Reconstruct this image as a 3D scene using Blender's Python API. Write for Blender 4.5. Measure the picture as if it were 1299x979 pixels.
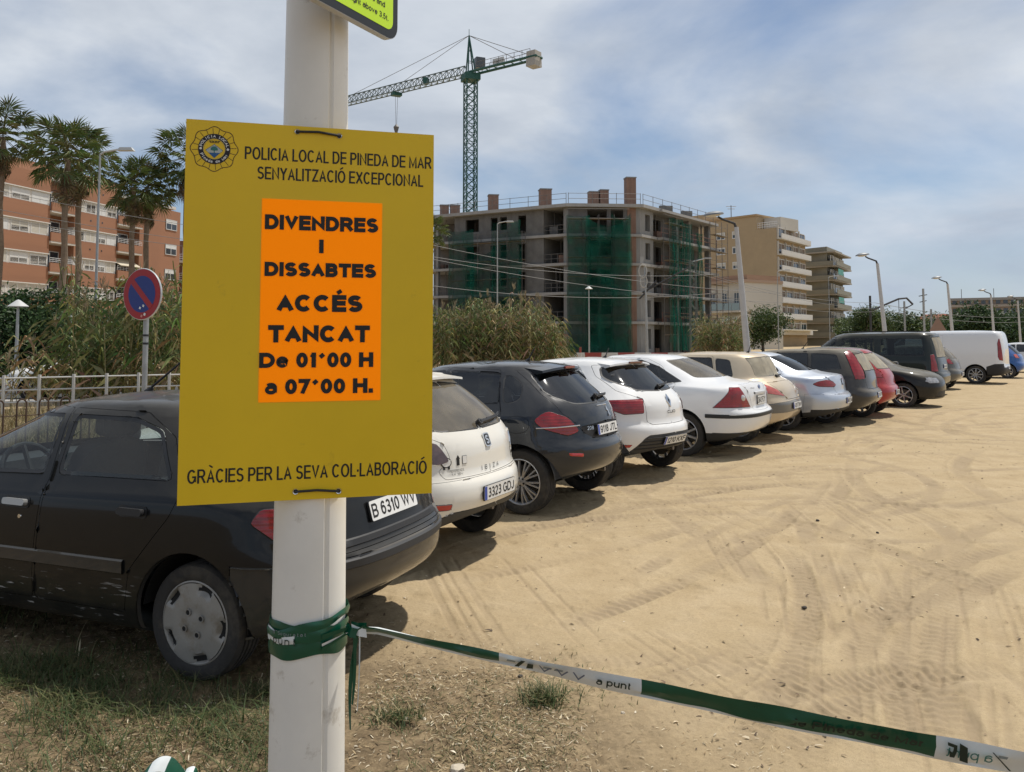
import bpy, bmesh, math, random
import numpy as np
from mathutils import Vector, Matrix
from mathutils.bvhtree import BVHTree
R = math.radians
PI = math.pi
rnd = random.Random(7)
nrng = np.random.default_rng(11)
for o in list(bpy.data.objects):
	bpy.data.objects.remove(o)
scn = bpy.context.scene
COL = scn.collection
# ------------------------------------------------------------------ camera
CAM_H, FPX, PITCH, HORIZON = 1.70, 1050.0, R(3.5), 428.0
W0, H0 = 1299.0, 979.0
PPY = HORIZON - FPX * math.tan(PITCH)
cam_data = bpy.data.cameras.new('camera')
cam = bpy.data.objects.new('camera', cam_data)
COL.objects.link(cam)
cam.location = (0, 0, CAM_H)
CAM_ROT = Matrix.Rotation(PI / 2 + PITCH, 3, 'X')
cam.rotation_euler = CAM_ROT.to_euler()
cam_data.sensor_fit = 'HORIZONTAL'
cam_data.sensor_width = 36.0
cam_data.lens = FPX / W0 * 36.0
cam_data.shift_y = -(H0 / 2 - PPY) / W0
cam_data.clip_start = 0.05
cam_data.clip_end = 6000
scn.camera = cam
# ------------------------------------------------------------------ light
SUN = Vector((0.36, 0.26, 0.92)).normalized()
SUN_EL = math.asin(SUN.z)
SUN_ROT = math.atan2(SUN.x, SUN.y)
world = bpy.data.worlds.new('World')
scn.world = world
world.use_nodes = True
def build_world():
	nt = world.node_tree
	nt.nodes.clear()
	N, L = nt.nodes.new, nt.links.new
	out = N('ShaderNodeOutputWorld')
	bg = N('ShaderNodeBackground')
	bg.inputs['Strength'].default_value = 0.076
	L(bg.outputs[0], out.inputs[0])
	sky = N('ShaderNodeTexSky')
	sky.sky_type = 'NISHITA'
	sky.sun_disc = False
	sky.sun_elevation = SUN_EL
	sky.sun_rotation = SUN_ROT
	sky.air_density = 1.0
	sky.dust_density = 0.8
	sky.ozone_density = 1.6
	# clouds: noise on a flat layer overhead, so they foreshorten towards the horizon
	tc = N('ShaderNodeTexCoord')
	sep = N('ShaderNodeSeparateXYZ')
	L(tc.outputs['Generated'], sep.inputs[0])
	mx = N('ShaderNodeMath'); mx.operation = 'MAXIMUM'; mx.inputs[1].default_value = 0.0
	L(sep.outputs['Z'], mx.inputs[0])
	ad = N('ShaderNodeMath'); ad.operation = 'ADD'; ad.inputs[1].default_value = 0.30
	L(mx.outputs[0], ad.inputs[0])
	dx = N('ShaderNodeMath'); dx.operation = 'DIVIDE'
	dy = N('ShaderNodeMath'); dy.operation = 'DIVIDE'
	L(sep.outputs['X'], dx.inputs[0]); L(ad.outputs[0], dx.inputs[1])
	L(sep.outputs['Y'], dy.inputs[0]); L(ad.outputs[0], dy.inputs[1])
	cmb = N('ShaderNodeCombineXYZ')
	L(dx.outputs[0], cmb.inputs[0]); L(dy.outputs[0], cmb.inputs[1])
	cmb.inputs[2].default_value = 0.37
	def noise(scale, detail, rough, dist, off):
		mp = N('ShaderNodeMapping')
		mp.inputs['Location'].default_value = off
		mp.inputs['Rotation'].default_value = (0, 0, 0.5)
		mp.inputs['Scale'].default_value = (0.9, 1.0, 1)
		L(cmb.outputs[0], mp.inputs[0])
		n = N('ShaderNodeTexNoise')
		n.inputs['Scale'].default_value = scale
		n.inputs['Detail'].default_value = detail
		n.inputs['Roughness'].default_value = rough
		n.inputs['Distortion'].default_value = dist
		L(mp.outputs[0], n.inputs['Vector'])
		return n
	n1 = noise(1.25, 8, 0.52, 0.3, (5.85, 1.25, 0))
	n2 = noise(1.6, 7, 0.55, 0.2, (7.4, 2.2, 0))
	rmp = N('ShaderNodeValToRGB')
	rmp.color_ramp.elements[0].position = 0.32
	rmp.color_ramp.elements[0].color = (0.03, 0.03, 0.03, 1)
	rmp.color_ramp.elements[1].position = 0.53
	rmp.color_ramp.elements[1].color = (0.95, 0.95, 0.95, 1)
	L(n1.outputs['Fac'], rmp.inputs[0])
	ccol = N('ShaderNodeValToRGB')
	e = ccol.color_ramp.elements
	e[0].position = 0.34; e[0].color = (3.7, 4.25, 5.1, 1)
	e[1].position = 0.64; e[1].color = (7.0, 7.4, 7.9, 1)
	L(n2.outputs['Fac'], ccol.inputs[0])
	deep = N('ShaderNodeMixRGB'); deep.blend_type = 'MULTIPLY'; deep.inputs[0].default_value = 1.0
	L(sky.outputs[0], deep.inputs[1]); deep.inputs[2].default_value = (0.80, 0.845, 0.89, 1)
	mix = N('ShaderNodeMixRGB')
	L(rmp.outputs[0], mix.inputs[0]); L(deep.outputs[0], mix.inputs[1]); L(ccol.outputs[0], mix.inputs[2])
	# pale summer haze low over the horizon
	hz = N('ShaderNodeMapRange'); hz.inputs['From Min'].default_value = 0.0; hz.inputs['From Max'].default_value = 0.22
	hz.inputs['To Min'].default_value = 0.65; hz.inputs['To Max'].default_value = 0.0
	L(mx.outputs[0], hz.inputs['Value'])
	mix2 = N('ShaderNodeMixRGB'); L(hz.outputs[0], mix2.inputs[0]); L(mix.outputs[0], mix2.inputs[1])
	mix2.inputs[2].default_value = (4.3, 5.1, 6.4, 1)
	L(mix2.outputs[0], bg.inputs['Color'])
build_world()
sd = bpy.data.lights.new('sun', 'SUN')
sd.energy = 2.85
sd.angle = R(1.4)
sd.color = (1.0, 0.95, 0.87)
sun = bpy.data.objects.new('sun', sd)
COL.objects.link(sun)
sun.rotation_euler = SUN.to_track_quat('Z', 'Y').to_euler()
sun.location = (10, 10, 60)
vs = scn.view_settings
vs.view_transform = 'Standard'
vs.look = 'None'
vs.exposure = 0.5
vs.gamma = 1.0
vs.use_curve_mapping = False
scn.render.engine = 'CYCLES'
scn.cycles.use_denoising = True
scn.cycles.max_bounces = 6
scn.cycles.transparent_max_bounces = 24
scn.cycles.caustics_reflective = False
scn.cycles.caustics_refractive = False
# ------------------------------------------------------------------ layout helpers (reading distances off the photograph)
def ray(px, py):
	d = CAM_ROT @ Vector(((px - W0 / 2) / FPX, -(py - PPY) / FPX, -1.0))
	return d
def at(px, py, Y):
	d = ray(px, py)
	return Vector((0, 0, CAM_H)) + d * (Y / d.y)
def ground(px, py, z=0.0):
	d = ray(px, py)
	return Vector((0, 0, CAM_H)) + d * ((z - CAM_H) / d.z)
# ------------------------------------------------------------------ object helpers
def link(o, parent=None):
	COL.objects.link(o)
	if parent is not None:
		o.parent = parent
	return o
def tag(o, label=None, cat=None, group=None, kind=None):
	if label: o['label'] = label
	if cat: o['category'] = cat
	if group: o['group'] = group
	if kind: o['kind'] = kind
	return o
def empty(name, loc=(0, 0, 0), rz=0.0):
	o = bpy.data.objects.new(name, None)
	o.empty_display_size = 0.2
	o.location = loc
	o.rotation_euler = (0, 0, rz)
	COL.objects.link(o)
	return o
def meshobj(name, me, parent=None, loc=None, rot=None):
	o = bpy.data.objects.new(name, me)
	link(o, parent)
	if loc is not None: o.location = loc
	if rot is not None: o.rotation_euler = rot
	return o
def copy_tree(o, parent=None):
	c = o.copy()
	COL.objects.link(c)
	c.parent = parent
	for ch in list(o.children):
		copy_tree(ch, c)
	return c
class MB:
	"""collects shapes into one mesh"""
	def __init__(s):
		s.v, s.f, s.m = [], [], []
	def add(s, verts, faces, mi=0):
		b = len(s.v)
		s.v.extend([tuple(p) for p in verts])
		for f in faces:
			s.f.append(tuple(i + b for i in f)); s.m.append(mi)
		return s
	def box(s, c, size, rot=None, mi=0, taper=1.0):
		hx, hy, hz = size[0] / 2, size[1] / 2, size[2] / 2
		P = []
		for z, k in ((-hz, 1.0), (hz, taper)):
			P += [(-hx * k, -hy * k, z), (hx * k, -hy * k, z), (hx * k, hy * k, z), (-hx * k, hy * k, z)]
		P = [Vector(p) for p in P]
		if rot is not None:
			m = rot if isinstance(rot, Matrix) else Matrix.Rotation(rot, 3, 'Z')
			P = [m @ p for p in P]
		c = Vector(c)
		return s.add([p + c for p in P], [(0, 3, 2, 1), (4, 5, 6, 7), (0, 1, 5, 4), (1, 2, 6, 5), (2, 3, 7, 6), (3, 0, 4, 7)], mi)
	def tube(s, pts, r, n=8, mi=0, cap=True):
		pts = [Vector(p) for p in pts]
		rs = r if isinstance(r, (list, tuple)) else [r] * len(pts)
		V, F = [], []
		prev = None
		for i, p in enumerate(pts):
			if i == 0: t = pts[1] - pts[0]
			elif i == len(pts) - 1: t = pts[-1] - pts[-2]
			else: t = (pts[i + 1] - pts[i]).normalized() + (pts[i] - pts[i - 1]).normalized()
			t.normalize()
			if prev is None:
				a = Vector((0, 0, 1)) if abs(t.z) < 0.9 else Vector((1, 0, 0))
				u = t.cross(a).normalized()
			else:
				u = (prev - t * prev.dot(t)).normalized()
			prev = u
			w = t.cross(u)
			for k in range(n):
				a = 2 * PI * k / n
				V.append(p + (u * math.cos(a) + w * math.sin(a)) * rs[i])
		for i in range(len(pts) - 1):
			for k in range(n):
				k2 = (k + 1) % n
				F.append((i * n + k, i * n + k2, (i + 1) * n + k2, (i + 1) * n + k))
		if cap:
			F.append(tuple(reversed(range(n))))
			F.append(tuple((len(pts) - 1) * n + k for k in range(n)))
		return s.add(V, F, mi)
	def lathe(s, prof, n=32, axis='Z', mi=0, c=(0, 0, 0), cap=False):
		V, F = [], []
		for (r, h) in prof:
			for k in range(n):
				a = 2 * PI * k / n
				if axis == 'Z': p = (r * math.cos(a), r * math.sin(a), h)
				elif axis == 'Y': p = (r * math.sin(a), h, r * math.cos(a))
				else: p = (h, r * math.cos(a), r * math.sin(a))
				V.append((p[0] + c[0], p[1] + c[1], p[2] + c[2]))
		for i in range(len(prof) - 1):
			for k in range(n):
				k2 = (k + 1) % n
				F.append((i * n + k, i * n + k2, (i + 1) * n + k2, (i + 1) * n + k))
		if cap:
			F.append(tuple(reversed(range(n))))
			F.append(tuple((len(prof) - 1) * n + k for k in range(n)))
		return s.add(V, F, mi)
	def prism(s, poly, depth, mat=None, mi=0):
		"""poly in local xy, extruded from z=0 to z=depth, then placed by the 4x4 mat"""
		n = len(poly)
		a = sum(poly[i][0] * poly[(i + 1) % n][1] - poly[(i + 1) % n][0] * poly[i][1] for i in range(n))
		if a < 0: poly = list(reversed(poly))
		V = [Vector((x, y, 0)) for x, y in poly] + [Vector((x, y, depth)) for x, y in poly]
		if mat is not None: V = [mat @ v for v in V]
		F = [tuple(reversed(range(n))), tuple(range(n, 2 * n))]
		F += [(i, (i + 1) % n, n + (i + 1) % n, n + i) for i in range(n)]
		return s.add(V, F, mi)
	def mesh(s, name, mats, smooth=False, ang=35):
		me = bpy.data.meshes.new(name)
		me.from_pydata(s.v, [], s.f)
		for m in (mats if isinstance(mats, (list, tuple)) else [mats]):
			me.materials.append(m)
		me.polygons.foreach_set('material_index', s.m)
		if smooth:
			me.polygons.foreach_set('use_smooth', [True] * len(s.f))
			me.set_sharp_from_angle(angle=R(ang))
		me.update()
		return me
	def build(s, name, mats, parent=None, smooth=False, loc=None, rot=None, ang=35):
		return meshobj(name, s.mesh(name, mats, smooth, ang), parent, loc, rot)
def np_mesh(name, V, F, mats, col=None, midx=None, smooth=False):
	"""fast mesh from numpy; F is (m,3) or (m,4); col is per-vertex (n,3)"""
	me = bpy.data.meshes.new(name)
	V = np.asarray(V, np.float32); F = np.asarray(F, np.int32)
	k = F.shape[1]
	me.vertices.add(len(V)); me.vertices.foreach_set('co', V.ravel())
	me.loops.add(F.size); me.loops.foreach_set('vertex_index', F.ravel())
	me.polygons.add(len(F))
	me.polygons.foreach_set('loop_start', np.arange(0, F.size, k, dtype=np.int32))
	if midx is not None:
		me.polygons.foreach_set('material_index', np.asarray(midx, np.int32))
	if smooth:
		me.polygons.foreach_set('use_smooth', np.ones(len(F), bool))
	for m in (mats if isinstance(mats, (list, tuple)) else [mats]):
		me.materials.append(m)
	if col is not None:
		a = me.color_attributes.new('col', 'FLOAT_COLOR', 'POINT')
		c = np.ones((len(V), 4), np.float32); c[:, :3] = col
		a.data.foreach_set('color', c.ravel())
	me.update(calc_edges=True)
	me.validate()
	return me
# ------------------------------------------------------------------ materials
MATS = {}
def pmat(name, color, rough=0.6, metal=0.0, spec=0.5, var=0.0, vscale=6.0, bump=0.0, bscale=60.0, coat=0.0, trans=0.0, wear=None):
	"""principled material with optional colour variation, bump and wear patches"""
	if name in MATS: return MATS[name]
	m = bpy.data.materials.new(name)
	m.use_nodes = True
	nt = m.node_tree
	N, L = nt.nodes.new, nt.links.new
	b = nt.nodes['Principled BSDF']
	b.inputs['Base Color'].default_value = (*color, 1)
	b.inputs['Roughness'].default_value = rough
	b.inputs['Metallic'].default_value = metal
	b.inputs['Specular IOR Level'].default_value = spec
	b.inputs['Coat Weight'].default_value = coat
	b.inputs['Coat Roughness'].default_value = 0.06
	tc = N('ShaderNodeTexCoord')
	src = None
	if var > 0:
		n = N('ShaderNodeTexNoise'); n.inputs['Scale'].default_value = vscale; n.inputs['Detail'].default_value = 6
		n.inputs['Roughness'].default_value = 0.65
		L(tc.outputs['Object'], n.inputs['Vector'])
		mr = N('ShaderNodeMapRange')
		mr.inputs['From Min'].default_value = 0.3; mr.inputs['From Max'].default_value = 0.7
		mr.inputs['To Min'].default_value = 1 - var; mr.inputs['To Max'].default_value = 1 + var
		L(n.outputs['Fac'], mr.inputs['Value'])
		mu = N('ShaderNodeMixRGB'); mu.blend_type = 'MULTIPLY'; mu.inputs[0].default_value = 1
		mu.inputs[1].default_value = (*color, 1)
		L(mr.outputs[0], mu.inputs[2])
		src = mu.outputs[0]
		rr = N('ShaderNodeMapRange')
		rr.inputs['To Min'].default_value = max(0.02, rough - 0.15); rr.inputs['To Max'].default_value = min(1, rough + 0.15)
		L(n.outputs['Fac'], rr.inputs['Value']); L(rr.outputs[0], b.inputs['Roughness'])
	if wear is not None:
		wc, ws, w0, w1 = wear
		n = N('ShaderNodeTexNoise'); n.inputs['Scale'].default_value = ws; n.inputs['Detail'].default_value = 8
		n.inputs['Roughness'].default_value = 0.7
		L(tc.outputs['Object'], n.inputs['Vector'])
		mr = N('ShaderNodeMapRange'); mr.inputs['From Min'].default_value = w0; mr.inputs['From Max'].default_value = w1
		L(n.outputs['Fac'], mr.inputs['Value'])
		mu = N('ShaderNodeMixRGB')
		L(mr.outputs[0], mu.inputs[0])
		if src is not None: L(src, mu.inputs[1])
		else: mu.inputs[1].default_value = (*color, 1)
		mu.inputs[2].default_value = (*wc, 1)
		src = mu.outputs[0]
	if src is not None: L(src, b.inputs['Base Color'])
	if bump > 0:
		n = N('ShaderNodeTexNoise'); n.inputs['Scale'].default_value = bscale; n.inputs['Detail'].default_value = 6
		L(tc.outputs['Object'], n.inputs['Vector'])
		bp = N('ShaderNodeBump'); bp.inputs['Strength'].default_value = bump; bp.inputs['Distance'].default_value = 0.02
		L(n.outputs['Fac'], bp.inputs['Height']); L(bp.outputs[0], b.inputs['Normal'])
	MATS[name] = m
	return m
def attr_mat(name, rough=0.7, translucent=0.0, spec=0.3, bump=0.0):
	"""colour from the mesh's own 'col' attribute (leaf and straw colours)"""
	if name in MATS: return MATS[name]
	m = bpy.data.materials.new(name); m.use_nodes = True
	nt = m.node_tree; N, L = nt.nodes.new, nt.links.new
	b = nt.nodes['Principled BSDF']
	a = N('ShaderNodeAttribute'); a.attribute_name = 'col'
	L(a.outputs['Color'], b.inputs['Base Color'])
	b.inputs['Roughness'].default_value = rough
	b.inputs['Specular IOR Level'].default_value = spec
	if translucent > 0:
		t = N('ShaderNodeBsdfTranslucent'); L(a.outputs['Color'], t.inputs['Color'])
		mx = N('ShaderNodeMixShader'); mx.inputs[0].default_value = translucent
		L(b.outputs[0], mx.inputs[1]); L(t.outputs[0], mx.inputs[2])
		L(mx.outputs[0], nt.nodes['Material Output'].inputs[0])
	MATS[name] = m
	return m
def glass_mat(name, tint=(0.35, 0.4, 0.4), dust=0.0, dustcol=(0.42, 0.36, 0.27), ior=1.55):
	if name in MATS: return MATS[name]
	m = bpy.data.materials.new(name); m.use_nodes = True
	nt = m.node_tree; nt.nodes.clear(); N, L = nt.nodes.new, nt.links.new
	out = N('ShaderNodeOutputMaterial')
	tr = N('ShaderNodeBsdfTransparent'); tr.inputs[0].default_value = (*tint, 1)
	gl = N('ShaderNodeBsdfGlossy'); gl.inputs['Roughness'].default_value = 0.03
	fr = N('ShaderNodeFresnel')
	ge = N('ShaderNodeNewGeometry'); io = N('ShaderNodeMapRange')
	io.inputs['To Min'].default_value = ior; io.inputs['To Max'].default_value = 1 / ior
	L(ge.outputs['Backfacing'], io.inputs['Value']); L(io.outputs[0], fr.inputs[0])
	mx = N('ShaderNodeMixShader')
	L(fr.outputs[0], mx.inputs[0]); L(tr.outputs[0], mx.inputs[1]); L(gl.outputs[0], mx.inputs[2])
	last = mx
	if dust > 0:
		df = N('ShaderNodeBsdfDiffuse'); df.inputs[0].default_value = (*dustcol, 1)
		tc = N('ShaderNodeTexCoord')
		n = N('ShaderNodeTexNoise'); n.inputs['Scale'].default_value = 5; n.inputs['Detail'].default_value = 8
		L(tc.outputs['Object'], n.inputs['Vector'])
		mr = N('ShaderNodeMapRange'); mr.inputs['From Min'].default_value = 0.25; mr.inputs['From Max'].default_value = 0.75
		mr.inputs['To Min'].default_value = dust * 0.6; mr.inputs['To Max'].default_value = min(1, dust * 1.4)
		L(n.outputs['Fac'], mr.inputs['Value'])
		m2 = N('ShaderNodeMixShader')
		L(mr.outputs[0], m2.inputs[0]); L(last.outputs[0], m2.inputs[1]); L(df.outputs[0], m2.inputs[2])
		last = m2
	L(last.outputs[0], out.inputs[0])
	MATS[name] = m
	return m
def paint_mat(name, color, dust=0.3, metal=0.0, dustcol=(0.50, 0.42, 0.30), rough=0.28, scuff=0.0, gloss=0.9):
	"""car paint with road dust that has settled on upward faces and been thrown up along the sills"""
	if name in MATS: return MATS[name]
	m = bpy.data.materials.new(name); m.use_nodes = True
	nt = m.node_tree; N, L = nt.nodes.new, nt.links.new
	b = nt.nodes['Principled BSDF']
	geo = N('ShaderNodeNewGeometry'); sp = N('ShaderNodeSeparateXYZ'); L(geo.outputs['Normal'], sp.inputs[0])
	tc = N('ShaderNodeTexCoord'); so = N('ShaderNodeSeparateXYZ'); L(tc.outputs['Object'], so.inputs[0])
	n = N('ShaderNodeTexNoise'); n.inputs['Scale'].default_value = 3.5; n.inputs['Detail'].default_value = 9
	n.inputs['Roughness'].default_value = 0.62
	L(tc.outputs['Object'], n.inputs['Vector'])
	def math_(op, a, b_, clamp=False):
		q = N('ShaderNodeMath'); q.operation = op; q.use_clamp = clamp
		for i, x in enumerate((a, b_)):
			if isinstance(x, (int, float)): q.inputs[i].default_value = x
			else: L(x, q.inputs[i])
		return q.outputs[0]
	def rng(v, a0, a1, b0, b1):
		q = N('ShaderNodeMapRange')
		L(v, q.inputs['Value'])
		q.inputs['From Min'].default_value = a0; q.inputs['From Max'].default_value = a1
		q.inputs['To Min'].default_value = b0; q.inputs['To Max'].default_value = b1
		return q.outputs[0]
	up = rng(sp.outputs['Z'], 0.25, 1.0, 0.0, 1.0)
	low = rng(so.outputs['Z'], 0.55, 0.16, 0.0, 0.5)
	nn = rng(n.outputs['Fac'], 0.3, 0.7, 0.65, 1.15)
	nlow = rng(n.outputs['Fac'], 0.38, 0.66, 0.25, 1.2)
	fac = math_('ADD', math_('MULTIPLY', up, nn), math_('ADD', math_('MULTIPLY', low, nlow), 0.02))
	fac = math_('MULTIPLY', fac, dust, True)
	mix = N('ShaderNodeMixRGB'); L(fac, mix.inputs[0])
	mix.inputs[1].default_value = (*color, 1); mix.inputs[2].default_value = (*dustcol, 1)
	last = mix.outputs[0]
	if scuff > 0:
		# pale scrapes along the lower doors
		mp = N('ShaderNodeMapping'); mp.inputs['Scale'].default_value = (9, 9, 60); mp.inputs['Rotation'].default_value = (0, 0.12, 0)
		L(tc.outputs['Object'], mp.inputs[0])
		sn = N('ShaderNodeTexNoise'); sn.inputs['Scale'].default_value = 1.0; sn.inputs['Detail'].default_value = 5
		L(mp.outputs[0], sn.inputs['Vector'])
		band = math_('MULTIPLY', rng(so.outputs['Z'], 0.50, 0.36, 0.0, 1.0), rng(so.outputs['Z'], 0.2, 0.27, 0.0, 1.0))
		sf = math_('MULTIPLY', rng(sn.outputs['Fac'], 0.62, 0.70, 0.0, scuff), band, True)
		mx2 = N('ShaderNodeMixRGB'); L(sf, mx2.inputs[0]); L(last, mx2.inputs[1]); mx2.inputs[2].default_value = (0.42, 0.42, 0.42, 1)
		last = mx2.outputs[0]
	L(last, b.inputs['Base Color'])
	b.inputs['Metallic'].default_value = metal
	L(rng(fac, 0, 0.7, rough, 0.75), b.inputs['Roughness'])
	L(rng(fac, 0, 0.6, gloss, 0.03), b.inputs['Coat Weight'])
	b.inputs['Specular IOR Level'].default_value = 0.12
	b.inputs['Coat Roughness'].default_value = 0.05
	MATS[name] = m
	return m
BLACK = pmat('black_plastic', (0.018, 0.018, 0.019), 0.55, var=0.2)
RUBBER = pmat('tyre_rubber', (0.03, 0.028, 0.026), 0.85, var=0.25, vscale=20, bump=0.1, bscale=90, wear=((0.10, 0.085, 0.065), 5, 0.5, 0.8))
DARK = pmat('underbody_dark', (0.012, 0.012, 0.012), 0.9)
TRIM = pmat('interior_cloth', (0.045, 0.045, 0.048), 0.9, var=0.2, vscale=30)
ALLOY = pmat('alloy_wheel', (0.45, 0.45, 0.46), 0.35, 0.75, var=0.12)
COVER = pmat('wheel_cover_plastic', (0.30, 0.29, 0.27), 0.5, 0.2, var=0.12, wear=((0.20, 0.16, 0.11), 9, 0.5, 0.75))
CHROME = pmat('chrome_trim', (0.7, 0.7, 0.7), 0.12, 1.0)
def lens_mat(name, color, rib=70.0):
	# moulded lens: fine ribs under a glossy skin
	m = pmat(name, color, 0.22, coat=0.6, var=0.35, vscale=9)
	nt = m.node_tree; N, L = nt.nodes.new, nt.links.new
	tc = N('ShaderNodeTexCoord'); w = N('ShaderNodeTexWave'); w.bands_direction = 'Z'
	w.inputs['Scale'].default_value = rib / 6.28; w.inputs['Distortion'].default_value = 0.6
	L(tc.outputs['Object'], w.inputs['Vector'])
	bp = N('ShaderNodeBump'); bp.inputs['Strength'].default_value = 0.25; bp.inputs['Distance'].default_value = 0.008
	L(w.outputs['Fac'], bp.inputs['Height'])
	L(bp.outputs[0], nt.nodes['Principled BSDF'].inputs['Normal'])
	return m
REDLENS = lens_mat('red_lens', (0.24, 0.005, 0.008))
CLEARLENS = pmat('clear_lens', (0.55, 0.53, 0.52), 0.1, 0.3, coat=1.0, var=0.25, vscale=30)
SMOKELENS = pmat('smoked_lens', (0.09, 0.05, 0.05), 0.12, coat=1.0, var=0.3, vscale=30)
PLATE = pmat('plate_white', (0.72, 0.72, 0.70), 0.4, var=0.06)
PLATEBLUE = pmat('plate_blue', (0.02, 0.06, 0.35), 0.4)
INK = pmat('black_ink', (0.01, 0.01, 0.01), 0.6)
WHITE = pmat('white_paint', (0.74, 0.73, 0.70), 0.45, var=0.05)
# ------------------------------------------------------------------ lettering: a grotesque drawn with strokes
def _arc(cx, cy, rx, ry, a0, a1, n=14):
	return [(cx + rx * math.cos(R(a0 + (a1 - a0) * k / n)), cy + ry * math.sin(R(a0 + (a1 - a0) * k / n))) for k in range(n + 1)]
_O = _arc(.5, .5, .5, .5, 90, 450, 32)[:-1]
_S = _arc(.5, .755, .46, .245, 25, 270, 16) + _arc(.5, .255, .5, .255, 90, -155, 16)[1:]
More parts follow.
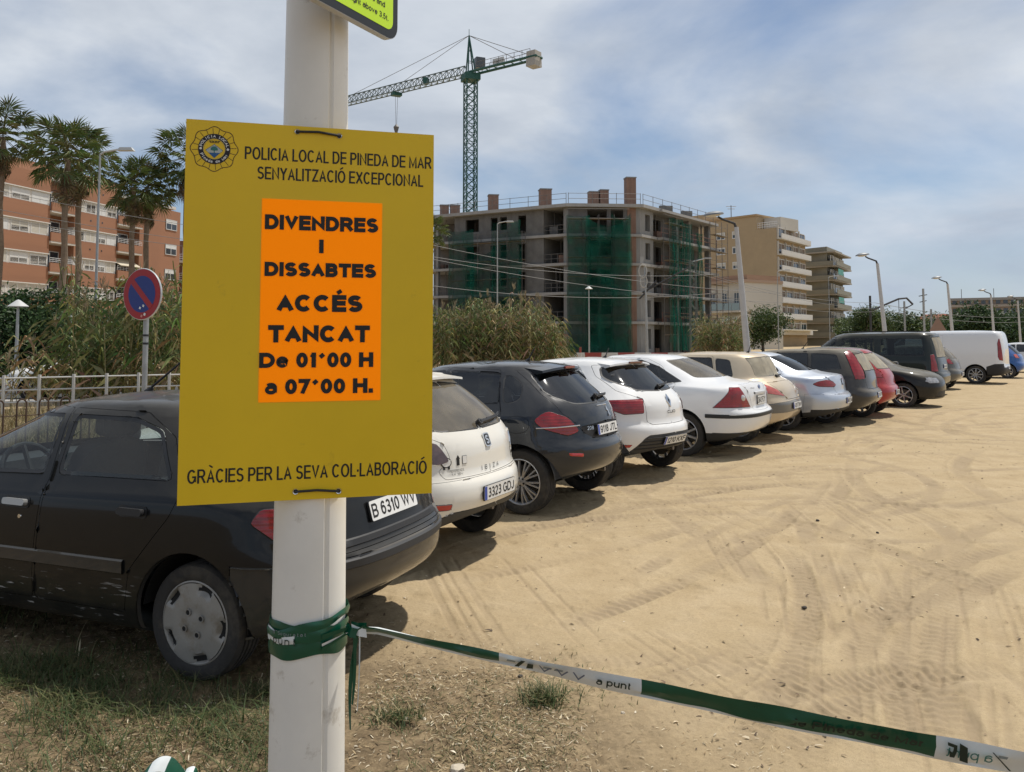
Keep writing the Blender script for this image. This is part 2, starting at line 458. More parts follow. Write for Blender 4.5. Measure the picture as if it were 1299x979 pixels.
# glyph: width, [(points, closed, cap)]; cap 's' square, 'b' butt, 'd' diagonal; box 0..1 maps inside the stroke
GLYPH = {
 'A': (.93, [([(0, 0), (.5, 1), (1, 0)], 0, 'd'), ([(.17, .32), (.83, .32)], 0, 'b')]),
 'B': (.86, [([(0, 0), (0, 1), (.55, 1)] + _arc(.6, .76, .34, .24, 90, -90)[1:] + [(0, .52)], 0, 'b'), ([(0, .52), (.6, .52)] + _arc(.6, .26, .4, .26, 90, -90)[1:] + [(0, 0)], 0, 'b'), ([(0, 0), (0, 1)], 0, 's')]),
 'C': (.98, [(_arc(.5, .5, .5, .5, 42, 318, 26), 0, 'b')]),
 'D': (.95, [([(0, 0), (0, 1), (.42, 1)] + _arc(.42, .5, .58, .5, 90, -90, 20)[1:] + [(0, 0)], 1, 'b')]),
 'E': (.82, [([(1, 1), (0, 1), (0, 0), (1, 0)], 0, 's'), ([(0, .52), (.92, .52)], 0, 's')]),
 'F': (.76, [([(1, 1), (0, 1), (0, 0)], 0, 's'), ([(0, .5), (.86, .5)], 0, 's')]),
 'G': (1.02, [(_arc(.5, .5, .5, .5, 42, 330, 26) + [(1, .2), (1, .46), (.56, .46)], 0, 'b')]),
 'H': (.90, [([(0, 0), (0, 1)], 0, 's'), ([(1, 0), (1, 1)], 0, 's'), ([(0, .53), (1, .53)], 0, 'b')]),
 'I': (0, [([(.5, 0), (.5, 1)], 0, 's')]),
 'J': (.66, [([(1, 1), (1, .3)] + _arc(.5, .3, .5, .3, 0, -170, 14)[1:], 0, 'b')]),
 'K': (.92, [([(0, 0), (0, 1)], 0, 's'), ([(1, 1), (.06, .36)], 0, 'd'), ([(.36, .58), (1, 0)], 0, 'd')]),
 'L': (.72, [([(0, 1), (0, 0), (1, 0)], 0, 's')]),
 'M': (1.08, [([(0, 0), (0, 1), (.5, .05), (1, 1), (1, 0)], 0, 's')]),
 'N': (.92, [([(0, 0), (0, 1), (1, 0), (1, 1)], 0, 's')]),
 'O': (1.04, [(_O, 1, 'b')]),
 'P': (.86, [([(0, 0), (0, 1), (.55, 1)] + _arc(.6, .73, .4, .27, 90, -90)[1:] + [(0, .46)], 0, 'b'), ([(0, 0), (0, .5)], 0, 's')]),
 'R': (.95, [([(0, .46), (0, 1), (.55, 1)] + _arc(.58, .74, .36, .26, 90, -90)[1:] + [(0, .48)], 0, 'b'), ([(0, 0), (0, .6)], 0, 's'), ([(.46, .48), (.62, .40), (1, 0)], 0, 'd')]),
 'S': (.86, [(_S, 0, 'b')]),
 'T': (.88, [([(0, 1), (1, 1)], 0, 's'), ([(.5, 0), (.5, 1)], 0, 's')]),
 'U': (.90, [([(0, 1), (0, .36)] + _arc(.5, .36, .5, .36, 180, 360, 16)[1:] + [(1, 1)], 0, 's')]),
 'V': (.92, [([(0, 1), (.5, 0), (1, 1)], 0, 'd')]),
 'W': (1.30, [([(0, 1), (.25, 0), (.5, 1), (.75, 0), (1, 1)], 0, 'd')]),
 'X': (.92, [([(0, 0), (1, 1)], 0, 'd'), ([(0, 1), (1, 0)], 0, 'd')]),
 'Y': (.92, [([(0, 1), (.5, .45), (1, 1)], 0, 'd'), ([(.5, .5), (.5, 0)], 0, 's')]),
 'Z': (.84, [([(0, 1), (1, 1), (0, 0), (1, 0)], 0, 's')]),
 '0': (.72, [(_O, 1, 'b')]),
 '1': (.46, [([(.1, .74), (.62, 1)], 0, 'b'), ([(.78, 0), (.78, 1)], 0, 's')]),
 '2': (.72, [(_arc(.5, .72, .48, .28, 165, -30, 14) + [(.08, .08), (0, 0), (1, 0)], 0, 'b')]),
 '3': (.72, [(_arc(.48, .76, .44, .24, 150, -90, 14) + _arc(.48, .26, .52, .26, 90, -155, 16)[1:], 0, 'b')]),
 '4': (.76, [([(.74, 0), (.74, 1), (0, .30), (1, .30)], 0, 'b')]),
 '5': (.72, [([(.92, 1), (.2, 1), (.08, .48)] + _arc(.48, .32, .52, .32, 125, -150, 18), 0, 'b')]),
 '6': (.72, [(_arc(.5, .31, .5, .31, 0, 360, 24)[:-1], 1, 'b'), ([(0, .31), (0, .55)] + _arc(.52, .55, .52, .45, 180, 40, 12), 0, 'b')]),
 '7': (.70, [([(0, 1), (1, 1), (.36, 0)], 0, 's')]),
 '8': (.72, [(_arc(.5, .76, .44, .24, 0, 360, 22)[:-1], 1, 'b'), (_arc(.5, .26, .5, .26, 0, 360, 22)[:-1], 1, 'b')]),
 '9': (.72, [(_arc(.5, .69, .5, .31, 0, 360, 24)[:-1], 1, 'b'), ([(1, .69), (1, .45)] + _arc(.48, .45, .52, .45, 0, -140, 12), 0, 'b')]),
 '.': (0, [([(.5, 0), (.5, .02)], 0, 's')]), ',': (0, [([(.5, .02), (.3, -.14)], 0, 'b')]), '·': (0, [([(.5, .42), (.5, .46)], 0, 's')]),
 '´': (.50, [([(.0, .74), (1, 1.03)], 0, 'b')]), '-': (.4, [([(0, .4), (1, .4)], 0, 'b')]),
 'a': (.70, [(_arc(.5, .24, .5, .24, 0, 360, 20)[:-1], 1, 'b'), ([(.06, .60)] + _arc(.5, .46, .5, .24, 130, 0, 10) + [(1, 0)], 0, 'b')]),
 'b': (.72, [(_arc(.5, .34, .5, .34, 0, 360, 24)[:-1], 1, 'b'), ([(0, 0), (0, 1)], 0, 's')]),
 'c': (.66, [(_arc(.5, .34, .5, .34, 45, 315, 20), 0, 'b')]),
 'd': (.72, [(_arc(.5, .34, .5, .34, 0, 360, 24)[:-1], 1, 'b'), ([(1, 0), (1, 1)], 0, 's')]),
 'e': (.72, [([(0, .36), (1, .36)] + _arc(.5, .34, .5, .34, 0, 315, 24), 0, 'b')]),
 'g': (.72, [(_arc(.5, .34, .5, .34, 0, 360, 24)[:-1], 1, 'b'), ([(1, .68), (1, 0)] + _arc(.5, 0, .5, .26, 0, -150, 10), 0, 'b')]),
 'h': (.68, [([(0, 0), (0, 1)], 0, 's'), (_arc(.5, .40, .5, .28, 180, 0, 14) + [(1, 0)], 0, 's')]),
 'i': (0, [([(.5, 0), (.5, .66)], 0, 's'), ([(.5, .96), (.5, 1)], 0, 's')]),
 'k': (.66, [([(0, 0), (0, 1)], 0, 's'), ([(.95, .68), (.05, .24)], 0, 'd'), ([(.35, .40), (1, 0)], 0, 'd')]),
 'l': (0, [([(.5, 0), (.5, 1)], 0, 's')]),
 'm': (1.06, [([(0, 0), (0, .66)], 0, 's'), (_arc(.25, .44, .25, .24, 180, 0, 12) + [(.5, 0)], 0, 's'), (_arc(.75, .44, .25, .24, 180, 0, 12) + [(1, 0)], 0, 's')]),
 'n': (.68, [([(0, 0), (0, .66)], 0, 's'), (_arc(.5, .40, .5, .28, 180, 0, 14) + [(1, 0)], 0, 's')]),
 'o': (.74, [(_arc(.5, .34, .5, .34, 0, 360, 24)[:-1], 1, 'b')]),
 'p': (.72, [(_arc(.5, .34, .5, .34, 0, 360, 24)[:-1], 1, 'b'), ([(0, -.28), (0, .66)], 0, 's')]),
 'r': (.44, [([(0, 0), (0, .66)], 0, 's'), (_arc(.75, .36, .75, .30, 180, 80, 8), 0, 'b')]),
 's': (.64, [([(x, y * .68) for x, y in _S], 0, 'b')]),
 't': (.40, [([(.35, .94), (.35, .14), (.5, 0), (1, 0)], 0, 'b'), ([(0, .66), (1, .66)], 0, 'b')]),
 'u': (.68, [([(0, .66), (0, .28)] + _arc(.5, .28, .5, .28, 180, 360, 14), 0, 's'), ([(1, 0), (1, .66)], 0, 's')]),
 'v': (.66, [([(0, .68), (.5, 0), (1, .68)], 0, 'd')]),
 'w': (.96, [([(0, .68), (.25, 0), (.5, .68), (.75, 0), (1, .68)], 0, 'd')]),
 'x': (.66, [([(0, 0), (1, .68)], 0, 'd'), ([(0, .68), (1, 0)], 0, 'd')]),
}
ACCENT = {'À': ('A', -1), 'É': ('E', 1), 'Ó': ('O', 1), 'Í': ('I', 1)}
def _ribbon(pts, hw, closed, cap):
	P = [Vector((x, y)) for x, y in pts]
	q = [P[0]]
	for p in P[1:]:
		if (p - q[-1]).length > 1e-6: q.append(p)
	if closed and (q[0] - q[-1]).length < 1e-6: q.pop()
	P = q; n = len(P)
	if not closed and cap in 'sd':
		k = hw if cap == 's' else hw * 0.55
		P[0] = P[0] - (P[1] - P[0]).normalized() * k
		P[-1] = P[-1] + (P[-1] - P[-2]).normalized() * k
	L_, R_ = [], []
	for i in range(n):
		if closed or 0 < i < n - 1:
			d0 = (P[i] - P[i - 1]).normalized(); d1 = (P[(i + 1) % n] - P[i]).normalized()
			t = d0 + d1
			if t.length < 1e-5: t = d0
			t.normalize()
			m = Vector((-t.y, t.x)); c = m.dot(Vector((-d0.y, d0.x)))
			m = m * min(1 / max(c, 0.2), 2.6)
		else:
			d = (P[1] - P[0]) if i == 0 else (P[-1] - P[-2])
			d.normalize(); m = Vector((-d.y, d.x))
		L_.append(P[i] + m * hw); R_.append(P[i] - m * hw)
	V = [v for pr in zip(L_, R_) for v in pr]
	F = [(2 * i + 1, 2 * ((i + 1) % n) + 1, 2 * ((i + 1) % n), 2 * i) for i in range(n if closed else n - 1)]
	return V, F
def text_mesh(body, width=None, height=None, bold=0.0, depth=0.0006, mat=None, align='CENTER', name='lettering', **kw):
	"""flat lettering as a mesh, centred on its own box (or left-aligned), scaled to width x cap height"""
	H = height; wt = (0.125 + bold * 4.2)            # stroke weight as a share of the cap height
	def lay(sx):
		x = 0; out = []
		gap = 0.11 * H * (0.6 if bold > .02 else 1.0)
		for ch in body:
			if ch == ' ':
				x += 0.40 * H * sx; continue
			base, acc = ACCENT.get(ch, (ch, 0))
			g = GLYPH.get(base) or GLYPH['-']
			sw = wt * H * min(1.25, max(0.75, sx)) * (0.78 if ch.islower() and bold > .02 else 1)
			w = max(g[0] * H * sx, sw)
			out.append((g, x, w, sw, acc)); x += w + gap * min(1.15, sx)
		return out, x - gap * min(1.15, sx)
	sx = 1.0
	if width:
		for _ in range(12):
			tot = lay(sx)[1]; sx *= (width / tot) ** 0.9
	out, tot = lay(sx)
	x0 = -tot / 2 if align == 'CENTER' else 0
	m = MB(); dz = 0
	for (g, x, w, sw, acc) in out:
		strokes = list(g[1])
		hs = min(sw, wt * H) / 2; hw = hs
		for j, (pts, closed, cap) in enumerate(strokes):
			q = [(x0 + x + sw / 2 + px * max(0, w - sw), -H / 2 + hs + py * (H - 2 * hs)) for px, py in pts]
			V, F = _ribbon(q, hw if len(q) > 2 or abs(q[0][0] - q[-1][0]) > 1e-4 else sw / 2, closed, cap)
			if all(0 <= py <= 1 for _, py in pts): V = [Vector((v.x, min(H / 2, max(-H / 2, v.y)))) for v in V]
			m.add([(v.x, v.y, depth + 0.00012 * (j + dz)) for v in V], F)
		if acc:
			cx = x0 + x + w / 2
			q = [(cx - .12 * H * acc, H / 2 + .10 * H), (cx + .12 * H * acc, H / 2 + .26 * H)]
			V, F = _ribbon(q if acc > 0 else q[::-1], hw * .8, 0, 'b')
			m.add([(v.x, v.y, depth) for v in V], F)
	return m.mesh(name, mat or INK)
# ------------------------------------------------------------------ cars
def pchip(y, sub):
	"""monotone interpolation of a list at its integer indices, sub steps per interval"""
	y = np.asarray(y, float); n = len(y)
	d = np.diff(y)
	m = np.zeros(n)
	for i in range(1, n - 1):
		if d[i - 1] * d[i] > 0:
			m[i] = 2 * d[i - 1] * d[i] / (d[i - 1] + d[i])
	m[0], m[-1] = d[0], d[-1]
	out = []
	for i in range(n - 1):
		for k in range(sub):
			t = k / sub
			h00 = 2 * t**3 - 3 * t**2 + 1; h10 = t**3 - 2 * t**2 + t
			h01 = -2 * t**3 + 3 * t**2; h11 = t**3 - t**2
			out.append(h00 * y[i] + h10 * m[i] + h01 * y[i + 1] + h11 * m[i + 1])
	out.append(y[-1])
	return np.array(out)
def half_outline(xr, xf, w, zr, zf, zsr, zsf, Lr, nr, Lf, nf, MR=18, MS=28, MF=12):
	k = 0.86 * (xf - xr) / (Lr + Lf)
	if k < 1: Lr, Lf = Lr * k, Lf * k
	def corner(L, n, M):
		a = np.linspace(0, PI / 2, 200)
		y = np.sin(a) ** (2 / n); x = 1 - np.cos(a) ** (2 / n)
		s = np.concatenate([[0], np.cumsum(np.hypot(np.diff(x * L), np.diff(y * w)))])
		t = np.linspace(0, s[-1], M)
		return np.interp(t, s, x), np.interp(t, s, y)
	cx, cy = corner(Lr, nr, MR)
	X = [xr + Lr * cx]; Y = [w * cy]; Z = [zr + (zsr - zr) * cy**3]
	xs = np.linspace(xr + Lr, xf - Lf, MS)[1:-1]
	X.append(xs); Y.append(np.full(len(xs), w))
	Z.append(zsr + (zsf - zsr) * (xs - xs[0]) / max(1e-6, xs[-1] - xs[0]))
	fx, fy = corner(Lf, nf, MF)
	X.append((xf - Lf * fx)[::-1]); Y.append((w * fy)[::-1]); Z.append((zf + (zsf - zf) * fy**3)[::-1])
	return np.stack([np.concatenate(X), np.concatenate(Y), np.concatenate(Z)], 1)
def round_poly(poly, r):
	if r <= 0: return list(poly)
	out = []
	n = len(poly)
	for i in range(n):
		p = Vector(poly[i]).to_2d(); a = Vector(poly[i - 1]).to_2d(); b = Vector(poly[(i + 1) % n]).to_2d()
		da, db = a - p, b - p
		k = min(r, da.length * 0.45, db.length * 0.45)
		p0 = p + da.normalized() * k; p1 = p + db.normalized() * k
		for t in (0, 0.5, 1):
			out.append(tuple((1 - t)**2 * p0 + 2 * t * (1 - t) * p + t * t * p1))
	return out
def inside(pt, poly):
	x, y = pt; c = False; n = len(poly); j = n - 1
	for i in range(n):
		xi, yi = poly[i]; xj, yj = poly[j]
		if (yi > y) != (yj > y) and x < (xj - xi) * (y - yi) / (yj - yi) + xi:
			c = not c
		j = i
	return c
WHEELS = {}
def wheel_meshes(r, w, style):
	key = (round(r, 3), round(w, 3), style)
	if key in WHEELS: return WHEELS[key]
	rr = r * 0.655
	if style == 'cover': rr = r * 0.69
	if style in ('multi', 'six', 'ten'): rr = r * 0.69
	# tyre: y is the axle, +y outward
	h = w / 2
	prof = [(rr * 0.97, -h * 0.80), (rr * 1.04, -h * 0.92), ((rr + r) / 2, -h * 1.0), (r * 0.955, -h * 0.92), (r * 0.985, -h * 0.80)]
	for g in (-0.5, -0.17, 0.17, 0.5):
		prof += [(r, h * (g - 0.075)), (r * 0.972, h * (g - 0.055)), (r * 0.972, h * (g + 0.055)), (r, h * (g + 0.075))]
	prof += [(r * 0.985, h * 0.80), (r * 0.955, h * 0.92), ((rr + r) / 2, h * 1.0), (rr * 1.04, h * 0.92), (rr * 0.97, h * 0.80)]
	tyre = MB().lathe(prof, 48, 'Y').mesh('tyre', RUBBER, True, 30)
	barrel = MB()
	barrel.lathe([(rr * 0.97, -h * 0.8), (rr * 0.93, 0), (rr * 0.95, h * 0.5)], 36, 'Y')
	barrel.lathe([(0.002, h * 0.05), (rr * 0.72, h * 0.05), (rr * 0.72, -h * 0.1), (0.002, -h * 0.1)], 36, 'Y', 1)
	barrel = barrel.mesh('wheel', [DARK, pmat('brake_disc', (0.12, 0.11, 0.10), 0.5, 0.6)], True)
	rim = MB()
	rim.lathe([(rr * 0.99, h * 0.72), (rr * 1.035, h * 0.93), (rr * 1.0, h * 0.96), (rr * 0.955, h * 0.86), (rr * 0.93, h * 0.5)], 48, 'Y')
	if style == 'cover':
		n, m = 100, 12
		V, F, mi = [], [], []
		for i in range(m + 1):
			q = i / m * 0.975
			for k in range(n):
				a = 2 * PI * k / n
				y = h * (0.98 + 0.10 * (1 - q**2)) - 0.018 * math.exp(-((q - 0.30) / 0.12)**2) * 0.3
				# five scalloped slots at the edge
				da = (a * 5 / (2 * PI) + 0.35) % 1.0 - 0.5
				if q > 0.74:
					cut = (0.30 * (q - 0.70) / 0.28)
					y -= 0.024 * max(0.0, 1 - (abs(da) / 0.23)**2)
				V.append((rr * q * math.sin(a), y, rr * q * math.cos(a)))
		for i in range(m):
			for k in range(n):
				k2 = (k + 1) % n
				a = 2 * PI * (k + 0.5) / n; q = (i + 0.5) / m * 0.975
				da = (a * 5 / (2 * PI) + 0.35) % 1.0 - 0.5
				dark = 0.80 < q < 0.945 and abs(da) < 0.185 * (1 - ((q - 0.80) / 0.29)**2 * 0.3)
				F.append((i * n + k, i * n + k2, (i + 1) * n + k2, (i + 1) * n + k)); mi.append(1 if dark else 0)
		b = len(rim.v); rim.v += V
		for f, q in zip(F, mi): rim.f.append(tuple(x + b for x in f)); rim.m.append(q)
		for k in range(4):
			a = 2 * PI * k / 4 + 0.15
			c = (rr * 0.30 * math.sin(a), h * 1.06, rr * 0.30 * math.cos(a))
			rim.lathe([(0.017, 0.0), (0.017, 0.006), (0.0125, 0.006), (0.012, 0.0)], 14, 'Y', 0, c)
			rim.lathe([(0.0001, 0.0035), (0.0125, 0.0035)], 14, 'Y', 1, c)
	elif style == 'steel':
		rim.lathe([(0.001, h * 0.75), (rr * 0.25, h * 0.78), (rr * 0.45, h * 0.62), (rr * 0.72, h * 0.70), (rr * 0.93, h * 0.62)], 40, 'Y')
		for k in range(12):
			a = 2 * PI * k / 12
			rim.lathe([(0.0001, 0.004), (0.022, 0.004)], 10, 'Y', 1, (rr * 0.76 * math.sin(a), h * 0.70, rr * 0.76 * math.cos(a)))
	else:
		nsp = {'multi': 10, 'six': 6, 'five': 5, 'ten': 9}[style]
		rim.lathe([(0.001, h * 0.80), (rr * 0.12, h * 0.80), (rr * 0.24, h * 0.72), (rr * 0.27, h * 0.45)], 30, 'Y')
		for k in range(nsp):
			a0 = 2 * PI * k / nsp
			offs = (-0.085, 0.085) if style == 'multi' else (0.0,)
			for da in offs:
				wd0 = rr * {'multi': 0.050, 'six': 0.12, 'five': 0.13, 'ten': 0.085}[style]
				wd1 = rr * {'multi': 0.058, 'six': 0.085, 'five': 0.14, 'ten': 0.10}[style]
				for (q0, q1, y0, y1) in ((0.18, 0.55, 0.74, 0.86), (0.55, 0.955, 0.86, 0.80)):
					def pt(q, yy, side, wd):
						a = a0 + da * (0.5 + q)
						return (rr * q * math.sin(a) + side * wd * math.cos(a), h * yy, rr * q * math.cos(a) - side * wd * math.sin(a))
					wa = wd0 + (wd1 - wd0) * q0; wb = wd0 + (wd1 - wd0) * q1
					V = [pt(q0, y0, -1, wa * 0.6), pt(q0, y0, 1, wa * 0.6), pt(q1, y1, 1, wb * 0.6), pt(q1, y1, -1, wb * 0.6),
						 pt(q0, y0 - 0.25, -1, wa), pt(q0, y0 - 0.25, 1, wa), pt(q1, y1 - 0.25, 1, wb), pt(q1, y1 - 0.25, -1, wb)]
					rim.add(V, [(0, 1, 2, 3), (0, 4, 5, 1), (1, 5, 6, 2), (2, 6, 7, 3), (3, 7, 4, 0)])
		for k in range(5):
			a = 2 * PI * k / 5 + 0.3
			rim.lathe([(0.0001, 0.002), (0.011, 0.002)], 8, 'Y', 1, (rr * 0.17 * math.sin(a), h * 0.785, rr * 0.17 * math.cos(a)))
	rm = COVER if style == 'cover' else (pmat('steel_wheel', (0.35, 0.35, 0.35), 0.45, 0.3, var=0.15) if style == 'steel' else ALLOY)
	rim = rim.mesh('rim', [rm, DARK], True, 40)
	WHEELS[key] = (barrel, tyre, rim)
	return WHEELS[key]
class Car:
	def __init__(s, name, spec, paint, glass=None, glass_dark=None):
		s.spec = spec; s.paint = paint
		s.glass = glass or glass_mat('car_glass', (0.30, 0.34, 0.34))
		s.root = empty(name)
		s.half()
	def half(s):
		sp = s.spec; SUB = 3
		r = np.array(sp['rear']); f = np.array(sp['front']); w = np.array(sp['wid'])
		K = len(r)
		Lr = sp.get('Lr', [0.55] * 7 + [0.6] * (K - 7)); nr = sp.get('nr', [2.7] * 7 + [3.0] * (K - 7))
		Lf = sp.get('Lf', [0.8] * 7 + [0.75] * (K - 7)); nf = sp.get('nf', [2.5] * 7 + [2.8] * (K - 7))
		cols = [pchip(c, SUB) for c in (r[:, 0], f[:, 0], w[:, 0], r[:, 1], f[:, 1], w[:, 1], w[:, 2], Lr, nr, Lf, nf)]
		rings = [half_outline(*[c[k] for c in cols]) for k in range(len(cols[0]))]
		top = rings[-1]
		zc = sp['ztop']
		xc = (top[0, 0] + top[-1, 0]) / 2
		for q in (0.8, 0.5, 0.22, 0.0):
			p = top.copy()
			p[:, 0] = xc + (top[:, 0] - xc) * (0.25 + 0.75 * q)
			p[:, 1] = top[:, 1] * q
			cr = zc - top[:, 2].max()
			p[:, 2] = top[:, 2] + (top[:, 2].max() - top[:, 2]) * (1 - q) * 0.6 + cr * (1 - q * q)
			rings.append(p)
		low = rings[0]
		pre = []
		for q in (0.0, 0.5):
			p = low.copy(); p[:, 1] *= q; p[:, 0] = xc + (low[:, 0] - xc) * (0.6 + 0.4 * q); p[:, 2] = low[:, 2] * 0.9 + 0.02
			pre.append(p)
		rings = pre + rings
		M = len(top)
		V = np.concatenate(rings)
		F = []
		for k in range(len(rings) - 1):
			for i in range(M - 1):
				F.append((k * M + i, (k + 1) * M + i, (k + 1) * M + i + 1, k * M + i + 1))
		bm = bmesh.new()
		vs_ = [bm.verts.new(v) for v in V]
		for q in F:
			try: bm.faces.new([vs_[i] for i in q])
			except ValueError: pass
		bmesh.ops.remove_doubles(bm, verts=bm.verts, dist=1e-4)
		bmesh.ops.dissolve_degenerate(bm, edges=bm.edges, dist=1e-4)
		bm.normal_update()
		s.bm = bm
		s.bvh = BVHTree.FromBMesh(bm)
		# inner lining: the same shell pulled inwards, dark
		s.regions = []
	# ---- surface lookups
	def side(s, x, z):
		h = s.bvh.ray_cast(Vector((x, 3, z)), Vector((0, -1, 0)))
		return h[0], h[1]
	def back(s, y, z):
		h = s.bvh.ray_cast(Vector((-5, max(abs(y), 1e-3), z)), Vector((1, 0, 0)))
		if h[0] is None: return None, None
		p, n = h[0].copy(), h[1].copy()
		if y < 0: p.y = -p.y; n.y = -n.y
		return p, n
	def nose(s, y, z):
		h = s.bvh.ray_cast(Vector((9, max(abs(y), 1e-3), z)), Vector((-1, 0, 0)))
		p, n = h[0].copy(), h[1].copy()
		if y < 0: p.y = -p.y; n.y = -n.y
		return p, n
	# ---- cutting
	def faces_for(s, view, poly, pad=0.03):
		xs = [p[0] for p in poly]; zs = [p[1] for p in poly]
		a0, a1, b0, b1 = min(xs) - pad, max(xs) + pad, min(zs) - pad, max(zs) + pad
		out = []
		xm = s.spec['xmid']
		for f in s.bm.faces:
			n = f.normal
			if view == 'side' and n.y < 0.22 or view in ('rear', 'wrap') and n.x > 0.25 or view == 'front' and n.x < 0.1: continue
			c = f.calc_center_median()
			if view == 'side':
				if n.y < 0.22: continue
				u = [v.co.x for v in f.verts]
			elif view == 'rear':
				if n.x > -0.10 or c.x > xm: continue
				u = [v.co.y for v in f.verts]
			elif view == 'front':
				if n.x < 0.10 or c.x < xm: continue
				u = [v.co.y for v in f.verts]
			elif view == 'wrap':
				if n.y - n.x < 0.30 or c.x > xm: continue
				u = [v.co.x + v.co.y for v in f.verts]
			else:
				if n.z < 0.2: continue
				u = [v.co.x for v in f.verts]
			t = [v.co.z for v in f.verts] if view != 'top' else [v.co.y for v in f.verts]
			if max(u) < a0 or min(u) > a1 or max(t) < b0 or min(t) > b1: continue
			out.append(f)
		return out
	def select(s, view, poly, cut=True):
		axes = {'side': (0, 2), 'rear': (1, 2), 'front': (1, 2), 'top': (0, 1), 'wrap': (0, 2)}[view]
		def uv(c):
			return (c.x + c.y, c.z) if view == 'wrap' else (c[axes[0]], c[axes[1]])
		n = len(poly)
		faces = s.faces_for(view, poly)
		for i in range(n if cut else 0):
			p, q = poly[i], poly[(i + 1) % n]
			if view in ('rear', 'front') and abs(p[0]) < 1e-6 and abs(q[0]) < 1e-6: continue
			d = (q[0] - p[0], q[1] - p[1])
			no = [0, 0, 0]; no[axes[0]] = -d[1]; no[axes[1]] = d[0]
			co = [0, 0, 0]; co[axes[0]] = p[0]; co[axes[1]] = p[1]
			if view == 'wrap': no[1] = no[0]
			# only faces near this edge
			e0, e1 = min(p[0], q[0]) - 0.12, max(p[0], q[0]) + 0.12
			g0, g1 = min(p[1], q[1]) - 0.12, max(p[1], q[1]) + 0.12
			fs, rest = [], []
			for f in faces:
				c = uv(f.calc_center_median())
				(fs if e0 <= c[0] <= e1 and g0 <= c[1] <= g1 else rest).append(f)
			if not fs: continue
			geom = set(fs)
			for f in fs: geom.update(f.edges); geom.update(f.verts)
			r = bmesh.ops.bisect_plane(s.bm, geom=list(geom), dist=1e-5, plane_co=co, plane_no=no)
			faces = rest + [g for g in r['geom'] if isinstance(g, bmesh.types.BMFace)]
		if cut: s.bm.normal_update()
		res = []
		for f in set(faces):
			if inside(uv(f.calc_center_median()), poly): res.append(f)
		return res
	def wrap_pt(s, q):
		"""('r', y, z) on the tail or ('s', x, z) on the flank -> coordinates round the rear corner"""
		k, a, z = q
		if k == 'u': return (a, z)
		p = s.back(a, z)[0] if k == 'r' else s.side(a, z)[0]
		return (p.x + p.y, z)
	def take(s, parts):
		"""cut the given [(view, poly, corner_radius)] out of the half shell; returns a bmesh of it"""
		fs = set()
		parts = [(v, [s.wrap_pt(q) for q in p] if v == 'wrap' else p, r_) for v, p, r_ in parts]
		for view, poly, rad in parts:
			poly = round_poly(poly, rad)
			s.select(view, poly)
		for view, poly, rad in parts:
			fs.update(s.select(view, round_poly(poly, rad), cut=False))
		b2 = bmesh.new()
		mp = {}
		for f in fs:
			for v in f.verts:
				if v not in mp: mp[v] = b2.verts.new(v.co)
		for f in fs:
			try: b2.faces.new([mp[v] for v in f.verts])
			except ValueError: pass
		bmesh.ops.delete(s.bm, geom=list(fs), context='FACES')
		b2.normal_update()
		return b2
	def mirror(s, b, weld=False):
		if weld:
			b3 = b
			g = bmesh.ops.duplicate(b3, geom=b3.faces[:] + b3.edges[:] + b3.verts[:])
			nv = [e for e in g['geom'] if isinstance(e, bmesh.types.BMVert)]
			nf = [e for e in g['geom'] if isinstance(e, bmesh.types.BMFace)]
			for v in nv: v.co.y = -v.co.y
			bmesh.ops.reverse_faces(b3, faces=nf)
			bmesh.ops.remove_doubles(b3, verts=[v for v in b3.verts if abs(v.co.y) < 2e-4], dist=5e-4)
			b3.normal_update()
			return b3
		b3 = b.copy()
		for v in b3.verts: v.co.y = -v.co.y
		bmesh.ops.reverse_faces(b3, faces=b3.faces[:])
		b3.normal_update()
		return b3
	def finish(s, b, kind, mats, name, parent, rim=None, depth=None):
		b.normal_update()
		if kind == 'glass':
			r = bmesh.ops.inset_region(b, faces=b.faces[:], thickness=rim or 0.016, use_even_offset=False, use_boundary=True)
			rimf = set(r['faces'])
			for f in rimf: f.material_index = 1
			iv = set()
			for f in b.faces:
				if f not in rimf: iv.update(f.verts)
			for v in iv: v.co -= v.normal * 0.004
		elif kind == 'panel':
			r = bmesh.ops.inset_region(b, faces=b.faces[:], thickness=rim or 0.0035, use_even_offset=False, use_boundary=True)
			bmesh.ops.delete(b, geom=r['faces'], context='FACES')
			b.normal_update()
			be = [e for e in b.edges if e.is_boundary]
			nrm = {v: v.normal.copy() for e in be for v in e.verts}
			g = bmesh.ops.extrude_edge_only(b, edges=be)
			for v in [x for x in g['geom'] if isinstance(x, bmesh.types.BMVert)]:
				best = min(nrm, key=lambda q: (q.co - v.co).length_squared) if len(nrm) < 400 else None
				nn = nrm[best] if best else v.normal
				v.co -= nn * 0.012
		elif kind == 'light':
			r = bmesh.ops.inset_region(b, faces=b.faces[:], thickness=rim or 0.007, use_even_offset=False, use_boundary=True)
			rimf = set(r['faces'])
			for f in rimf: f.material_index = 1
			iv = set()
			for f in b.faces:
				if f not in rimf: iv.update(f.verts)
			for v in iv: v.co += v.normal * (depth if depth is not None else 0.008)
		elif kind == 'inlay':
			for v in b.verts: v.co += v.normal * (depth if depth is not None else -0.004)
		me = bpy.data.meshes.new(name)
		b.to_mesh(me); b.free()
		for m in mats: me.materials.append(m)
		me.polygons.foreach_set('use_smooth', [True] * len(me.polygons))
		me.set_sharp_from_angle(angle=R(38))
		return meshobj(name, me, parent)
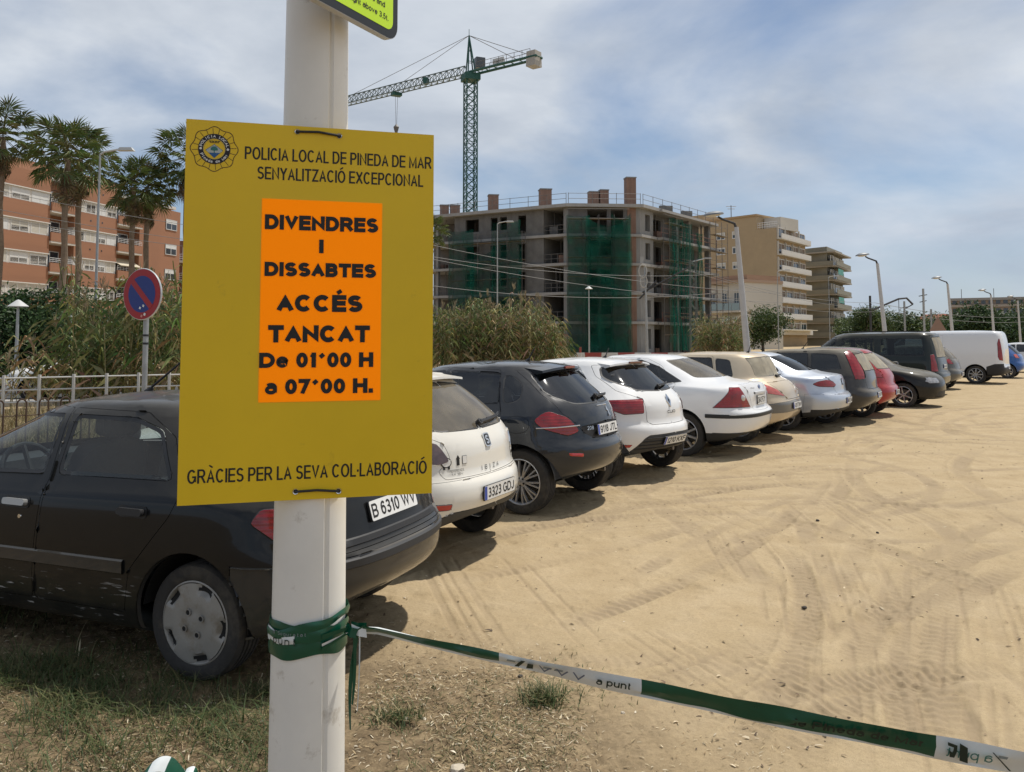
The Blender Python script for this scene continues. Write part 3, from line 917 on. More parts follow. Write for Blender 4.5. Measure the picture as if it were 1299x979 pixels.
	def region(s, name, parts, kind, mats, centre=False, rim=None, depth=None, sides=2, label=None):
		b = s.take(parts)
		if not b.faces:
			print('empty region', s.root.name, name); return []
		out = []
		if centre:
			out.append(s.finish(s.mirror(b, True), kind, mats, name, s.root, rim, depth))
		else:
			m = s.mirror(b)
			out.append(s.finish(b, kind, mats, name, s.root, rim, depth))
			out.append(s.finish(m, kind, mats, name, s.root, rim, depth))
		if label:
			for o in out: o['label'] = label
		return out
	def arches(s, lip=0.03):
		sp = s.spec
		for xa in (0.0, sp['wb']):
			Rr = sp['r'] + sp.get('arch', 0.05)
			poly = [(xa + Rr * math.cos(a), sp['r'] + 0.01 + Rr * math.sin(a)) for a in np.linspace(0, 2 * PI, 41)[:-1]]
			poly = [(x, z if z > sp['r'] else z - 0.15) for x, z in poly]
			s.select('side', poly)
			fs = [f for f in s.select('side', poly, cut=False) if f.calc_center_median().y > 0.45]
			bmesh.ops.delete(s.bm, geom=fs, context='FACES')
			be = [e for e in s.bm.edges if e.is_boundary and all(abs(math.hypot(v.co.x - xa, v.co.z - sp['r'] - 0.01) - Rr) < 0.02 and v.co.y > 0.45 for v in e.verts)]
			g = bmesh.ops.extrude_edge_only(s.bm, edges=be)
			for v in [x for x in g['geom'] if isinstance(x, bmesh.types.BMVert)]:
				v.co.y -= lip
				v.co.x -= (v.co.x - xa) * 0.02; v.co.z -= (v.co.z - sp['r']) * 0.02
	def shell(s, mats=None):
		"""what is left of the shell becomes the body"""
		b = s.mirror(s.bm, True)
		me = bpy.data.meshes.new('body')
		b.to_mesh(me)
		for m in (mats or [s.paint]): me.materials.append(m)
		me.polygons.foreach_set('use_smooth', [True] * len(me.polygons))
		me.set_sharp_from_angle(angle=R(38))
		body = meshobj('body', me, s.root)
		s.body = body
		# lining
		l = b.copy()
		bmesh.ops.delete(l, geom=[f for f in l.faces if f.calc_center_median().z < 0.33], context='FACES')
		l.normal_update()
		for v in l.verts: v.co -= v.normal * 0.03
		bmesh.ops.reverse_faces(l, faces=l.faces[:])
		ml = bpy.data.meshes.new('cabin_lining'); l.to_mesh(ml); l.free(); b.free()
		ml.materials.append(TRIM)
		meshobj('cabin_lining', ml, s.root)
		sp = s.spec
		u = MB()
		x0, x1 = sp['rear'][1][0] + 0.12, sp['front'][1][0] - 0.15
		hw = sp['wid'][0][0]
		u.box(((x0 + x1) / 2 + 0.2, 0, 0.27), (x1 - x0 - 0.5, hw * 1.15, 0.10))
		u.tube([(sp['rear'][1][0] + 0.6, -0.35, 0.30), (sp['rear'][1][0] + 0.12, -0.35, 0.31)], 0.025, 8, 1)
		u.box((0, 0, sp['r'] * 0.9), (0.09, 1.2, 0.09))
		for xa in (0.0, sp['wb']):
			Rr = sp['r'] + sp.get('arch', 0.05) + 0.012
			yo = sp['track'] - 0.02
			for sg in (-1, 1):
				n = 20
				V = []
				for k in range(n + 1):
					a = 0.12 + (PI - 0.24) * k / n
					for y in (yo, yo - 0.30):
						V.append((xa + Rr * math.cos(a), sg * y, sp['r'] + Rr * math.sin(a)))
				u.add(V, [(2 * k, 2 * k + 1, 2 * k + 3, 2 * k + 2) for k in range(n)])
				u.add([(xa, sg * (yo - 0.30), sp['r'])] + V[1::2], [(0, k + 1, k + 2) for k in range(n)])
		u.build('underbody', [DARK, pmat('exhaust_steel', (0.2, 0.18, 0.16), 0.5, 0.7)], s.root)
	def wheels(s, style, near=None, tyre_w=0.20):
		sp = s.spec
		for xa in (0.0, sp['wb']):
			for sg in (1, -1):
				b, t, rm = wheel_meshes(sp['r'], tyre_w, style)
				h = meshobj('wheel', b, s.root, (xa, sg * (sp['track'] - tyre_w / 2), sp['r']))
				if sg < 0: h.rotation_euler = (0, 0, PI)
				h.rotation_euler.y = rnd.uniform(0, 6)
				meshobj('tyre', t, h); meshobj('rim', rm, h)
	def seats(s, rear=True):
		sp = s.spec
		z0 = 0.30
		xs = sp.get('seat_x', 1.28)
		def seat(x, y, wd, tall):
			m = MB()
			# cushion, backrest, headrest as soft bevelled slabs
			def slab(c, size, rot):
				n = 8
				poly = [(math.copysign(abs(math.cos(a))**0.45, math.cos(a)) * size[0] / 2, math.copysign(abs(math.sin(a))**0.45, math.sin(a)) * size[1] / 2) for a in np.linspace(0, 2 * PI, 25)[:-1]]
				mat = Matrix.Translation(c) @ Matrix.Rotation(rot, 4, 'Y')
				V = []
				for t, k in ((-0.5, 0.82), (-0.3, 1), (0.3, 1), (0.5, 0.82)):
					V += [mat @ Vector((t * size[2], px * k, py * k)) for px, py in poly]
				q = len(poly)
				F = [(i * q + j, i * q + (j + 1) % q, (i + 1) * q + (j + 1) % q, (i + 1) * q + j) for i in range(3) for j in range(q)]
				F += [tuple(range(q))[::-1], tuple(range(3 * q, 4 * q))]
				m.add(V, F)
			slab((x, y, z0 + 0.22), (wd, 0.50, 0.17), PI / 2)
			slab((x - 0.30, y, z0 + 0.50), (wd, 0.62, 0.16), -0.28)
			slab((x - 0.42, y, z0 + 0.50 + tall), (wd * 0.56, 0.21, 0.11), -0.15)
			for e in (-0.05, 0.05):
				m.tube([(x - 0.37, y + e, z0 + 0.72), (x - 0.42, y + e, z0 + 0.50 + tall)], 0.008, 6)
			m.build('seat', TRIM, s.root, True)
		seat(xs, 0.36, 0.50, 0.42); seat(xs, -0.36, 0.50, 0.42)
		if rear:
			seat(xs - 0.85, 0.36, 0.52, 0.36); seat(xs - 0.85, -0.36, 0.52, 0.36)
		d = MB()
		xd = sp['front'][7][0] - 0.25
		d.box((xd, 0, 0.80), (0.45, sp['wid'][6][0] * 1.75, 0.22), taper=0.9)
		d.build('dashboard', TRIM, s.root)
		wv = MB()
		c = Vector((xd - 0.42, 0.36, 0.86)); ax = Vector((-0.9, 0, 0.42)).normalized()
		u_ = Vector((0, 1, 0)); w_ = ax.cross(u_)
		pts = [c + (u_ * math.cos(a) + w_ * math.sin(a)) * 0.185 for a in np.linspace(0, 2 * PI, 25)]
		wv.tube(pts, 0.016, 8, cap=False)
		for a in (0.4, PI - 0.4, 1.5 * PI):
			wv.tube([c, c + (u_ * math.cos(a) + w_ * math.sin(a)) * 0.18], 0.016, 6)
		wv.tube([c, c - ax * 0.3], 0.03, 8)
		wv.build('steering_wheel', BLACK, s.root, True)
	# ---- fittings
	def frame(s, p, n, up=Vector((0, 0, 1))):
		zc = n.normalized(); xc = up.cross(zc).normalized(); yc = zc.cross(xc)
		m = Matrix.Identity(4)
		for i in range(3):
			m[i][0], m[i][1], m[i][2], m[i][3] = xc[i], yc[i], zc[i], p[i]
		return m
	def put(s, name, me, mat, parent=None):
		o = meshobj(name, me, parent or s.root)
		o.matrix_local = mat
		return o
	def plate(s, text, z, y=0.0, w=0.52, h=0.11, euro=True, lift=0.008, zt=None):
		p, n = s.back(y, z)
		p2, _ = s.back(y, z + h / 2); p1, _ = s.back(y, z - h / 2)
		nn = Vector((-(p2.z - p1.z), 0, (p2.x - p1.x))).normalized()
		if nn.x > 0: nn = -nn
		m = s.frame(p + nn * lift, nn)
		b = MB()
		poly = round_poly([(-w / 2, -h / 2), (w / 2, -h / 2), (w / 2, h / 2), (-w / 2, h / 2)], 0.012)
		b.prism(poly, -0.012, None, 1)
		b.prism([(x * 0.985, y_ * 0.95) for x, y_ in poly], 0.0012, Matrix.Translation((0, 0, 0.0)), 0)
		if euro: b.box((-w / 2 + 0.026, 0, 0.0014), (0.04, h * 0.9, 0.0012), None, 2)
		o = s.put('number_plate', b.mesh('number_plate', [PLATE, BLACK, PLATEBLUE]), m)
		t = text_mesh(text, width=w * (0.84 if euro else 0.93), height=h * 0.66, bold=0.012, depth=0.0026)
		l = meshobj('plate_lettering', t, o); l.location = (0.022 if euro else 0, 0, 0)
		return o
	def badge_text(s, text, y, z, width, height, mat=None, bold=0.0):
		p, n = s.back(y, z)
		return s.put('badge_lettering', text_mesh(text, width, height, bold=bold, depth=0.003, mat=mat or CHROME), s.frame(p + n * 0.001, n))
	def wiper(s, y0, y1, z, dz=0.02, mat=None):
		m = MB()
		pts = []
		for k in range(5):
			y = y0 + (y1 - y0) * k / 4
			p, n = s.back(y, z + dz * k / 4)
			pts.append(p + n * 0.022)
		m.tube(pts, [0.02, 0.016, 0.012, 0.010, 0.008], 6)
		p, n = s.back(y0, z)
		m.tube([p - n * 0.01, p + n * 0.035], 0.025, 10)
		pts2 = [q + Vector((0, 0, 0.012)) for q in pts[1:]]
		m.tube(pts2, 0.007, 5)
		m.build('rear_wiper', BLACK, s.root, True)
	def handle(s, x, z, mat, parent, w=0.17, h=0.035, sides=(1, -1)):
		p, n = s.side(x, z)
		for sg in sides:
			m = MB()
			n2 = Vector((n.x, n.y * sg, n.z)); p2 = Vector((p.x, p.y * sg, p.z))
			poly = round_poly([(-w / 2, -h / 2), (w / 2, -h / 2), (w / 2, h / 2), (-w / 2, h / 2)], 0.014)
			m.prism([(x_ * 1.12, y_ * 1.7) for x_, y_ in poly], 0.003, None, 1)
			m.prism(poly, 0.028, Matrix.Translation((0, 0, 0.004)), 0)
			s.put('door_handle', m.mesh('door_handle', [mat, BLACK]), s.frame(p2, n2), parent[0 if sg > 0 else 1] if parent else s.root)
	def side_strip(s, name, x0, x1, z0, z1, h, mat, d=0.012, n=14):
		for sg in (1, -1):
			m = MB()
			V, F = [], []
			for k in range(n + 1):
				t = k / n
				x = x0 + (x1 - x0) * t; z = z0 + (z1 - z0) * t
				p, nn = s.side(x, z)
				if p is None: continue
				for dz, dy in ((-h / 2, 0.0), (-h / 2 + 0.008, d), (h / 2 - 0.008, d), (h / 2, 0.0)):
					q, _ = s.side(x, z + dz)
					if q is None: q = p
					V.append((q.x, (q.y + dy) * sg, q.z))
			nn = len(V) // 4
			for k in range(nn - 1):
				for j in range(3):
					f = (4 * k + j, 4 * k + j + 1, 4 * k + 5 + j, 4 * k + 4 + j)
					F.append(f if sg > 0 else f[::-1])
			m.add(V, F); m.build(name, mat, s.root, True)
	def back_strip(s, name, y0, y1, z, h, mat, d=0.010, n=20, dz=0.0):
		m = MB(); V, F = [], []
		for k in range(n + 1):
			y = y0 + (y1 - y0) * k / n
			zz = z + dz * (abs(y) / max(abs(y0), abs(y1)))**2
			for e, dd in ((-h / 2, 0.0), (-h / 2 + h * 0.15, d), (h / 2 - h * 0.15, d), (h / 2, 0.0)):
				p, nn = s.back(y, zz + e)
				if p is None: continue
				V.append(p + Vector((nn.x, nn.y, 0)).normalized() * dd)
		q = len(V) // 4
		for k in range(q - 1):
			for j in range(3): F.append((4 * k + j, 4 * k + j + 1, 4 * k + 5 + j, 4 * k + 4 + j))
		m.add(V, F)
		return m.build(name, mat, s.root, True)
	def mirrors(s, x, z, mat):
		p, n = s.side(x, z)
		for sg in (1, -1):
			m = MB()
			c = Vector((x + 0.02, (p.y + 0.13) * sg, z + 0.06))
			V = []
			N1, N2 = 10, 14
			for i in range(N1 + 1):
				a = -PI / 2 + PI * i / N1
				for k in range(N2):
					b = 2 * PI * k / N2
					e = lambda t: math.copysign(abs(t)**0.6, t)
					V.append(c + Vector((0.075 * e(math.cos(a)) * e(math.cos(b)), 0.115 * e(math.cos(a)) * e(math.sin(b)), 0.075 * e(math.sin(a)))))
			F = [(i * N2 + k, i * N2 + (k + 1) % N2, (i + 1) * N2 + (k + 1) % N2, (i + 1) * N2 + k) for i in range(N1) for k in range(N2)]
			m.add(V, F)
			m.tube([(x, (p.y - 0.02) * sg, z - 0.01), c], 0.028, 8)
			m.build('wing_mirror', mat, s.root, True)
	def antenna(s, x, l=0.2, lean=0.6):
		h = s.bvh.ray_cast(Vector((x, 1e-3, 3)), Vector((0, 0, -1)))
		p = h[0]
		m = MB()
		m.tube([p - Vector((0, 0, 0.01)), p + Vector((-0.03, 0, 0.025))], [0.03, 0.012], 8)
		m.tube([p + Vector((-0.02, 0, 0.02)), p + Vector((-l * lean, 0, l * math.sqrt(1 - lean * lean)))], [0.008, 0.005], 6)
		m.build('antenna', BLACK, s.root, True)
	def place(s, px, py, theta, near=1, which='rear', sink=0.0, wheel='near'):
		"""park the car with its near wheel (rear or front axle) touching the ground at the photo's spot"""
		g = ground(px, py)
		s.root.rotation_euler = (0, 0, PI - R(theta)) if near > 0 else (0, 0, -R(theta))
		rot = Matrix.Rotation(s.root.rotation_euler.z, 3, 'Z')
		loc = Vector((0 if which == 'rear' else s.spec['wb'], near * s.spec['track'], 0))
		if wheel == 'RR': loc.y = -s.spec['track'] + 0.1
		s.root.location = g - rot @ loc
		s.root.location.z = -sink
GL = glass_mat('car_glass', (0.30, 0.34, 0.34))
GLD = glass_mat('car_glass_dark', (0.10, 0.115, 0.12), ior=1.85)
GLDUST = glass_mat('car_glass_dusty', (0.34, 0.38, 0.36), dust=0.26, ior=1.8)
GLDUST2 = glass_mat('car_glass_very_dusty', (0.2, 0.2, 0.2), dust=0.75, dustcol=(0.40, 0.36, 0.28))
def hatch_front(L, zh=0.93, xc=2.25, xt=1.3, H=1.40):
	"""nose, bonnet and windscreen outline for a small hatchback of length-from-rear-axle L"""
	return [(L - 0.20, .2), (L - 0.06, .22), (L - 0.01, .34), (L, .48), (L - 0.015, .60), (L - 0.09, .73), (L - 0.36, .86), (xc, zh + .04), ((xc + xt) / 2 + 0.06, (zh + H) / 2 + 0.01), (xt + 0.15, H - 0.07), (xt, H - 0.03)]
# ---- black five-door hatchback beside the pole
def car_xsara():
	P = paint_mat('paint_dull_black', (0.007, 0.008, 0.009), dust=0.13, scuff=0.9, dustcol=(0.36, 0.31, 0.23), rough=0.30, gloss=0.45)
	BP = paint_mat('bumper_black_plastic', (0.03, 0.03, 0.03), dust=0.22, rough=0.5)
	sp = dict(
		rear=[(-.50, .33), (-.64, .35), (-.72, .40), (-.765, .48), (-.765, .575), (-.70, .63), (-.66, .78), (-.58, .95), (-.30, 1.13), (.10, 1.28), (.27, 1.325)],
		front=[(3.15, .2), (3.3, .22), (3.38, .33), (3.40, .46), (3.38, .56), (3.28, .66), (2.95, .79), (2.40, .90), (2.03, 1.07), (1.55, 1.28), (1.38, 1.325)],
		wid=[(.70, .20, .20), (.79, .21, .21), (.83, .29, .29), (.85, .46, .44), (.852, .60, .56), (.845, .73, .68), (.83, .86, .80), (.795, .93, .885), (.705, 1.10, 1.07), (.60, 1.265, 1.265), (.54, 1.325, 1.32)],
		Lr=[.58] * 7 + [.75] * 4, nr=[2.45] * 5 + [2.7] * 2 + [3.2] * 4,
		ztop=1.365, xmid=1.2, wb=2.54, r=.287, track=.80, arch=.055, seat_x=1.42)
	c = Car('parked_car', sp, P)
	c.arches()
	g = glass_mat('car_glass_faint', (0.66, 0.73, 0.73), dust=0.035)
	c.region('side_window', [('side', [(1.10, .95), (2.18, .915), (1.60, 1.245), (1.16, 1.262)], .03)], 'glass', [g, BLACK], rim=.022)
	c.region('side_window', [('side', [(.18, .968), (1.00, .953), (1.06, 1.262), (.60, 1.258), (.38, 1.20)], .04)], 'glass', [g, BLACK], rim=.022)
	c.region('quarter_window', [('side', [(-.12, .985), (.10, .975), (.29, 1.185), (.14, 1.15)], .03)], 'glass', [GLD, BLACK], rim=.02)
	c.region('windscreen', [('front', [(0, .95), (.66, .95), (.55, 1.27), (0, 1.295)], .03)], 'glass', [g, BLACK], centre=True, rim=.03)
	c.region('rear_window', [('rear', [(0, .975), (.60, .975), (.47, 1.235), (0, 1.262)], .03)], 'glass', [g, BLACK], centre=True, rim=.03)
	c.region('tail_light', [('wrap', [('r', .57, .665), ('s', -.50, .675), ('s', -.33, .80), ('s', -.36, .865), ('r', .61, .87)], .03)], 'light', [REDLENS, BLACK])
	c.region('headlight', [('side', [(3.0, .60), (3.4, .60), (3.4, .74), (3.02, .76)], .02), ('front', [(.42, .58), (.9, .58), (.9, .76), (.42, .72)], .02)], 'light', [CLEARLENS, BLACK])
	c.region('rear_bumper', [('side', [(-.9, .2), (-.20, .2), (-.33, .33), (-.345, .56), (-.48, .60), (-.9, .60)], 0), ('rear', [(0, .2), (.95, .2), (.95, .60), (0, .60)], 0)], 'panel', [BP], centre=True, rim=.005, depth=.004)
	fd = c.region('door', [('side', [(1.08, .30), (2.14, .30), (2.24, .60), (2.25, .89), (1.63, 1.295), (1.13, 1.297), (1.045, .93)], .02)], 'panel', [P])
	rd = c.region('door', [('side', [(.42, .30), (1.065, .30), (1.03, .93), (1.115, 1.297), (.55, 1.29), (.28, 1.17), (.08, .93), (.14, .80), (.26, .66), (.38, .52)], .02)], 'panel', [P])
	c.region('tailgate', [('rear', [(0, .615), (.60, .615), (.53, .665), (.58, .87), (.62, .96), (.49, 1.268), (0, 1.285)], 0)], 'panel', [P], centre=True, rim=.004)
	c.handle(1.22, .80, pmat('silver_handle', (.45, .45, .44), .35, .5), fd)
	c.handle(.38, .81, BLACK, rd)
	for sg in (1, -1):
		p, n = c.side(1.19, .725)
		m = MB().lathe([(0.0001, .004), (.011, .004), (.013, 0)], 12, 'Z')
		c.put('door_lock', m.mesh('door_lock', CHROME, True), c.frame(Vector((p.x, p.y * sg, p.z)), Vector((n.x, n.y * sg, n.z))), fd[0 if sg > 0 else 1])
	c.side_strip('rubbing_strip', .42, 2.05, .53, .52, .075, BP, .012)
	c.back_strip('bumper_moulding', -.72, .72, .565, .05, BLACK, .012)
	c.back_strip('tailgate_garnish', -.52, .52, .655, .04, BLACK, .008)
	c.shell()
	c.plate('B 6310 WV', .775, w=.50, euro=False)
	c.wheels('cover', tyre_w=.19)
	c.seats()
	c.mirrors(2.16, .90, P)
	c.antenna(1.15, .42, .82)
	c.place(244, 866, 22)
	tag(c.root, 'dusty black five-door hatchback with silver wheel cover, half hidden behind the white pole', 'car', 'cars parked in a row on the sand')
	return c
# ---- white hatchback behind the yellow board
def car_ibiza():
	P = paint_mat('paint_white_grubby', (0.74, 0.72, 0.66), dust=0.35)
	sp = dict(
		rear=[(-.38, .34), (-.50, .36), (-.58, .42), (-.615, .51), (-.60, .61), (-.535, .67), (-.515, .86), (-.43, 1.00), (-.22, 1.20), (.00, 1.36), (.06, 1.395)],
		front=hatch_front(3.3, H=1.41),
		wid=[(.70, .20, .20), (.79, .21, .21), (.83, .30, .30), (.845, .48, .46), (.848, .61, .58), (.84, .74, .69), (.825, .88, .81), (.79, .985, .92), (.695, 1.18, 1.14), (.585, 1.34, 1.33), (.52, 1.395, 1.385)],
		Lr=[.58] * 7 + [.6] * 4, nr=[2.4] * 5 + [2.6] * 2 + [3.0] * 4,
		ztop=1.425, xmid=1.2, wb=2.46, r=.295, track=.80, arch=.05)
	c = Car('parked_car', sp, P)
	c.arches()
	c.region('side_window', [('side', [(.92, .99), (1.95, .95), (1.45, 1.31), (.95, 1.34)], .03)], 'glass', [GL, BLACK])
	c.region('side_window', [('side', [(.05, 1.08), (.86, 1.0), (.88, 1.34), (.40, 1.33)], .05)], 'glass', [GL, BLACK])
	c.region('windscreen', [('front', [(0, .97), (.66, .97), (.54, 1.32), (0, 1.345)], .03)], 'glass', [GL, BLACK], centre=True, rim=.03)
	c.region('rear_window', [('rear', [(0, .985), (.52, 1.0), (.60, 1.05), (.49, 1.30), (0, 1.345)], .04)], 'glass', [GLDUST, BLACK], centre=True, rim=.014)
	c.region('tail_light', [('wrap', [('r', .49, .79), ('r', .60, .765), ('s', -.36, .79), ('s', -.30, .86), ('r', .72, .955), ('r', .57, .93)], .05)], 'light', [SMOKELENS, CHROME])
	c.region('headlight', [('front', [(.40, .58), (.9, .58), (.9, .76), (.42, .72)], .02)], 'light', [CLEARLENS, BLACK])
	dk = pmat('diffuser_grey', (.05, .05, .05), .7, var=.2)
	c.region('rear_diffuser', [('rear', [(0, .2), (.66, .2), (.72, .36), (.54, .43), (0, .43)], .02)], 'panel', [dk], centre=True, rim=.003)
	rf = pmat('reflector_red', (.45, .01, .01), .2, coat=1.0)
	c.region('reflector', [('rear', [(.56, .455), (.72, .46), (.72, .505), (.55, .495)], .01)], 'light', [rf, BLACK], rim=.003, depth=.003)
	fd = c.region('door', [('side', [(.82, .32), (1.98, .32), (2.03, .62), (2.0, .93), (1.50, 1.345), (.90, 1.375), (.84, .95)], .03)], 'panel', [P])
	c.region('tailgate', [('rear', [(0, .655), (.56, .665), (.60, .73), (.49, .80), (.53, .92), (.64, .98), (.52, 1.33), (0, 1.37)], .02)], 'panel', [P], centre=True, rim=.004)
	c.region('rear_bumper', [('rear', [(0, .42), (.9, .30), (.9, .655), (0, .65)], 0), ('side', [(-.7, .25), (-.28, .25), (-.33, .64), (-.7, .66)], 0)], 'panel', [P], centre=True, rim=.003)
	c.handle(.98, .83, P, fd)
	# roof spoiler
	m = MB(); V, F = [], []
	for k in range(13):
		y = -.42 + .84 * k / 12
		x = .03 + .05 * (y / .5)**2
		z = 1.400 - .03 * (y / .5)**2
		V += [(x + .08, y, z + .006), (x - .11, y, z - .018), (x - .112, y, z - .036), (x + .02, y, z - .04)]
	for k in range(12):
		for j in range(4): F.append((4 * k + j, 4 * k + (j + 1) % 4, 4 * k + 4 + (j + 1) % 4, 4 * k + 4 + j))
	F += [(3, 2, 1, 0), (48, 49, 50, 51)]
	m.add(V, F); m.build('spoiler', P, c.root, True)
	c.shell()
	c.plate('3323 GDJ', .53)
	c.wheels('steel', tyre_w=.19)
	c.seats()
	c.wiper(-.02, -.52, 1.02, .02)
	# square S emblem
	p, n = c.back(0, .90)
	m = MB().prism(round_poly([(-.045, -.055), (.045, -.055), (.045, .055), (-.045, .055)], .02), .008, None, 0)
	m.prism(round_poly([(-.036, -.046), (.036, -.046), (.036, .046), (-.036, .046)], .018), .009, None, 1)
	e = c.put('emblem', m.mesh('emblem', [CHROME, BLACK]), c.frame(p, n))
	meshobj('emblem_letter', text_mesh('S', .05, .07, bold=.03, depth=.0098, mat=CHROME), e)
	for i, ch in enumerate('IBIZA'):
		c.badge_text(ch, .13 - .065 * i, .70, .012 if ch == 'I' else .035, .035, BLACK)
	c.badge_text('REFERENCE', .44, .72, .15, .018, BLACK); c.badge_text('1.4 16v', .44, .695, .12, .018, BLACK)
	# stickers: animal outline, little figure, skull-shaped sticker with two eyes
	def sticker(y, z, poly, mat, d=.0015, scale=1.0):
		p, n = c.back(y, z)
		c.put('sticker', MB().prism([(a * scale, b * scale) for a, b in poly], d, None, 0).mesh('sticker', mat), c.frame(p + n * .0015, n))
	blob = [(math.cos(a) * .05, math.sin(a) * .036) for a in np.linspace(0, 2 * PI, 19)[:-1]]
	sticker(.53, .785, blob, INK); sticker(.53, .785, blob, WHITE, .003, .82)
	for dy in (-.02, .02): sticker(.53 + dy, .748, [(-.008, -.012), (.008, -.012), (.008, .012), (-.008, .012)], INK, .003)
	sticker(.42, .79, [(-.014, -.035), (.014, -.035), (.014, .01), (.02, .012), (0, .04), (-.02, .012), (-.014, .01)], INK)
	sticker(.35, .79, [(-.025, -.03), (.025, -.03), (.025, .03), (-.025, .03)], INK); sticker(.35, .79, [(-.022, -.027), (.022, -.027), (.022, .027), (-.022, .027)], WHITE, .003)
	skull = [(0, -.07), (.018, -.03), (.03, .0), (.036, .04), (.02, .065), (-.02, .065), (-.036, .04), (-.03, .0), (-.018, -.03)]
	sticker(-.53, .755, skull, INK, scale=1.1); sticker(-.53, .755, skull, WHITE, .003, 1.0)
	for dy in (-.014, .014): sticker(-.53 + dy, .745, [(-.006, -.012), (.006, -.012), (.008, .012), (-.008, .012)], INK, .0045)
	sticker(-.60, .80, [(-.008, -.02), (.008, -.02), (.008, .02), (-.008, .02)], INK)
	c.place(600, 673, 26, wheel='RR')
	tag(c.root, 'white hatchback with dark stickers on its tailgate, between the black and the dark grey hatchbacks', 'car', 'cars parked in a row on the sand')
	return c
# ---- dark grey hatchback
def car_208():
	P = paint_mat('paint_blue_grey', (0.015, 0.019, 0.026), dust=0.10, metal=0.3, rough=0.3)
	sp = dict(
		rear=[(-.40, .36), (-.52, .38), (-.60, .44), (-.64, .54), (-.635, .63), (-.59, .69), (-.56, .88), (-.49, 1.02), (-.29, 1.20), (-.09, 1.365), (-.03, 1.405)],
		front=hatch_front(3.32, H=1.42),
		wid=[(.70, .21, .21), (.80, .23, .22), (.845, .32, .31), (.865, .50, .47), (.87, .63, .59), (.862, .76, .70), (.845, .90, .82), (.795, 1.01, .93), (.695, 1.19, 1.15), (.585, 1.35, 1.34), (.52, 1.41, 1.395)],
		Lr=[.66] * 7 + [.66] * 4, nr=[2.15] * 7 + [2.3, 2.6, 2.8, 2.8],
		ztop=1.455, xmid=1.2, wb=2.54, r=.31, track=.82, arch=.05)
	c = Car('parked_car', sp, P)
	c.arches()
	c.region('side_window', [('side', [(1.0, 1.0), (2.0, .96), (1.47, 1.325), (1.02, 1.355)], .03)], 'glass', [GLD, BLACK])
	c.region('side_window', [('side', [(.26, 1.05), (.93, 1.01), (.95, 1.355), (.42, 1.345), (.33, 1.335)], .03)], 'glass', [GLD, BLACK])
	c.region('quarter_window', [('side', [(.03, 1.10), (.10, 1.055), (.22, 1.05), (.30, 1.335), (.16, 1.31), (.05, 1.22)], .06)], 'glass', [GLD, BLACK])
	c.region('windscreen', [('front', [(0, .98), (.66, .98), (.54, 1.33), (0, 1.36)], .03)], 'glass', [GLD, BLACK], centre=True, rim=.03)
	c.region('rear_window', [('rear', [(0, 1.035), (.42, 1.04), (.56, 1.11), (.575, 1.17), (.50, 1.345), (0, 1.365)], .05)], 'glass', [GLD, BLACK], centre=True, rim=.018)
	c.region('tail_light', [('wrap', [('r', .47, .79), ('r', .60, .745), ('s', -.22, .82), ('s', -.13, .90), ('s', -.19, .965), ('r', .68, .99), ('r', .56, .925)], .05)], 'light', [REDLENS, BLACK])
	c.region('headlight', [('front', [(.40, .60), (.9, .60), (.9, .80), (.42, .74)], .02)], 'light', [CLEARLENS, BLACK])
	c.region('plate_recess', [('rear', [(0, .70), (.30, .71), (.43, .77), (.455, .83), (0, .865)], .02)], 'inlay', [BLACK], centre=True, depth=-.012)
	dk = pmat('lower_bumper_grey', (.06, .055, .05), .5, var=.2)
	rf = pmat('reflector_red', (.45, .01, .01), .2, coat=1.0)
	c.region('reflector', [('rear', [(.50, .545), (.64, .565), (.65, .60), (.50, .585)], .012)], 'light', [rf, BLACK], rim=.004, depth=.003)
	fd = c.region('door', [('side', [(.98, .33), (2.02, .33), (2.08, .62), (2.05, .94), (1.52, 1.36), (1.0, 1.385), (.96, .96)], .03)], 'panel', [P])
	rd = c.region('door', [('side', [(.42, .33), (.965, .33), (.945, .96), (.985, 1.385), (.35, 1.375), (.245, 1.06), (.20, .95), (.28, .70), (.40, .55)], .03)], 'panel', [P])
	c.region('tailgate', [('rear', [(0, .70), (.30, .71), (.43, .77), (.50, .86), (.60, .965), (.61, 1.15), (.53, 1.37), (0, 1.39)], .0)], 'panel', [P], centre=True, rim=.003)
	c.region('fuel_flap', [('side', [(-.10, .80), (.02, .77), (.14, .80), (.15, .87), (.10, .935), (-.02, .945), (-.11, .90)], .05)], 'panel', [P], rim=.003)
	c.handle(1.12, .88, P, fd); c.handle(.42, .90, P, rd)
	# spoiler with brake light
	m = MB(); V, F = [], []
	for k in range(17):
		y = -.47 + .94 * k / 16
		x = -.06 + .10 * (y / .53)**2; z = 1.418 - .045 * (y / .53)**2
		V += [(x + .12, y, z + .012), (x - .09, y, z - .016), (x - .095, y, z - .040), (x - .02, y, z - .055)]
	for k in range(16):
		for j in range(4): F.append((4 * k + j, 4 * k + (j + 1) % 4, 4 * k + 4 + (j + 1) % 4, 4 * k + 4 + j))
	F += [(3, 2, 1, 0), (64, 65, 66, 67)]
	m.add(V, F); sp_ = m.build('spoiler', P, c.root, True)
	MB().box((-.152, 0, 1.392), (.02, .22, .024)).build('brake_light', REDLENS, sp_)
	# chrome streak across the tail light
	for sg in (1, -1):
		m = MB(); pts = []
		for k in range(7):
			t = k / 6
			y = .47 + .33 * t
			p, n = c.back(y, .845 - .015 * t)
			if p is None: continue
			pts.append(Vector((p.x, p.y * sg, p.z)) + Vector((n.x, n.y * sg, n.z)) * .010)
		m.tube(pts, .006, 6); m.build('chrome_strip', CHROME, c.root, True)
	c.shell()
	c.plate('9118 JTL', .785, w=.50, lift=.004)
	c.wheels('multi', tyre_w=.20)
	c.seats()
	c.wiper(-.02, -.42, 1.09, -.01)
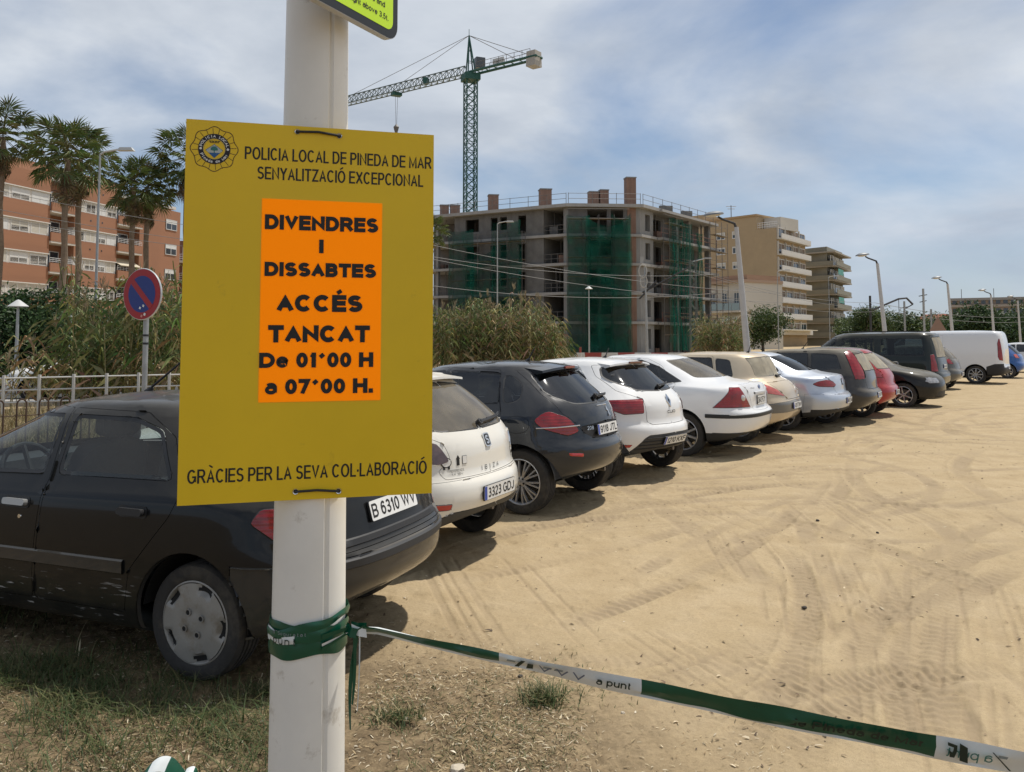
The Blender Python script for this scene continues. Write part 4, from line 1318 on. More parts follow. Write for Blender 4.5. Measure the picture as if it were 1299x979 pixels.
	c.mirrors(1.95, .96, P)
	lion = [(-.02, -.05), (-.008, -.02), (.0, .0), (-.018, .01), (-.008, .035), (.004, .05), (.016, .042), (.010, .03), (.014, .012), (.026, .018), (.018, -.002), (.012, -.02), (.024, -.045), (.014, -.05), (.002, -.026), (-.008, -.05)]
	p, n = c.back(-.10, .945)
	c.put('emblem', MB().prism([(a * 1.1, b * 1.1) for a, b in lion], .008).mesh('emblem', CHROME), c.frame(p, n))
	c.badge_text('208', .33, .81, .10, .035, CHROME)
	m = MB(); p0, n0 = c.back(-.15, 1.01); p1, n1 = c.back(.1, 1.01)
	m.tube([p0 + n0 * .004, p1 + n1 * .004], .006, 6); m.build('chrome_strip', CHROME, c.root)
	c.antenna(.35, .17, .55)
	c.place(659, 653, 29)
	tag(c.root, 'dark blue-grey hatchback with many-spoke alloy wheels and red tail lights, nearest fully visible rear', 'car', 'cars parked in a row on the sand')
	return c
# ---- white hatchback with wide red lamps
def car_clio():
	P = paint_mat('paint_white_clean', (0.78, 0.78, 0.77), dust=0.16)
	sp = dict(
		rear=[(-.40, .34), (-.52, .36), (-.59, .43), (-.63, .53), (-.62, .62), (-.57, .68), (-.55, .88), (-.43, 1.04), (-.22, 1.20), (-.02, 1.365), (.04, 1.40)],
		front=hatch_front(3.42, H=1.41),
		wid=[(.70, .21, .21), (.80, .23, .22), (.845, .32, .31), (.862, .50, .47), (.866, .63, .59), (.86, .76, .70), (.845, .92, .82), (.775, 1.04, .94), (.68, 1.20, 1.15), (.58, 1.35, 1.34), (.515, 1.405, 1.395)],
		Lr=[.66] * 7 + [.7] * 4, nr=[2.15] * 7 + [2.3, 2.6, 2.8, 2.8],
		ztop=1.445, xmid=1.2, wb=2.59, r=.31, track=.82, arch=.05)
	c = Car('parked_car', sp, P)
	c.arches()
	c.region('side_window', [('side', [(1.0, 1.0), (2.05, .96), (1.5, 1.325), (1.02, 1.35)], .03)], 'glass', [GLD, BLACK])
	c.region('side_window', [('side', [(.22, 1.20), (.26, 1.08), (.93, 1.01), (.95, 1.35), (.45, 1.335)], .03)], 'glass', [GLD, BLACK])
	c.region('windscreen', [('front', [(0, .98), (.66, .98), (.54, 1.33), (0, 1.355)], .03)], 'glass', [GL, BLACK], centre=True, rim=.03)
	c.region('rear_window', [('rear', [(0, 1.045), (.40, 1.06), (.57, 1.17), (.58, 1.22), (.50, 1.335), (0, 1.36)], .03)], 'glass', [GLD, BLACK], centre=True, rim=.02)
	c.region('tail_light', [('wrap', [('r', .46, .80), ('r', .68, .79), ('s', -.18, .85), ('s', -.12, .93), ('s', -.15, .96), ('r', .42, .97)], .03)], 'light', [REDLENS, BLACK])
	c.region('headlight', [('front', [(.40, .60), (.9, .60), (.9, .80), (.42, .74)], .02)], 'light', [CLEARLENS, BLACK])
	dk = pmat('diffuser_grey', (.05, .05, .05), .7, var=.2)
	c.region('rear_diffuser', [('rear', [(0, .2), (.62, .2), (.66, .34), (.52, .52), (.46, .55), (0, .56)], .02)], 'panel', [dk], centre=True, rim=.003)
	rf = pmat('reflector_red', (.45, .01, .01), .2, coat=1.0)
	c.region('reflector', [('rear', [(.66, .41), (.80, .415), (.80, .45), (.64, .445)], .008)], 'light', [rf, BLACK], rim=.003, depth=.003)
	fd = c.region('door', [('side', [(.98, .33), (2.05, .33), (2.1, .62), (2.07, .95), (1.54, 1.36), (1.0, 1.38), (.96, .96)], .03)], 'panel', [P])
	rd = c.region('door', [('side', [(.42, .33), (.965, .33), (.945, .96), (.985, 1.38), (.42, 1.365), (.15, 1.14), (.20, .95), (.28, .70), (.40, .55)], .03)], 'panel', [P])
	c.region('tailgate', [('rear', [(0, .66), (.38, .665), (.44, .70), (.44, .97), (.62, 1.06), (.61, 1.22), (.53, 1.36), (0, 1.385)], .02)], 'panel', [P], centre=True, rim=.006)
	for k in range(4):
		o = c.back_strip('diffuser_slat', -.60 + .035 * k, .60 - .035 * k, .385 + .042 * k, .014, BLACK, .012)
	m = MB(); V, F = [], []
	for k in range(17):
		y = -.47 + .94 * k / 16
		x = .02 + .10 * (y / .53)**2; z = 1.412 - .045 * (y / .53)**2
		V += [(x + .12, y, z + .010), (x - .09, y, z - .014), (x - .095, y, z - .036), (x - .02, y, z - .055)]
	for k in range(16):
		for j in range(4): F.append((4 * k + j, 4 * k + (j + 1) % 4, 4 * k + 4 + (j + 1) % 4, 4 * k + 4 + j))
	F += [(3, 2, 1, 0), (64, 65, 66, 67)]
	m.add(V, F); sp_ = m.build('spoiler', P, c.root, True)
	MB().box((-.073, 0, 1.388), (.02, .30, .022)).build('brake_light', pmat('dark_red_lens', (.12, .01, .01), .15, coat=1.0), sp_)
	c.shell()
	c.plate('1210 KXF', .475, lift=.012)
	c.wheels('ten', tyre_w=.20)
	c.seats()
	c.wiper(-.02, -.36, 1.09, .02)
	c.mirrors(2.0, .96, P)
	p, n = c.back(0, .93)
	dm = [(0, -.085), (.045, 0), (0, .085), (-.045, 0)]
	m = MB()
	inner = [(x * .45, y * .5) for x, y in dm]
	V = [(x, y, .01) for x, y in dm] + [(x, y, .01) for x, y in inner] + [(x * 1.05, y * 1.05, 0) for x, y in dm] + [(x, y, 0) for x, y in inner]
	F = []
	for i in range(4):
		j = (i + 1) % 4
		F += [(i, j, 4 + j, 4 + i), (8 + i, 8 + j, j, i), (4 + i, 4 + j, 12 + j, 12 + i)]
	m.add(V, F)
	m.prism([(x * .42, y * .46) for x, y in dm], .004, None, 1)
	c.put('emblem', m.mesh('emblem', [CHROME, BLACK]), c.frame(p, n))
	c.badge_text('CLIO', -.02, .80, .20, .036, pmat('badge_dark', (.12, .12, .12), .3, .8), .02)
	c.antenna(.40, .14, .5)
	c.place(838, 591, 40, wheel='RR')
	tag(c.root, 'white five-door hatchback with wide red lamps and black lower rear grille, beside the white saloon', 'car', 'cars parked in a row on the sand')
	return c
# ---- saloons
def saloon(name, paint, v, glass):
	sp = dict(v)
	c = Car(name, sp, paint)
	c.arches()
	return c
def car_focus():
	P = paint_mat('paint_white_saloon', (0.76, 0.77, 0.78), dust=0.2)
	sp = dict(
		rear=[(-.70, .33), (-.84, .35), (-.92, .42), (-.965, .53), (-.97, .63), (-.90, .69), (-.895, .87), (-.84, 1.035), (-.42, 1.085), (-.02, 1.27), (.32, 1.40), (.46, 1.43)],
		front=[(3.2, .2), (3.38, .22), (3.46, .33), (3.49, .46), (3.47, .57), (3.36, .68), (3.0, .81), (2.7, .88), (2.35, .96), (1.98, 1.16), (1.52, 1.37), (1.38, 1.415)],
		wid=[(.73, .22, .22), (.83, .24, .24), (.87, .33, .32), (.888, .50, .48), (.89, .63, .60), (.885, .76, .71), (.87, .90, .82), (.845, .975, .90), (.805, 1.02, .955), (.71, 1.19, 1.16), (.60, 1.365, 1.36), (.54, 1.42, 1.41)],
		Lr=[.55] * 8 + [.75] * 4, nr=[2.7] * 8 + [3.0] * 4, Lf=[.8] * 7 + [.75] * 5, nf=[2.5] * 7 + [2.8] * 5,
		ztop=1.445, xmid=1.2, seat_x=1.55, wb=2.64, r=.315, track=.83, arch=.05)
	c = Car('parked_car', sp, P)
	c.arches()
	c.region('side_window', [('side', [(1.03, 1.01), (2.05, .98), (1.58, 1.34), (1.06, 1.365)], .03)], 'glass', [GLD, BLACK])
	c.region('side_window', [('side', [(.02, 1.06), (.20, 1.035), (.96, 1.015), (.99, 1.365), (.70, 1.36), (.42, 1.27)], .03)], 'glass', [GLD, BLACK])
	c.region('windscreen', [('front', [(0, 1.0), (.66, 1.0), (.55, 1.35), (0, 1.375)], .03)], 'glass', [GL, BLACK], centre=True, rim=.03)
	c.region('rear_window', [('rear', [(0, 1.115), (.60, 1.115), (.49, 1.365), (0, 1.385)], .03)], 'glass', [GLDUST, BLACK], centre=True, rim=.02)
	c.region('tail_light', [('wrap', [('r', .43, .715), ('s', -.46, .715), ('s', -.66, .94), ('r', .72, 1.0), ('r', .60, 1.0)], .014)], 'light', [REDLENS, BLACK])
	c.region('headlight', [('front', [(.45, .60), (.9, .60), (.9, .80), (.46, .74)], .02)], 'light', [CLEARLENS, BLACK])
	fd = c.region('door', [('side', [(1.01, .33), (2.1, .33), (2.15, .62), (2.12, .96), (1.62, 1.375), (1.04, 1.395), (.99, .98)], .03)], 'panel', [P])
	rd = c.region('door', [('side', [(.43, .33), (.995, .33), (.975, .98), (1.02, 1.395), (.62, 1.385), (.40, 1.29), (.10, 1.02), (.18, .90), (.28, .70), (.40, .55)], .03)], 'panel', [P])
	c.region('boot_lid', [('rear', [(0, .655), (.34, .665), (.38, .72), (.50, .99), (.54, 1.03), (0, 1.055)], .02)], 'panel', [P], centre=True, rim=.004)
	dk = pmat('lower_bumper_black', (.025, .025, .025), .7, var=.2)
	c.region('lower_valance', [('rear', [(0, .2), (.9, .2), (.9, .37), (0, .375)], 0), ('side', [(-.99, .2), (-.36, .2), (-.33, .36), (-.99, .375)], 0)], 'panel', [dk], centre=True, rim=.002)
	c.back_strip('bumper_moulding', -.84, .84, .60, .055, BLACK, .012, 40)
	c.side_strip('bumper_moulding', -.70, -.36, .60, .60, .055, BLACK, .012, 10)
	c.handle(1.16, .90, P, fd); c.handle(.40, .92, P, rd)
	c.shell()
	c.plate('2642 FCY', .80, w=.40, h=.13, lift=.012, euro=False)
	c.back_strip('boot_garnish', -.28, .28, .905, .035, pmat('grey_garnish', (.5, .5, .5), .4), .02)
	c.wheels('ten', tyre_w=.20)
	c.seats()
	c.mirrors(2.05, .97, P)
	for sg in (1, -1):
		p, n = c.back(.60 * sg, .85)
		c.put('lamp_roundel', MB().lathe([(.0001, .012), (.03, .012), (.042, .006), (.044, .0)], 20, 'Z').mesh('lamp_roundel', CLEARLENS, True), c.frame(p + n * .008, n))
	p, n = c.back(0, .985)
	m = MB().lathe([(.0001, .008), (.03, .008), (.035, .0)], 20, 'Z')
	for i, v in enumerate(m.v): m.v[i] = (v[0] * 1.5, v[1], v[2])
	e = c.put('emblem', m.mesh('emblem', pmat('emblem_blue', (.02, .05, .16), .3, coat=1.0), True), c.frame(p, n))
	c.badge_text('FOCUS', .30, .975, .13, .022, pmat('badge_dark', (.12, .12, .12), .3, .8))
	c.place(866, 579, 32)
	tag(c.root, 'white four-door saloon with triangular red lamps and black bumper strip', 'car', 'cars parked in a row on the sand')
	return c
def car_megane():
	P = paint_mat('paint_beige', (0.52, 0.43, 0.31), dust=0.35, metal=0.25)
	sp = dict(
		rear=[(-.48, .34), (-.60, .36), (-.68, .42), (-.715, .51), (-.715, .62), (-.68, .68), (-.645, .83), (-.50, .975), (-.36, 1.05), (-.26, 1.30), (-.20, 1.385), (-.12, 1.415)],
		front=[(3.1, .2), (3.25, .22), (3.33, .33), (3.36, .46), (3.34, .57), (3.24, .68), (2.9, .81), (2.6, .88), (2.25, .95), (1.9, 1.16), (1.42, 1.37), (1.25, 1.415)],
		wid=[(.72, .22, .22), (.82, .24, .24), (.865, .33, .32), (.885, .50, .48), (.888, .63, .60), (.88, .76, .71), (.865, .88, .82), (.835, .965, .90), (.80, 1.01, .955), (.705, 1.20, 1.16), (.61, 1.365, 1.36), (.56, 1.415, 1.41)],
		Lr=[.55] * 7 + [.55] * 5, nr=[2.5] * 7 + [2.6, 2.8, 3, 3, 3], Lf=[.8] * 7 + [.75] * 5, nf=[2.5] * 7 + [2.8] * 5,
		ztop=1.455, xmid=1.2, wb=2.62, r=.315, track=.83, arch=.05)
	c = Car('parked_car', sp, P)
	c.arches()
	c.region('side_window', [('side', [(1.03, 1.01), (2.0, .98), (1.5, 1.34), (1.06, 1.365)], .03)], 'glass', [GLD, BLACK])
	c.region('side_window', [('side', [(.42, 1.03), (.96, 1.015), (.99, 1.365), (.52, 1.36)], .03)], 'glass', [GLD, BLACK])
	c.region('quarter_window', [('side', [(.10, 1.05), (.38, 1.035), (.46, 1.355), (.20, 1.33)], .05)], 'glass', [GLD, BLACK])
	c.region('windscreen', [('front', [(0, 1.0), (.66, 1.0), (.55, 1.35), (0, 1.375)], .03)], 'glass', [GL, BLACK], centre=True, rim=.03)
	c.region('rear_window', [('rear', [(0, 1.06), (.62, 1.06), (.555, 1.365), (0, 1.385)], .03)], 'glass', [GLDUST2, BLACK], centre=True, rim=.01)
	c.region('tail_light', [('wrap', [('r', .42, .745), ('s', -.33, .82), ('s', -.20, .95), ('r', .70, .95), ('r', .58, .86)], .015)], 'light', [pmat('red_pale_lens', (.50, .10, .08), .2, coat=1.0, var=.3, vscale=18), BLACK], rim=.003)
	c.region('headlight', [('front', [(.45, .60), (.9, .60), (.9, .80), (.46, .74)], .02)], 'light', [CLEARLENS, BLACK])
	dk = paint_mat('bumper_band_grey', (.14, .135, .125), dust=.35, rough=.5)
	c.region('bumper_band', [('rear', [(0, .50), (.9, .48), (.9, .62), (.62, .655), (0, .675)], .0), ('side', [(-.8, .48), (-.42, .50), (-.38, .60), (-.8, .65)], 0)], 'panel', [dk], centre=True, rim=.003)
	c.region('boot_face', [('rear', [(0, .69), (.34, .69), (.40, .73), (.55, .86), (.62, .97), (0, .985)], .02)], 'panel', [P], centre=True, rim=.006)
	fd = c.region('door', [('side', [(1.01, .33), (2.05, .33), (2.1, .62), (2.07, .96), (1.54, 1.375), (1.04, 1.395), (.99, .98)], .03)], 'panel', [P])
	rd = c.region('door', [('side', [(.43, .33), (.995, .33), (.975, .98), (1.02, 1.395), (.5, 1.39), (.40, 1.02), (.30, .90), (.32, .70), (.42, .55)], .03)], 'panel', [P])
	c.handle(1.16, .88, P, fd); c.handle(.45, .90, P, rd)
	c.shell()
	c.plate('4207 DHV', .585, w=.50, lift=.012)
	c.wheels('ten', tyre_w=.20)
	c.seats()
	c.wiper(0.0, -.32, 1.04, .0)
	c.badge_text('MEGANE', -.32, .90, .16, .024, pmat('badge_dark', (.12, .12, .12), .3, .8))
	c.antenna(.1, .14, .4)
	c.place(938, 561, 33)
	tag(c.root, 'beige hatchback with upright dusty rear window and grey bumper band', 'car', 'cars parked in a row on the sand')
	return c
def car_cordoba():
	P = paint_mat('paint_silver_blue', (0.50, 0.55, 0.63), dust=0.22, metal=0.5)
	sp = dict(
		rear=[(-.75, .33), (-.90, .36), (-.97, .44), (-1.0, .55), (-.985, .64), (-.90, .70), (-.88, .86), (-.83, 1.00), (-.45, 1.06), (-.02, 1.26), (.32, 1.38), (.46, 1.41)],
		front=[(3.1, .2), (3.24, .22), (3.32, .33), (3.35, .46), (3.33, .57), (3.22, .68), (2.9, .81), (2.6, .88), (2.25, .95), (1.9, 1.15), (1.45, 1.35), (1.3, 1.395)],
		wid=[(.70, .24, .22), (.80, .27, .24), (.83, .35, .32), (.85, .50, .48), (.852, .63, .60), (.845, .76, .71), (.835, .88, .82), (.815, .955, .90), (.78, 1.01, .955), (.69, 1.18, 1.15), (.585, 1.345, 1.34), (.52, 1.40, 1.39)],
		Lr=[.55] * 8 + [.75] * 4, nr=[2.5] * 8 + [3.0] * 4, Lf=[.8] * 7 + [.75] * 5, nf=[2.5] * 7 + [2.8] * 5,
		ztop=1.425, xmid=1.2, seat_x=1.5, wb=2.46, r=.30, track=.79, arch=.05)
	c = Car('parked_car', sp, P)
	c.arches()
	c.region('side_window', [('side', [(1.0, 1.0), (1.95, .97), (1.5, 1.32), (1.02, 1.345)], .03)], 'glass', [GLD, BLACK])
	c.region('side_window', [('side', [(.06, 1.08), (.20, 1.03), (.93, 1.005), (.96, 1.345), (.62, 1.335), (.28, 1.24)], .07)], 'glass', [GLD, BLACK])
	c.region('windscreen', [('front', [(0, 1.0), (.64, 1.0), (.53, 1.33), (0, 1.355)], .03)], 'glass', [GL, BLACK], centre=True, rim=.03)
	c.region('rear_window', [('rear', [(0, 1.09), (.57, 1.09), (.46, 1.345), (0, 1.365)], .04)], 'glass', [glass_mat('car_glass_blue', (.05, .07, .12)), BLACK], centre=True, rim=.012)
	c.region('tail_light', [('wrap', [('r', .38, .84), ('r', .48, .80), ('s', -.62, .815), ('s', -.52, .86), ('s', -.62, .915), ('r', .62, .94), ('r', .48, .91)], .05)], 'light', [REDLENS, BLACK])
	c.region('headlight', [('front', [(.45, .60), (.9, .60), (.9, .80), (.46, .74)], .02)], 'light', [CLEARLENS, BLACK])
	dk = pmat('lower_bumper_black', (.025, .025, .025), .7, var=.2)
	c.region('lower_valance', [('rear', [(0, .2), (.9, .2), (.9, .40), (.55, .42), (0, .43)], 0), ('side', [(-1.05, .2), (-.36, .2), (-.33, .34), (-1.05, .42)], 0)], 'panel', [dk], centre=True, rim=.002)
	c.region('boot_lid', [('rear', [(0, .67), (.40, .68), (.50, .80), (.56, .95), (.60, 1.0), (0, 1.03)], .02)], 'panel', [P], centre=True, rim=.004)
	c.region('rear_bumper', [('rear', [(0, .44), (.9, .40), (.9, .69), (.5, .675), (0, .66)], 0), ('side', [(-1.1, .41), (-.36, .35), (-.40, .68), (-1.1, .69)], 0)], 'panel', [P], centre=True, rim=.003)
	fd = c.region('door', [('side', [(.98, .33), (1.98, .33), (2.03, .62), (2.0, .95), (1.54, 1.355), (1.0, 1.375), (.96, .96)], .03)], 'panel', [P])
	rd = c.region('door', [('side', [(.42, .33), (.965, .33), (.945, .96), (.985, 1.375), (.5, 1.365), (.15, 1.20), (.02, 1.04), (.22, .86), (.40, .55)], .03)], 'panel', [P])
	c.handle(1.12, .88, P, fd); c.handle(.38, .90, P, rd)
	c.shell()
	c.plate('8061 CKM', .55, w=.44, lift=.004)
	c.wheels('ten', tyre_w=.19)
	c.seats()
	p, n = c.back(0, .885)
	m = MB().prism(round_poly([(-.045, -.06), (.045, -.06), (.045, .06), (-.045, .06)], .02), .008, None, 0)
	m.prism(round_poly([(-.03, -.045), (.03, -.045), (.03, .045), (-.03, .045)], .018), .010, None, 1)
	c.put('emblem', m.mesh('emblem', [BLACK, CHROME]), c.frame(p, n))
	c.place(994, 546, 33)
	tag(c.root, 'silver-blue four-door saloon with small oval red lamps', 'car', 'cars parked in a row on the sand')
	return c
def car_estate():
	P = paint_mat('paint_grey_very_dusty', (0.035, 0.032, 0.03), dust=0.6, dustcol=(.33, .29, .22))
	sp = dict(
		rear=[(-.60, .34), (-.74, .36), (-.84, .42), (-.90, .52), (-.885, .62), (-.82, .68), (-.80, .86), (-.76, 1.02), (-.68, 1.2), (-.56, 1.40), (-.48, 1.45)],
		front=hatch_front(3.4, H=1.45),
		wid=[(.72, .23, .22), (.82, .25, .24), (.86, .34, .32), (.88, .50, .48), (.885, .63, .60), (.88, .76, .71), (.865, .90, .82), (.825, 1.0, .95), (.735, 1.2, 1.16), (.63, 1.39, 1.37), (.57, 1.45, 1.43)],
		Lr=[.5] * 7 + [.5] * 4, nr=[2.8] * 7 + [3.2] * 4,
		ztop=1.475, xmid=1.2, wb=2.64, r=.315, track=.83, arch=.05)
	c = Car('parked_car', sp, P)
	c.arches()
	c.region('side_window', [('side', [(1.03, 1.01), (2.0, .98), (1.5, 1.37), (1.06, 1.39)], .03)], 'glass', [GLD, BLACK])
	c.region('side_window', [('side', [(.30, 1.03), (.96, 1.015), (.99, 1.39), (.34, 1.39)], .03)], 'glass', [GLD, BLACK])
	c.region('quarter_window', [('side', [(-.34, 1.07), (.25, 1.035), (.28, 1.39), (-.22, 1.36)], .03)], 'glass', [GLD, BLACK])
	c.region('windscreen', [('front', [(0, 1.0), (.66, 1.0), (.55, 1.36), (0, 1.39)], .03)], 'glass', [GL, BLACK], centre=True, rim=.03)
	c.region('rear_window', [('rear', [(0, 1.045), (.53, 1.045), (.50, 1.37), (0, 1.40)], .03)], 'glass', [GLDUST2, BLACK], centre=True, rim=.01)
	c.region('tail_light', [('wrap', [('r', .60, .88), ('s', -.58, .88), ('s', -.54, 1.0), ('s', -.34, 1.40), ('u', .02, 1.45), ('r', .56, 1.06)], .02)], 'light', [REDLENS, BLACK])
	c.region('headlight', [('front', [(.45, .60), (.9, .60), (.9, .80), (.46, .74)], .02)], 'light', [CLEARLENS, BLACK])
	c.region('tailgate', [('rear', [(0, .68), (.56, .69), (.585, .85), (.55, 1.04), (.515, 1.40), (0, 1.42)], .02)], 'panel', [P], centre=True, rim=.006)
	fd = c.region('door', [('side', [(1.01, .33), (2.05, .33), (2.1, .62), (2.07, .96), (1.54, 1.395), (1.04, 1.42), (.99, .98)], .03)], 'panel', [P])
	rd = c.region('door', [('side', [(.43, .33), (.995, .33), (.975, .98), (1.02, 1.42), (.32, 1.42), (.27, 1.0), (.30, .70), (.42, .55)], .03)], 'panel', [P])
	c.handle(1.16, .88, P, fd); c.handle(.45, .90, P, rd)
	c.shell()
	c.plate('7350 FTB', .56, w=.44, lift=.004)
	c.wheels('ten', tyre_w=.20)
	c.antenna(.6, .2, .6)
	c.place(1046, 537, 33)
	tag(c.root, 'dust-covered dark estate car with tall red lamps running up to the roof', 'car', 'cars parked in a row on the sand')
	return c
def small_hatch(name, P, glass, label, place, lamp=None, plate='5518 BNR', style='five', H=1.42, near=1, which='rear', theta=37, lampz=(.80, .97), rear_glass=None, group='cars parked in a row on the sand', cat='car'):
	sp = dict(
		rear=[(-.38, .33), (-.50, .35), (-.58, .41), (-.615, .50), (-.60, .61), (-.54, .68), (-.51, .86), (-.43, 1.00), (-.26, 1.20), (-.06, H - .06), (.0, H - .025)],
		front=hatch_front(3.25, H=H),
		wid=[(.68, .21, .21), (.77, .22, .22), (.815, .31, .30), (.83, .49, .46), (.833, .62, .58), (.825, .75, .73), (.81, .89, .87), (.775, .99, .96), (.685, 1.18, 1.16), (.575, H - .075, H - .085), (.515, H - .025, H - .03)],
		Lr=[.5] * 7 + [.6] * 4, nr=[2.5] * 7 + [3.0] * 4,
		ztop=H + .01, xmid=1.2, wb=2.46, r=.30, track=.79, arch=.05)
	c = Car(name, sp, P)
	c.arches()
	c.region('side_window', [('side', [(.98, .995), (1.95, .98), (1.45, H - .105), (1.0, H - .085)], .03)], 'glass', [glass, BLACK])
	c.region('side_window', [('side', [(.08, 1.04), (.92, .99), (.94, H - .085), (.34, H - .095)], .04)], 'glass', [glass, BLACK])
	c.region('windscreen', [('front', [(0, 1.0), (.64, 1.0), (.53, H - .10), (0, H - .07)], .03)], 'glass', [glass, BLACK], centre=True, rim=.03)
	c.region('rear_window', [('rear', [(0, 1.02), (.56, 1.03), (.48, H - .10), (0, H - .075)], .03)], 'glass', [rear_glass or glass, BLACK], centre=True, rim=.015)
	c.region('tail_light', [('wrap', [('r', .54, lampz[0]), ('s', -.30, lampz[0] + .01), ('s', -.22, lampz[1] - .03), ('r', .58, lampz[1])], .03)], 'light', [lamp or REDLENS, BLACK])
	c.region('headlight', [('side', [(2.93, .63), (3.3, .585), (3.3, .70), (2.97, .745)], .03), ('front', [(.40, .60), (.66, .595), (.66, .74), (.43, .705)], .02)], 'light', [pmat('headlight_lens', (.30, .30, .31), .12, .2, coat=1.0, var=.4, vscale=16), BLACK])
	c.region('grille', [('front', [(0, .26), (.50, .26), (.42, .40), (0, .42)], .02)], 'inlay', [BLACK], centre=True, depth=-.015)
	c.region('tailgate', [('rear', [(0, .67), (.48, .68), (.53, .82), (.55, .98), (.60, 1.02), (.51, H - .06), (0, H - .045)], .02)], 'panel', [P], centre=True, rim=.005)
	fd = c.region('door', [('side', [(.96, .33), (1.97, .33), (2.02, .62), (2.0, .94), (1.49, H - .065), (.99, H - .05), (.94, .95)], .03)], 'panel', [P])
	rd = c.region('door', [('side', [(.42, .33), (.945, .33), (.925, .95), (.975, H - .05), (.32, H - .06), (.02, 1.03), (.22, .86), (.40, .55)], .03)], 'panel', [P])
	c.handle(1.10, .86, P, fd); c.handle(.36, .88, P, rd)
	c.shell()
	if plate: c.plate(plate, .52, w=.44, lift=.004)
	c.wheels(style, tyre_w=.19)
	c.mirrors(1.92, .94, P)
	if place: c.place(place[0], place[1], theta, near, which)
	tag(c.root, label, cat, group)
	return c
def boxy(name, P, sp, label, place, windows, lamp, plate, glass, style, bumper=None, theta=37, rear_glass=True):
	c = Car(name, sp, P)
	c.arches()
	for w in windows:
		c.region('side_window', [('side', w, .04)], 'glass', [glass, BLACK], rim=.02)
	H = sp['ztop']
	c.region('windscreen', [('front', [(0, 1.08), (.74, 1.08), (.66, H - .16), (0, H - .13)], .03)], 'glass', [GL, BLACK], centre=True, rim=.03)
	if rear_glass:
		c.region('rear_window', [('rear', [(0, 1.12), (.66, 1.12), (.62, H - .16), (0, H - .14)], .04)], 'glass', [GLDUST2, BLACK], centre=True, rim=.015)
	c.region('tail_light', [('wrap', lamp, .02)], 'light', [REDLENS, BLACK])
	c.region('headlight', [('front', [(.48, .62), (.95, .62), (.95, .88), (.5, .80)], .02)], 'light', [CLEARLENS, BLACK])
	if bumper:
		hb, side_b, bm_ = bumper
		c.region('rear_bumper', [('rear', [(0, .2), (1.1, .2), (1.1, hb), (0, hb)], 0), ('side', side_b, 0)], 'panel', [bm_], centre=True, rim=.003)
	c.region('tailgate', [('rear', [(0, .70), (.70, .70), (.72, 1.1), (.66, H - .10), (0, H - .08)], .02)], 'panel', [P], centre=True, rim=.006)
	return c
def car_mpv():
	P = paint_mat('paint_dark_green', (0.013, 0.019, 0.017), dust=0.18, gloss=.6)
	sp = dict(
		rear=[(-.62, .30), (-.82, .33), (-.92, .42), (-.95, .54), (-.93, .64), (-.88, .70), (-.86, .92), (-.82, 1.12), (-.76, 1.45), (-.66, 1.78), (-.58, 1.84)],
		front=[(3.5, .22), (3.68, .25), (3.76, .36), (3.78, .5), (3.76, .62), (3.68, .76), (3.5, .92), (3.0, 1.10), (2.6, 1.45), (2.15, 1.76), (1.95, 1.82)],
		wid=[(.78, .26, .26), (.88, .28, .28), (.93, .36, .36), (.95, .54, .54), (.955, .66, .66), (.95, .8, .8), (.94, .98, .94), (.915, 1.12, 1.08), (.85, 1.45, 1.42), (.77, 1.76, 1.73), (.70, 1.835, 1.81)],
		Lr=[.45] * 7 + [.45] * 4, nr=[3.4] * 7 + [3.6] * 4,
		ztop=1.87, xmid=1.4, wb=2.95, r=.33, track=.90, arch=.05)
	c = boxy('parked_minibus', P, sp, '', None, [[(-.50, 1.16), (.72, 1.15), (.72, 1.68), (-.42, 1.68)], [(.90, 1.15), (1.85, 1.14), (1.85, 1.68), (.90, 1.68)], [(2.0, 1.14), (2.85, 1.12), (2.3, 1.62), (2.0, 1.67)]],
			 [('r', .76, .72), ('s', -.66, .72), ('s', -.62, 1.20), ('r', .76, 1.22)], '', glass_mat('car_glass_mid', (.25, .30, .30)), 'five')
	c.region('door', [('side', [(.80, .40), (1.90, .40), (1.92, 1.10), (1.90, 1.74), (.82, 1.75), (.80, 1.0)], .03)], 'panel', [P])
	c.region('door', [('side', [(1.95, .40), (2.60, .40), (2.86, .9), (2.95, 1.10), (2.32, 1.70), (1.95, 1.74), (1.95, 1.0)], .03)], 'panel', [P])
	c.handle(1.75, .98, BLACK, None); c.handle(2.15, .98, BLACK, None)
	c.shell()
	c.plate('6604 CBD', .86, w=.50, lift=.012)
	c.wheels('five', tyre_w=.2)
	c.mirrors(2.85, 1.12, BLACK)
	m = MB()
	for y in (-.55, .55): m.tube([(-.4, y, 1.88), (1.9, y, 1.875)], .016, 6)
	m.build('roof_rail', BLACK, c.root)
	c.place(1151, 502, 37)
	tag(c.root, 'tall dark green people carrier behind the black hatchback that faces out', 'minibus', 'cars parked in a row on the sand')
	return c
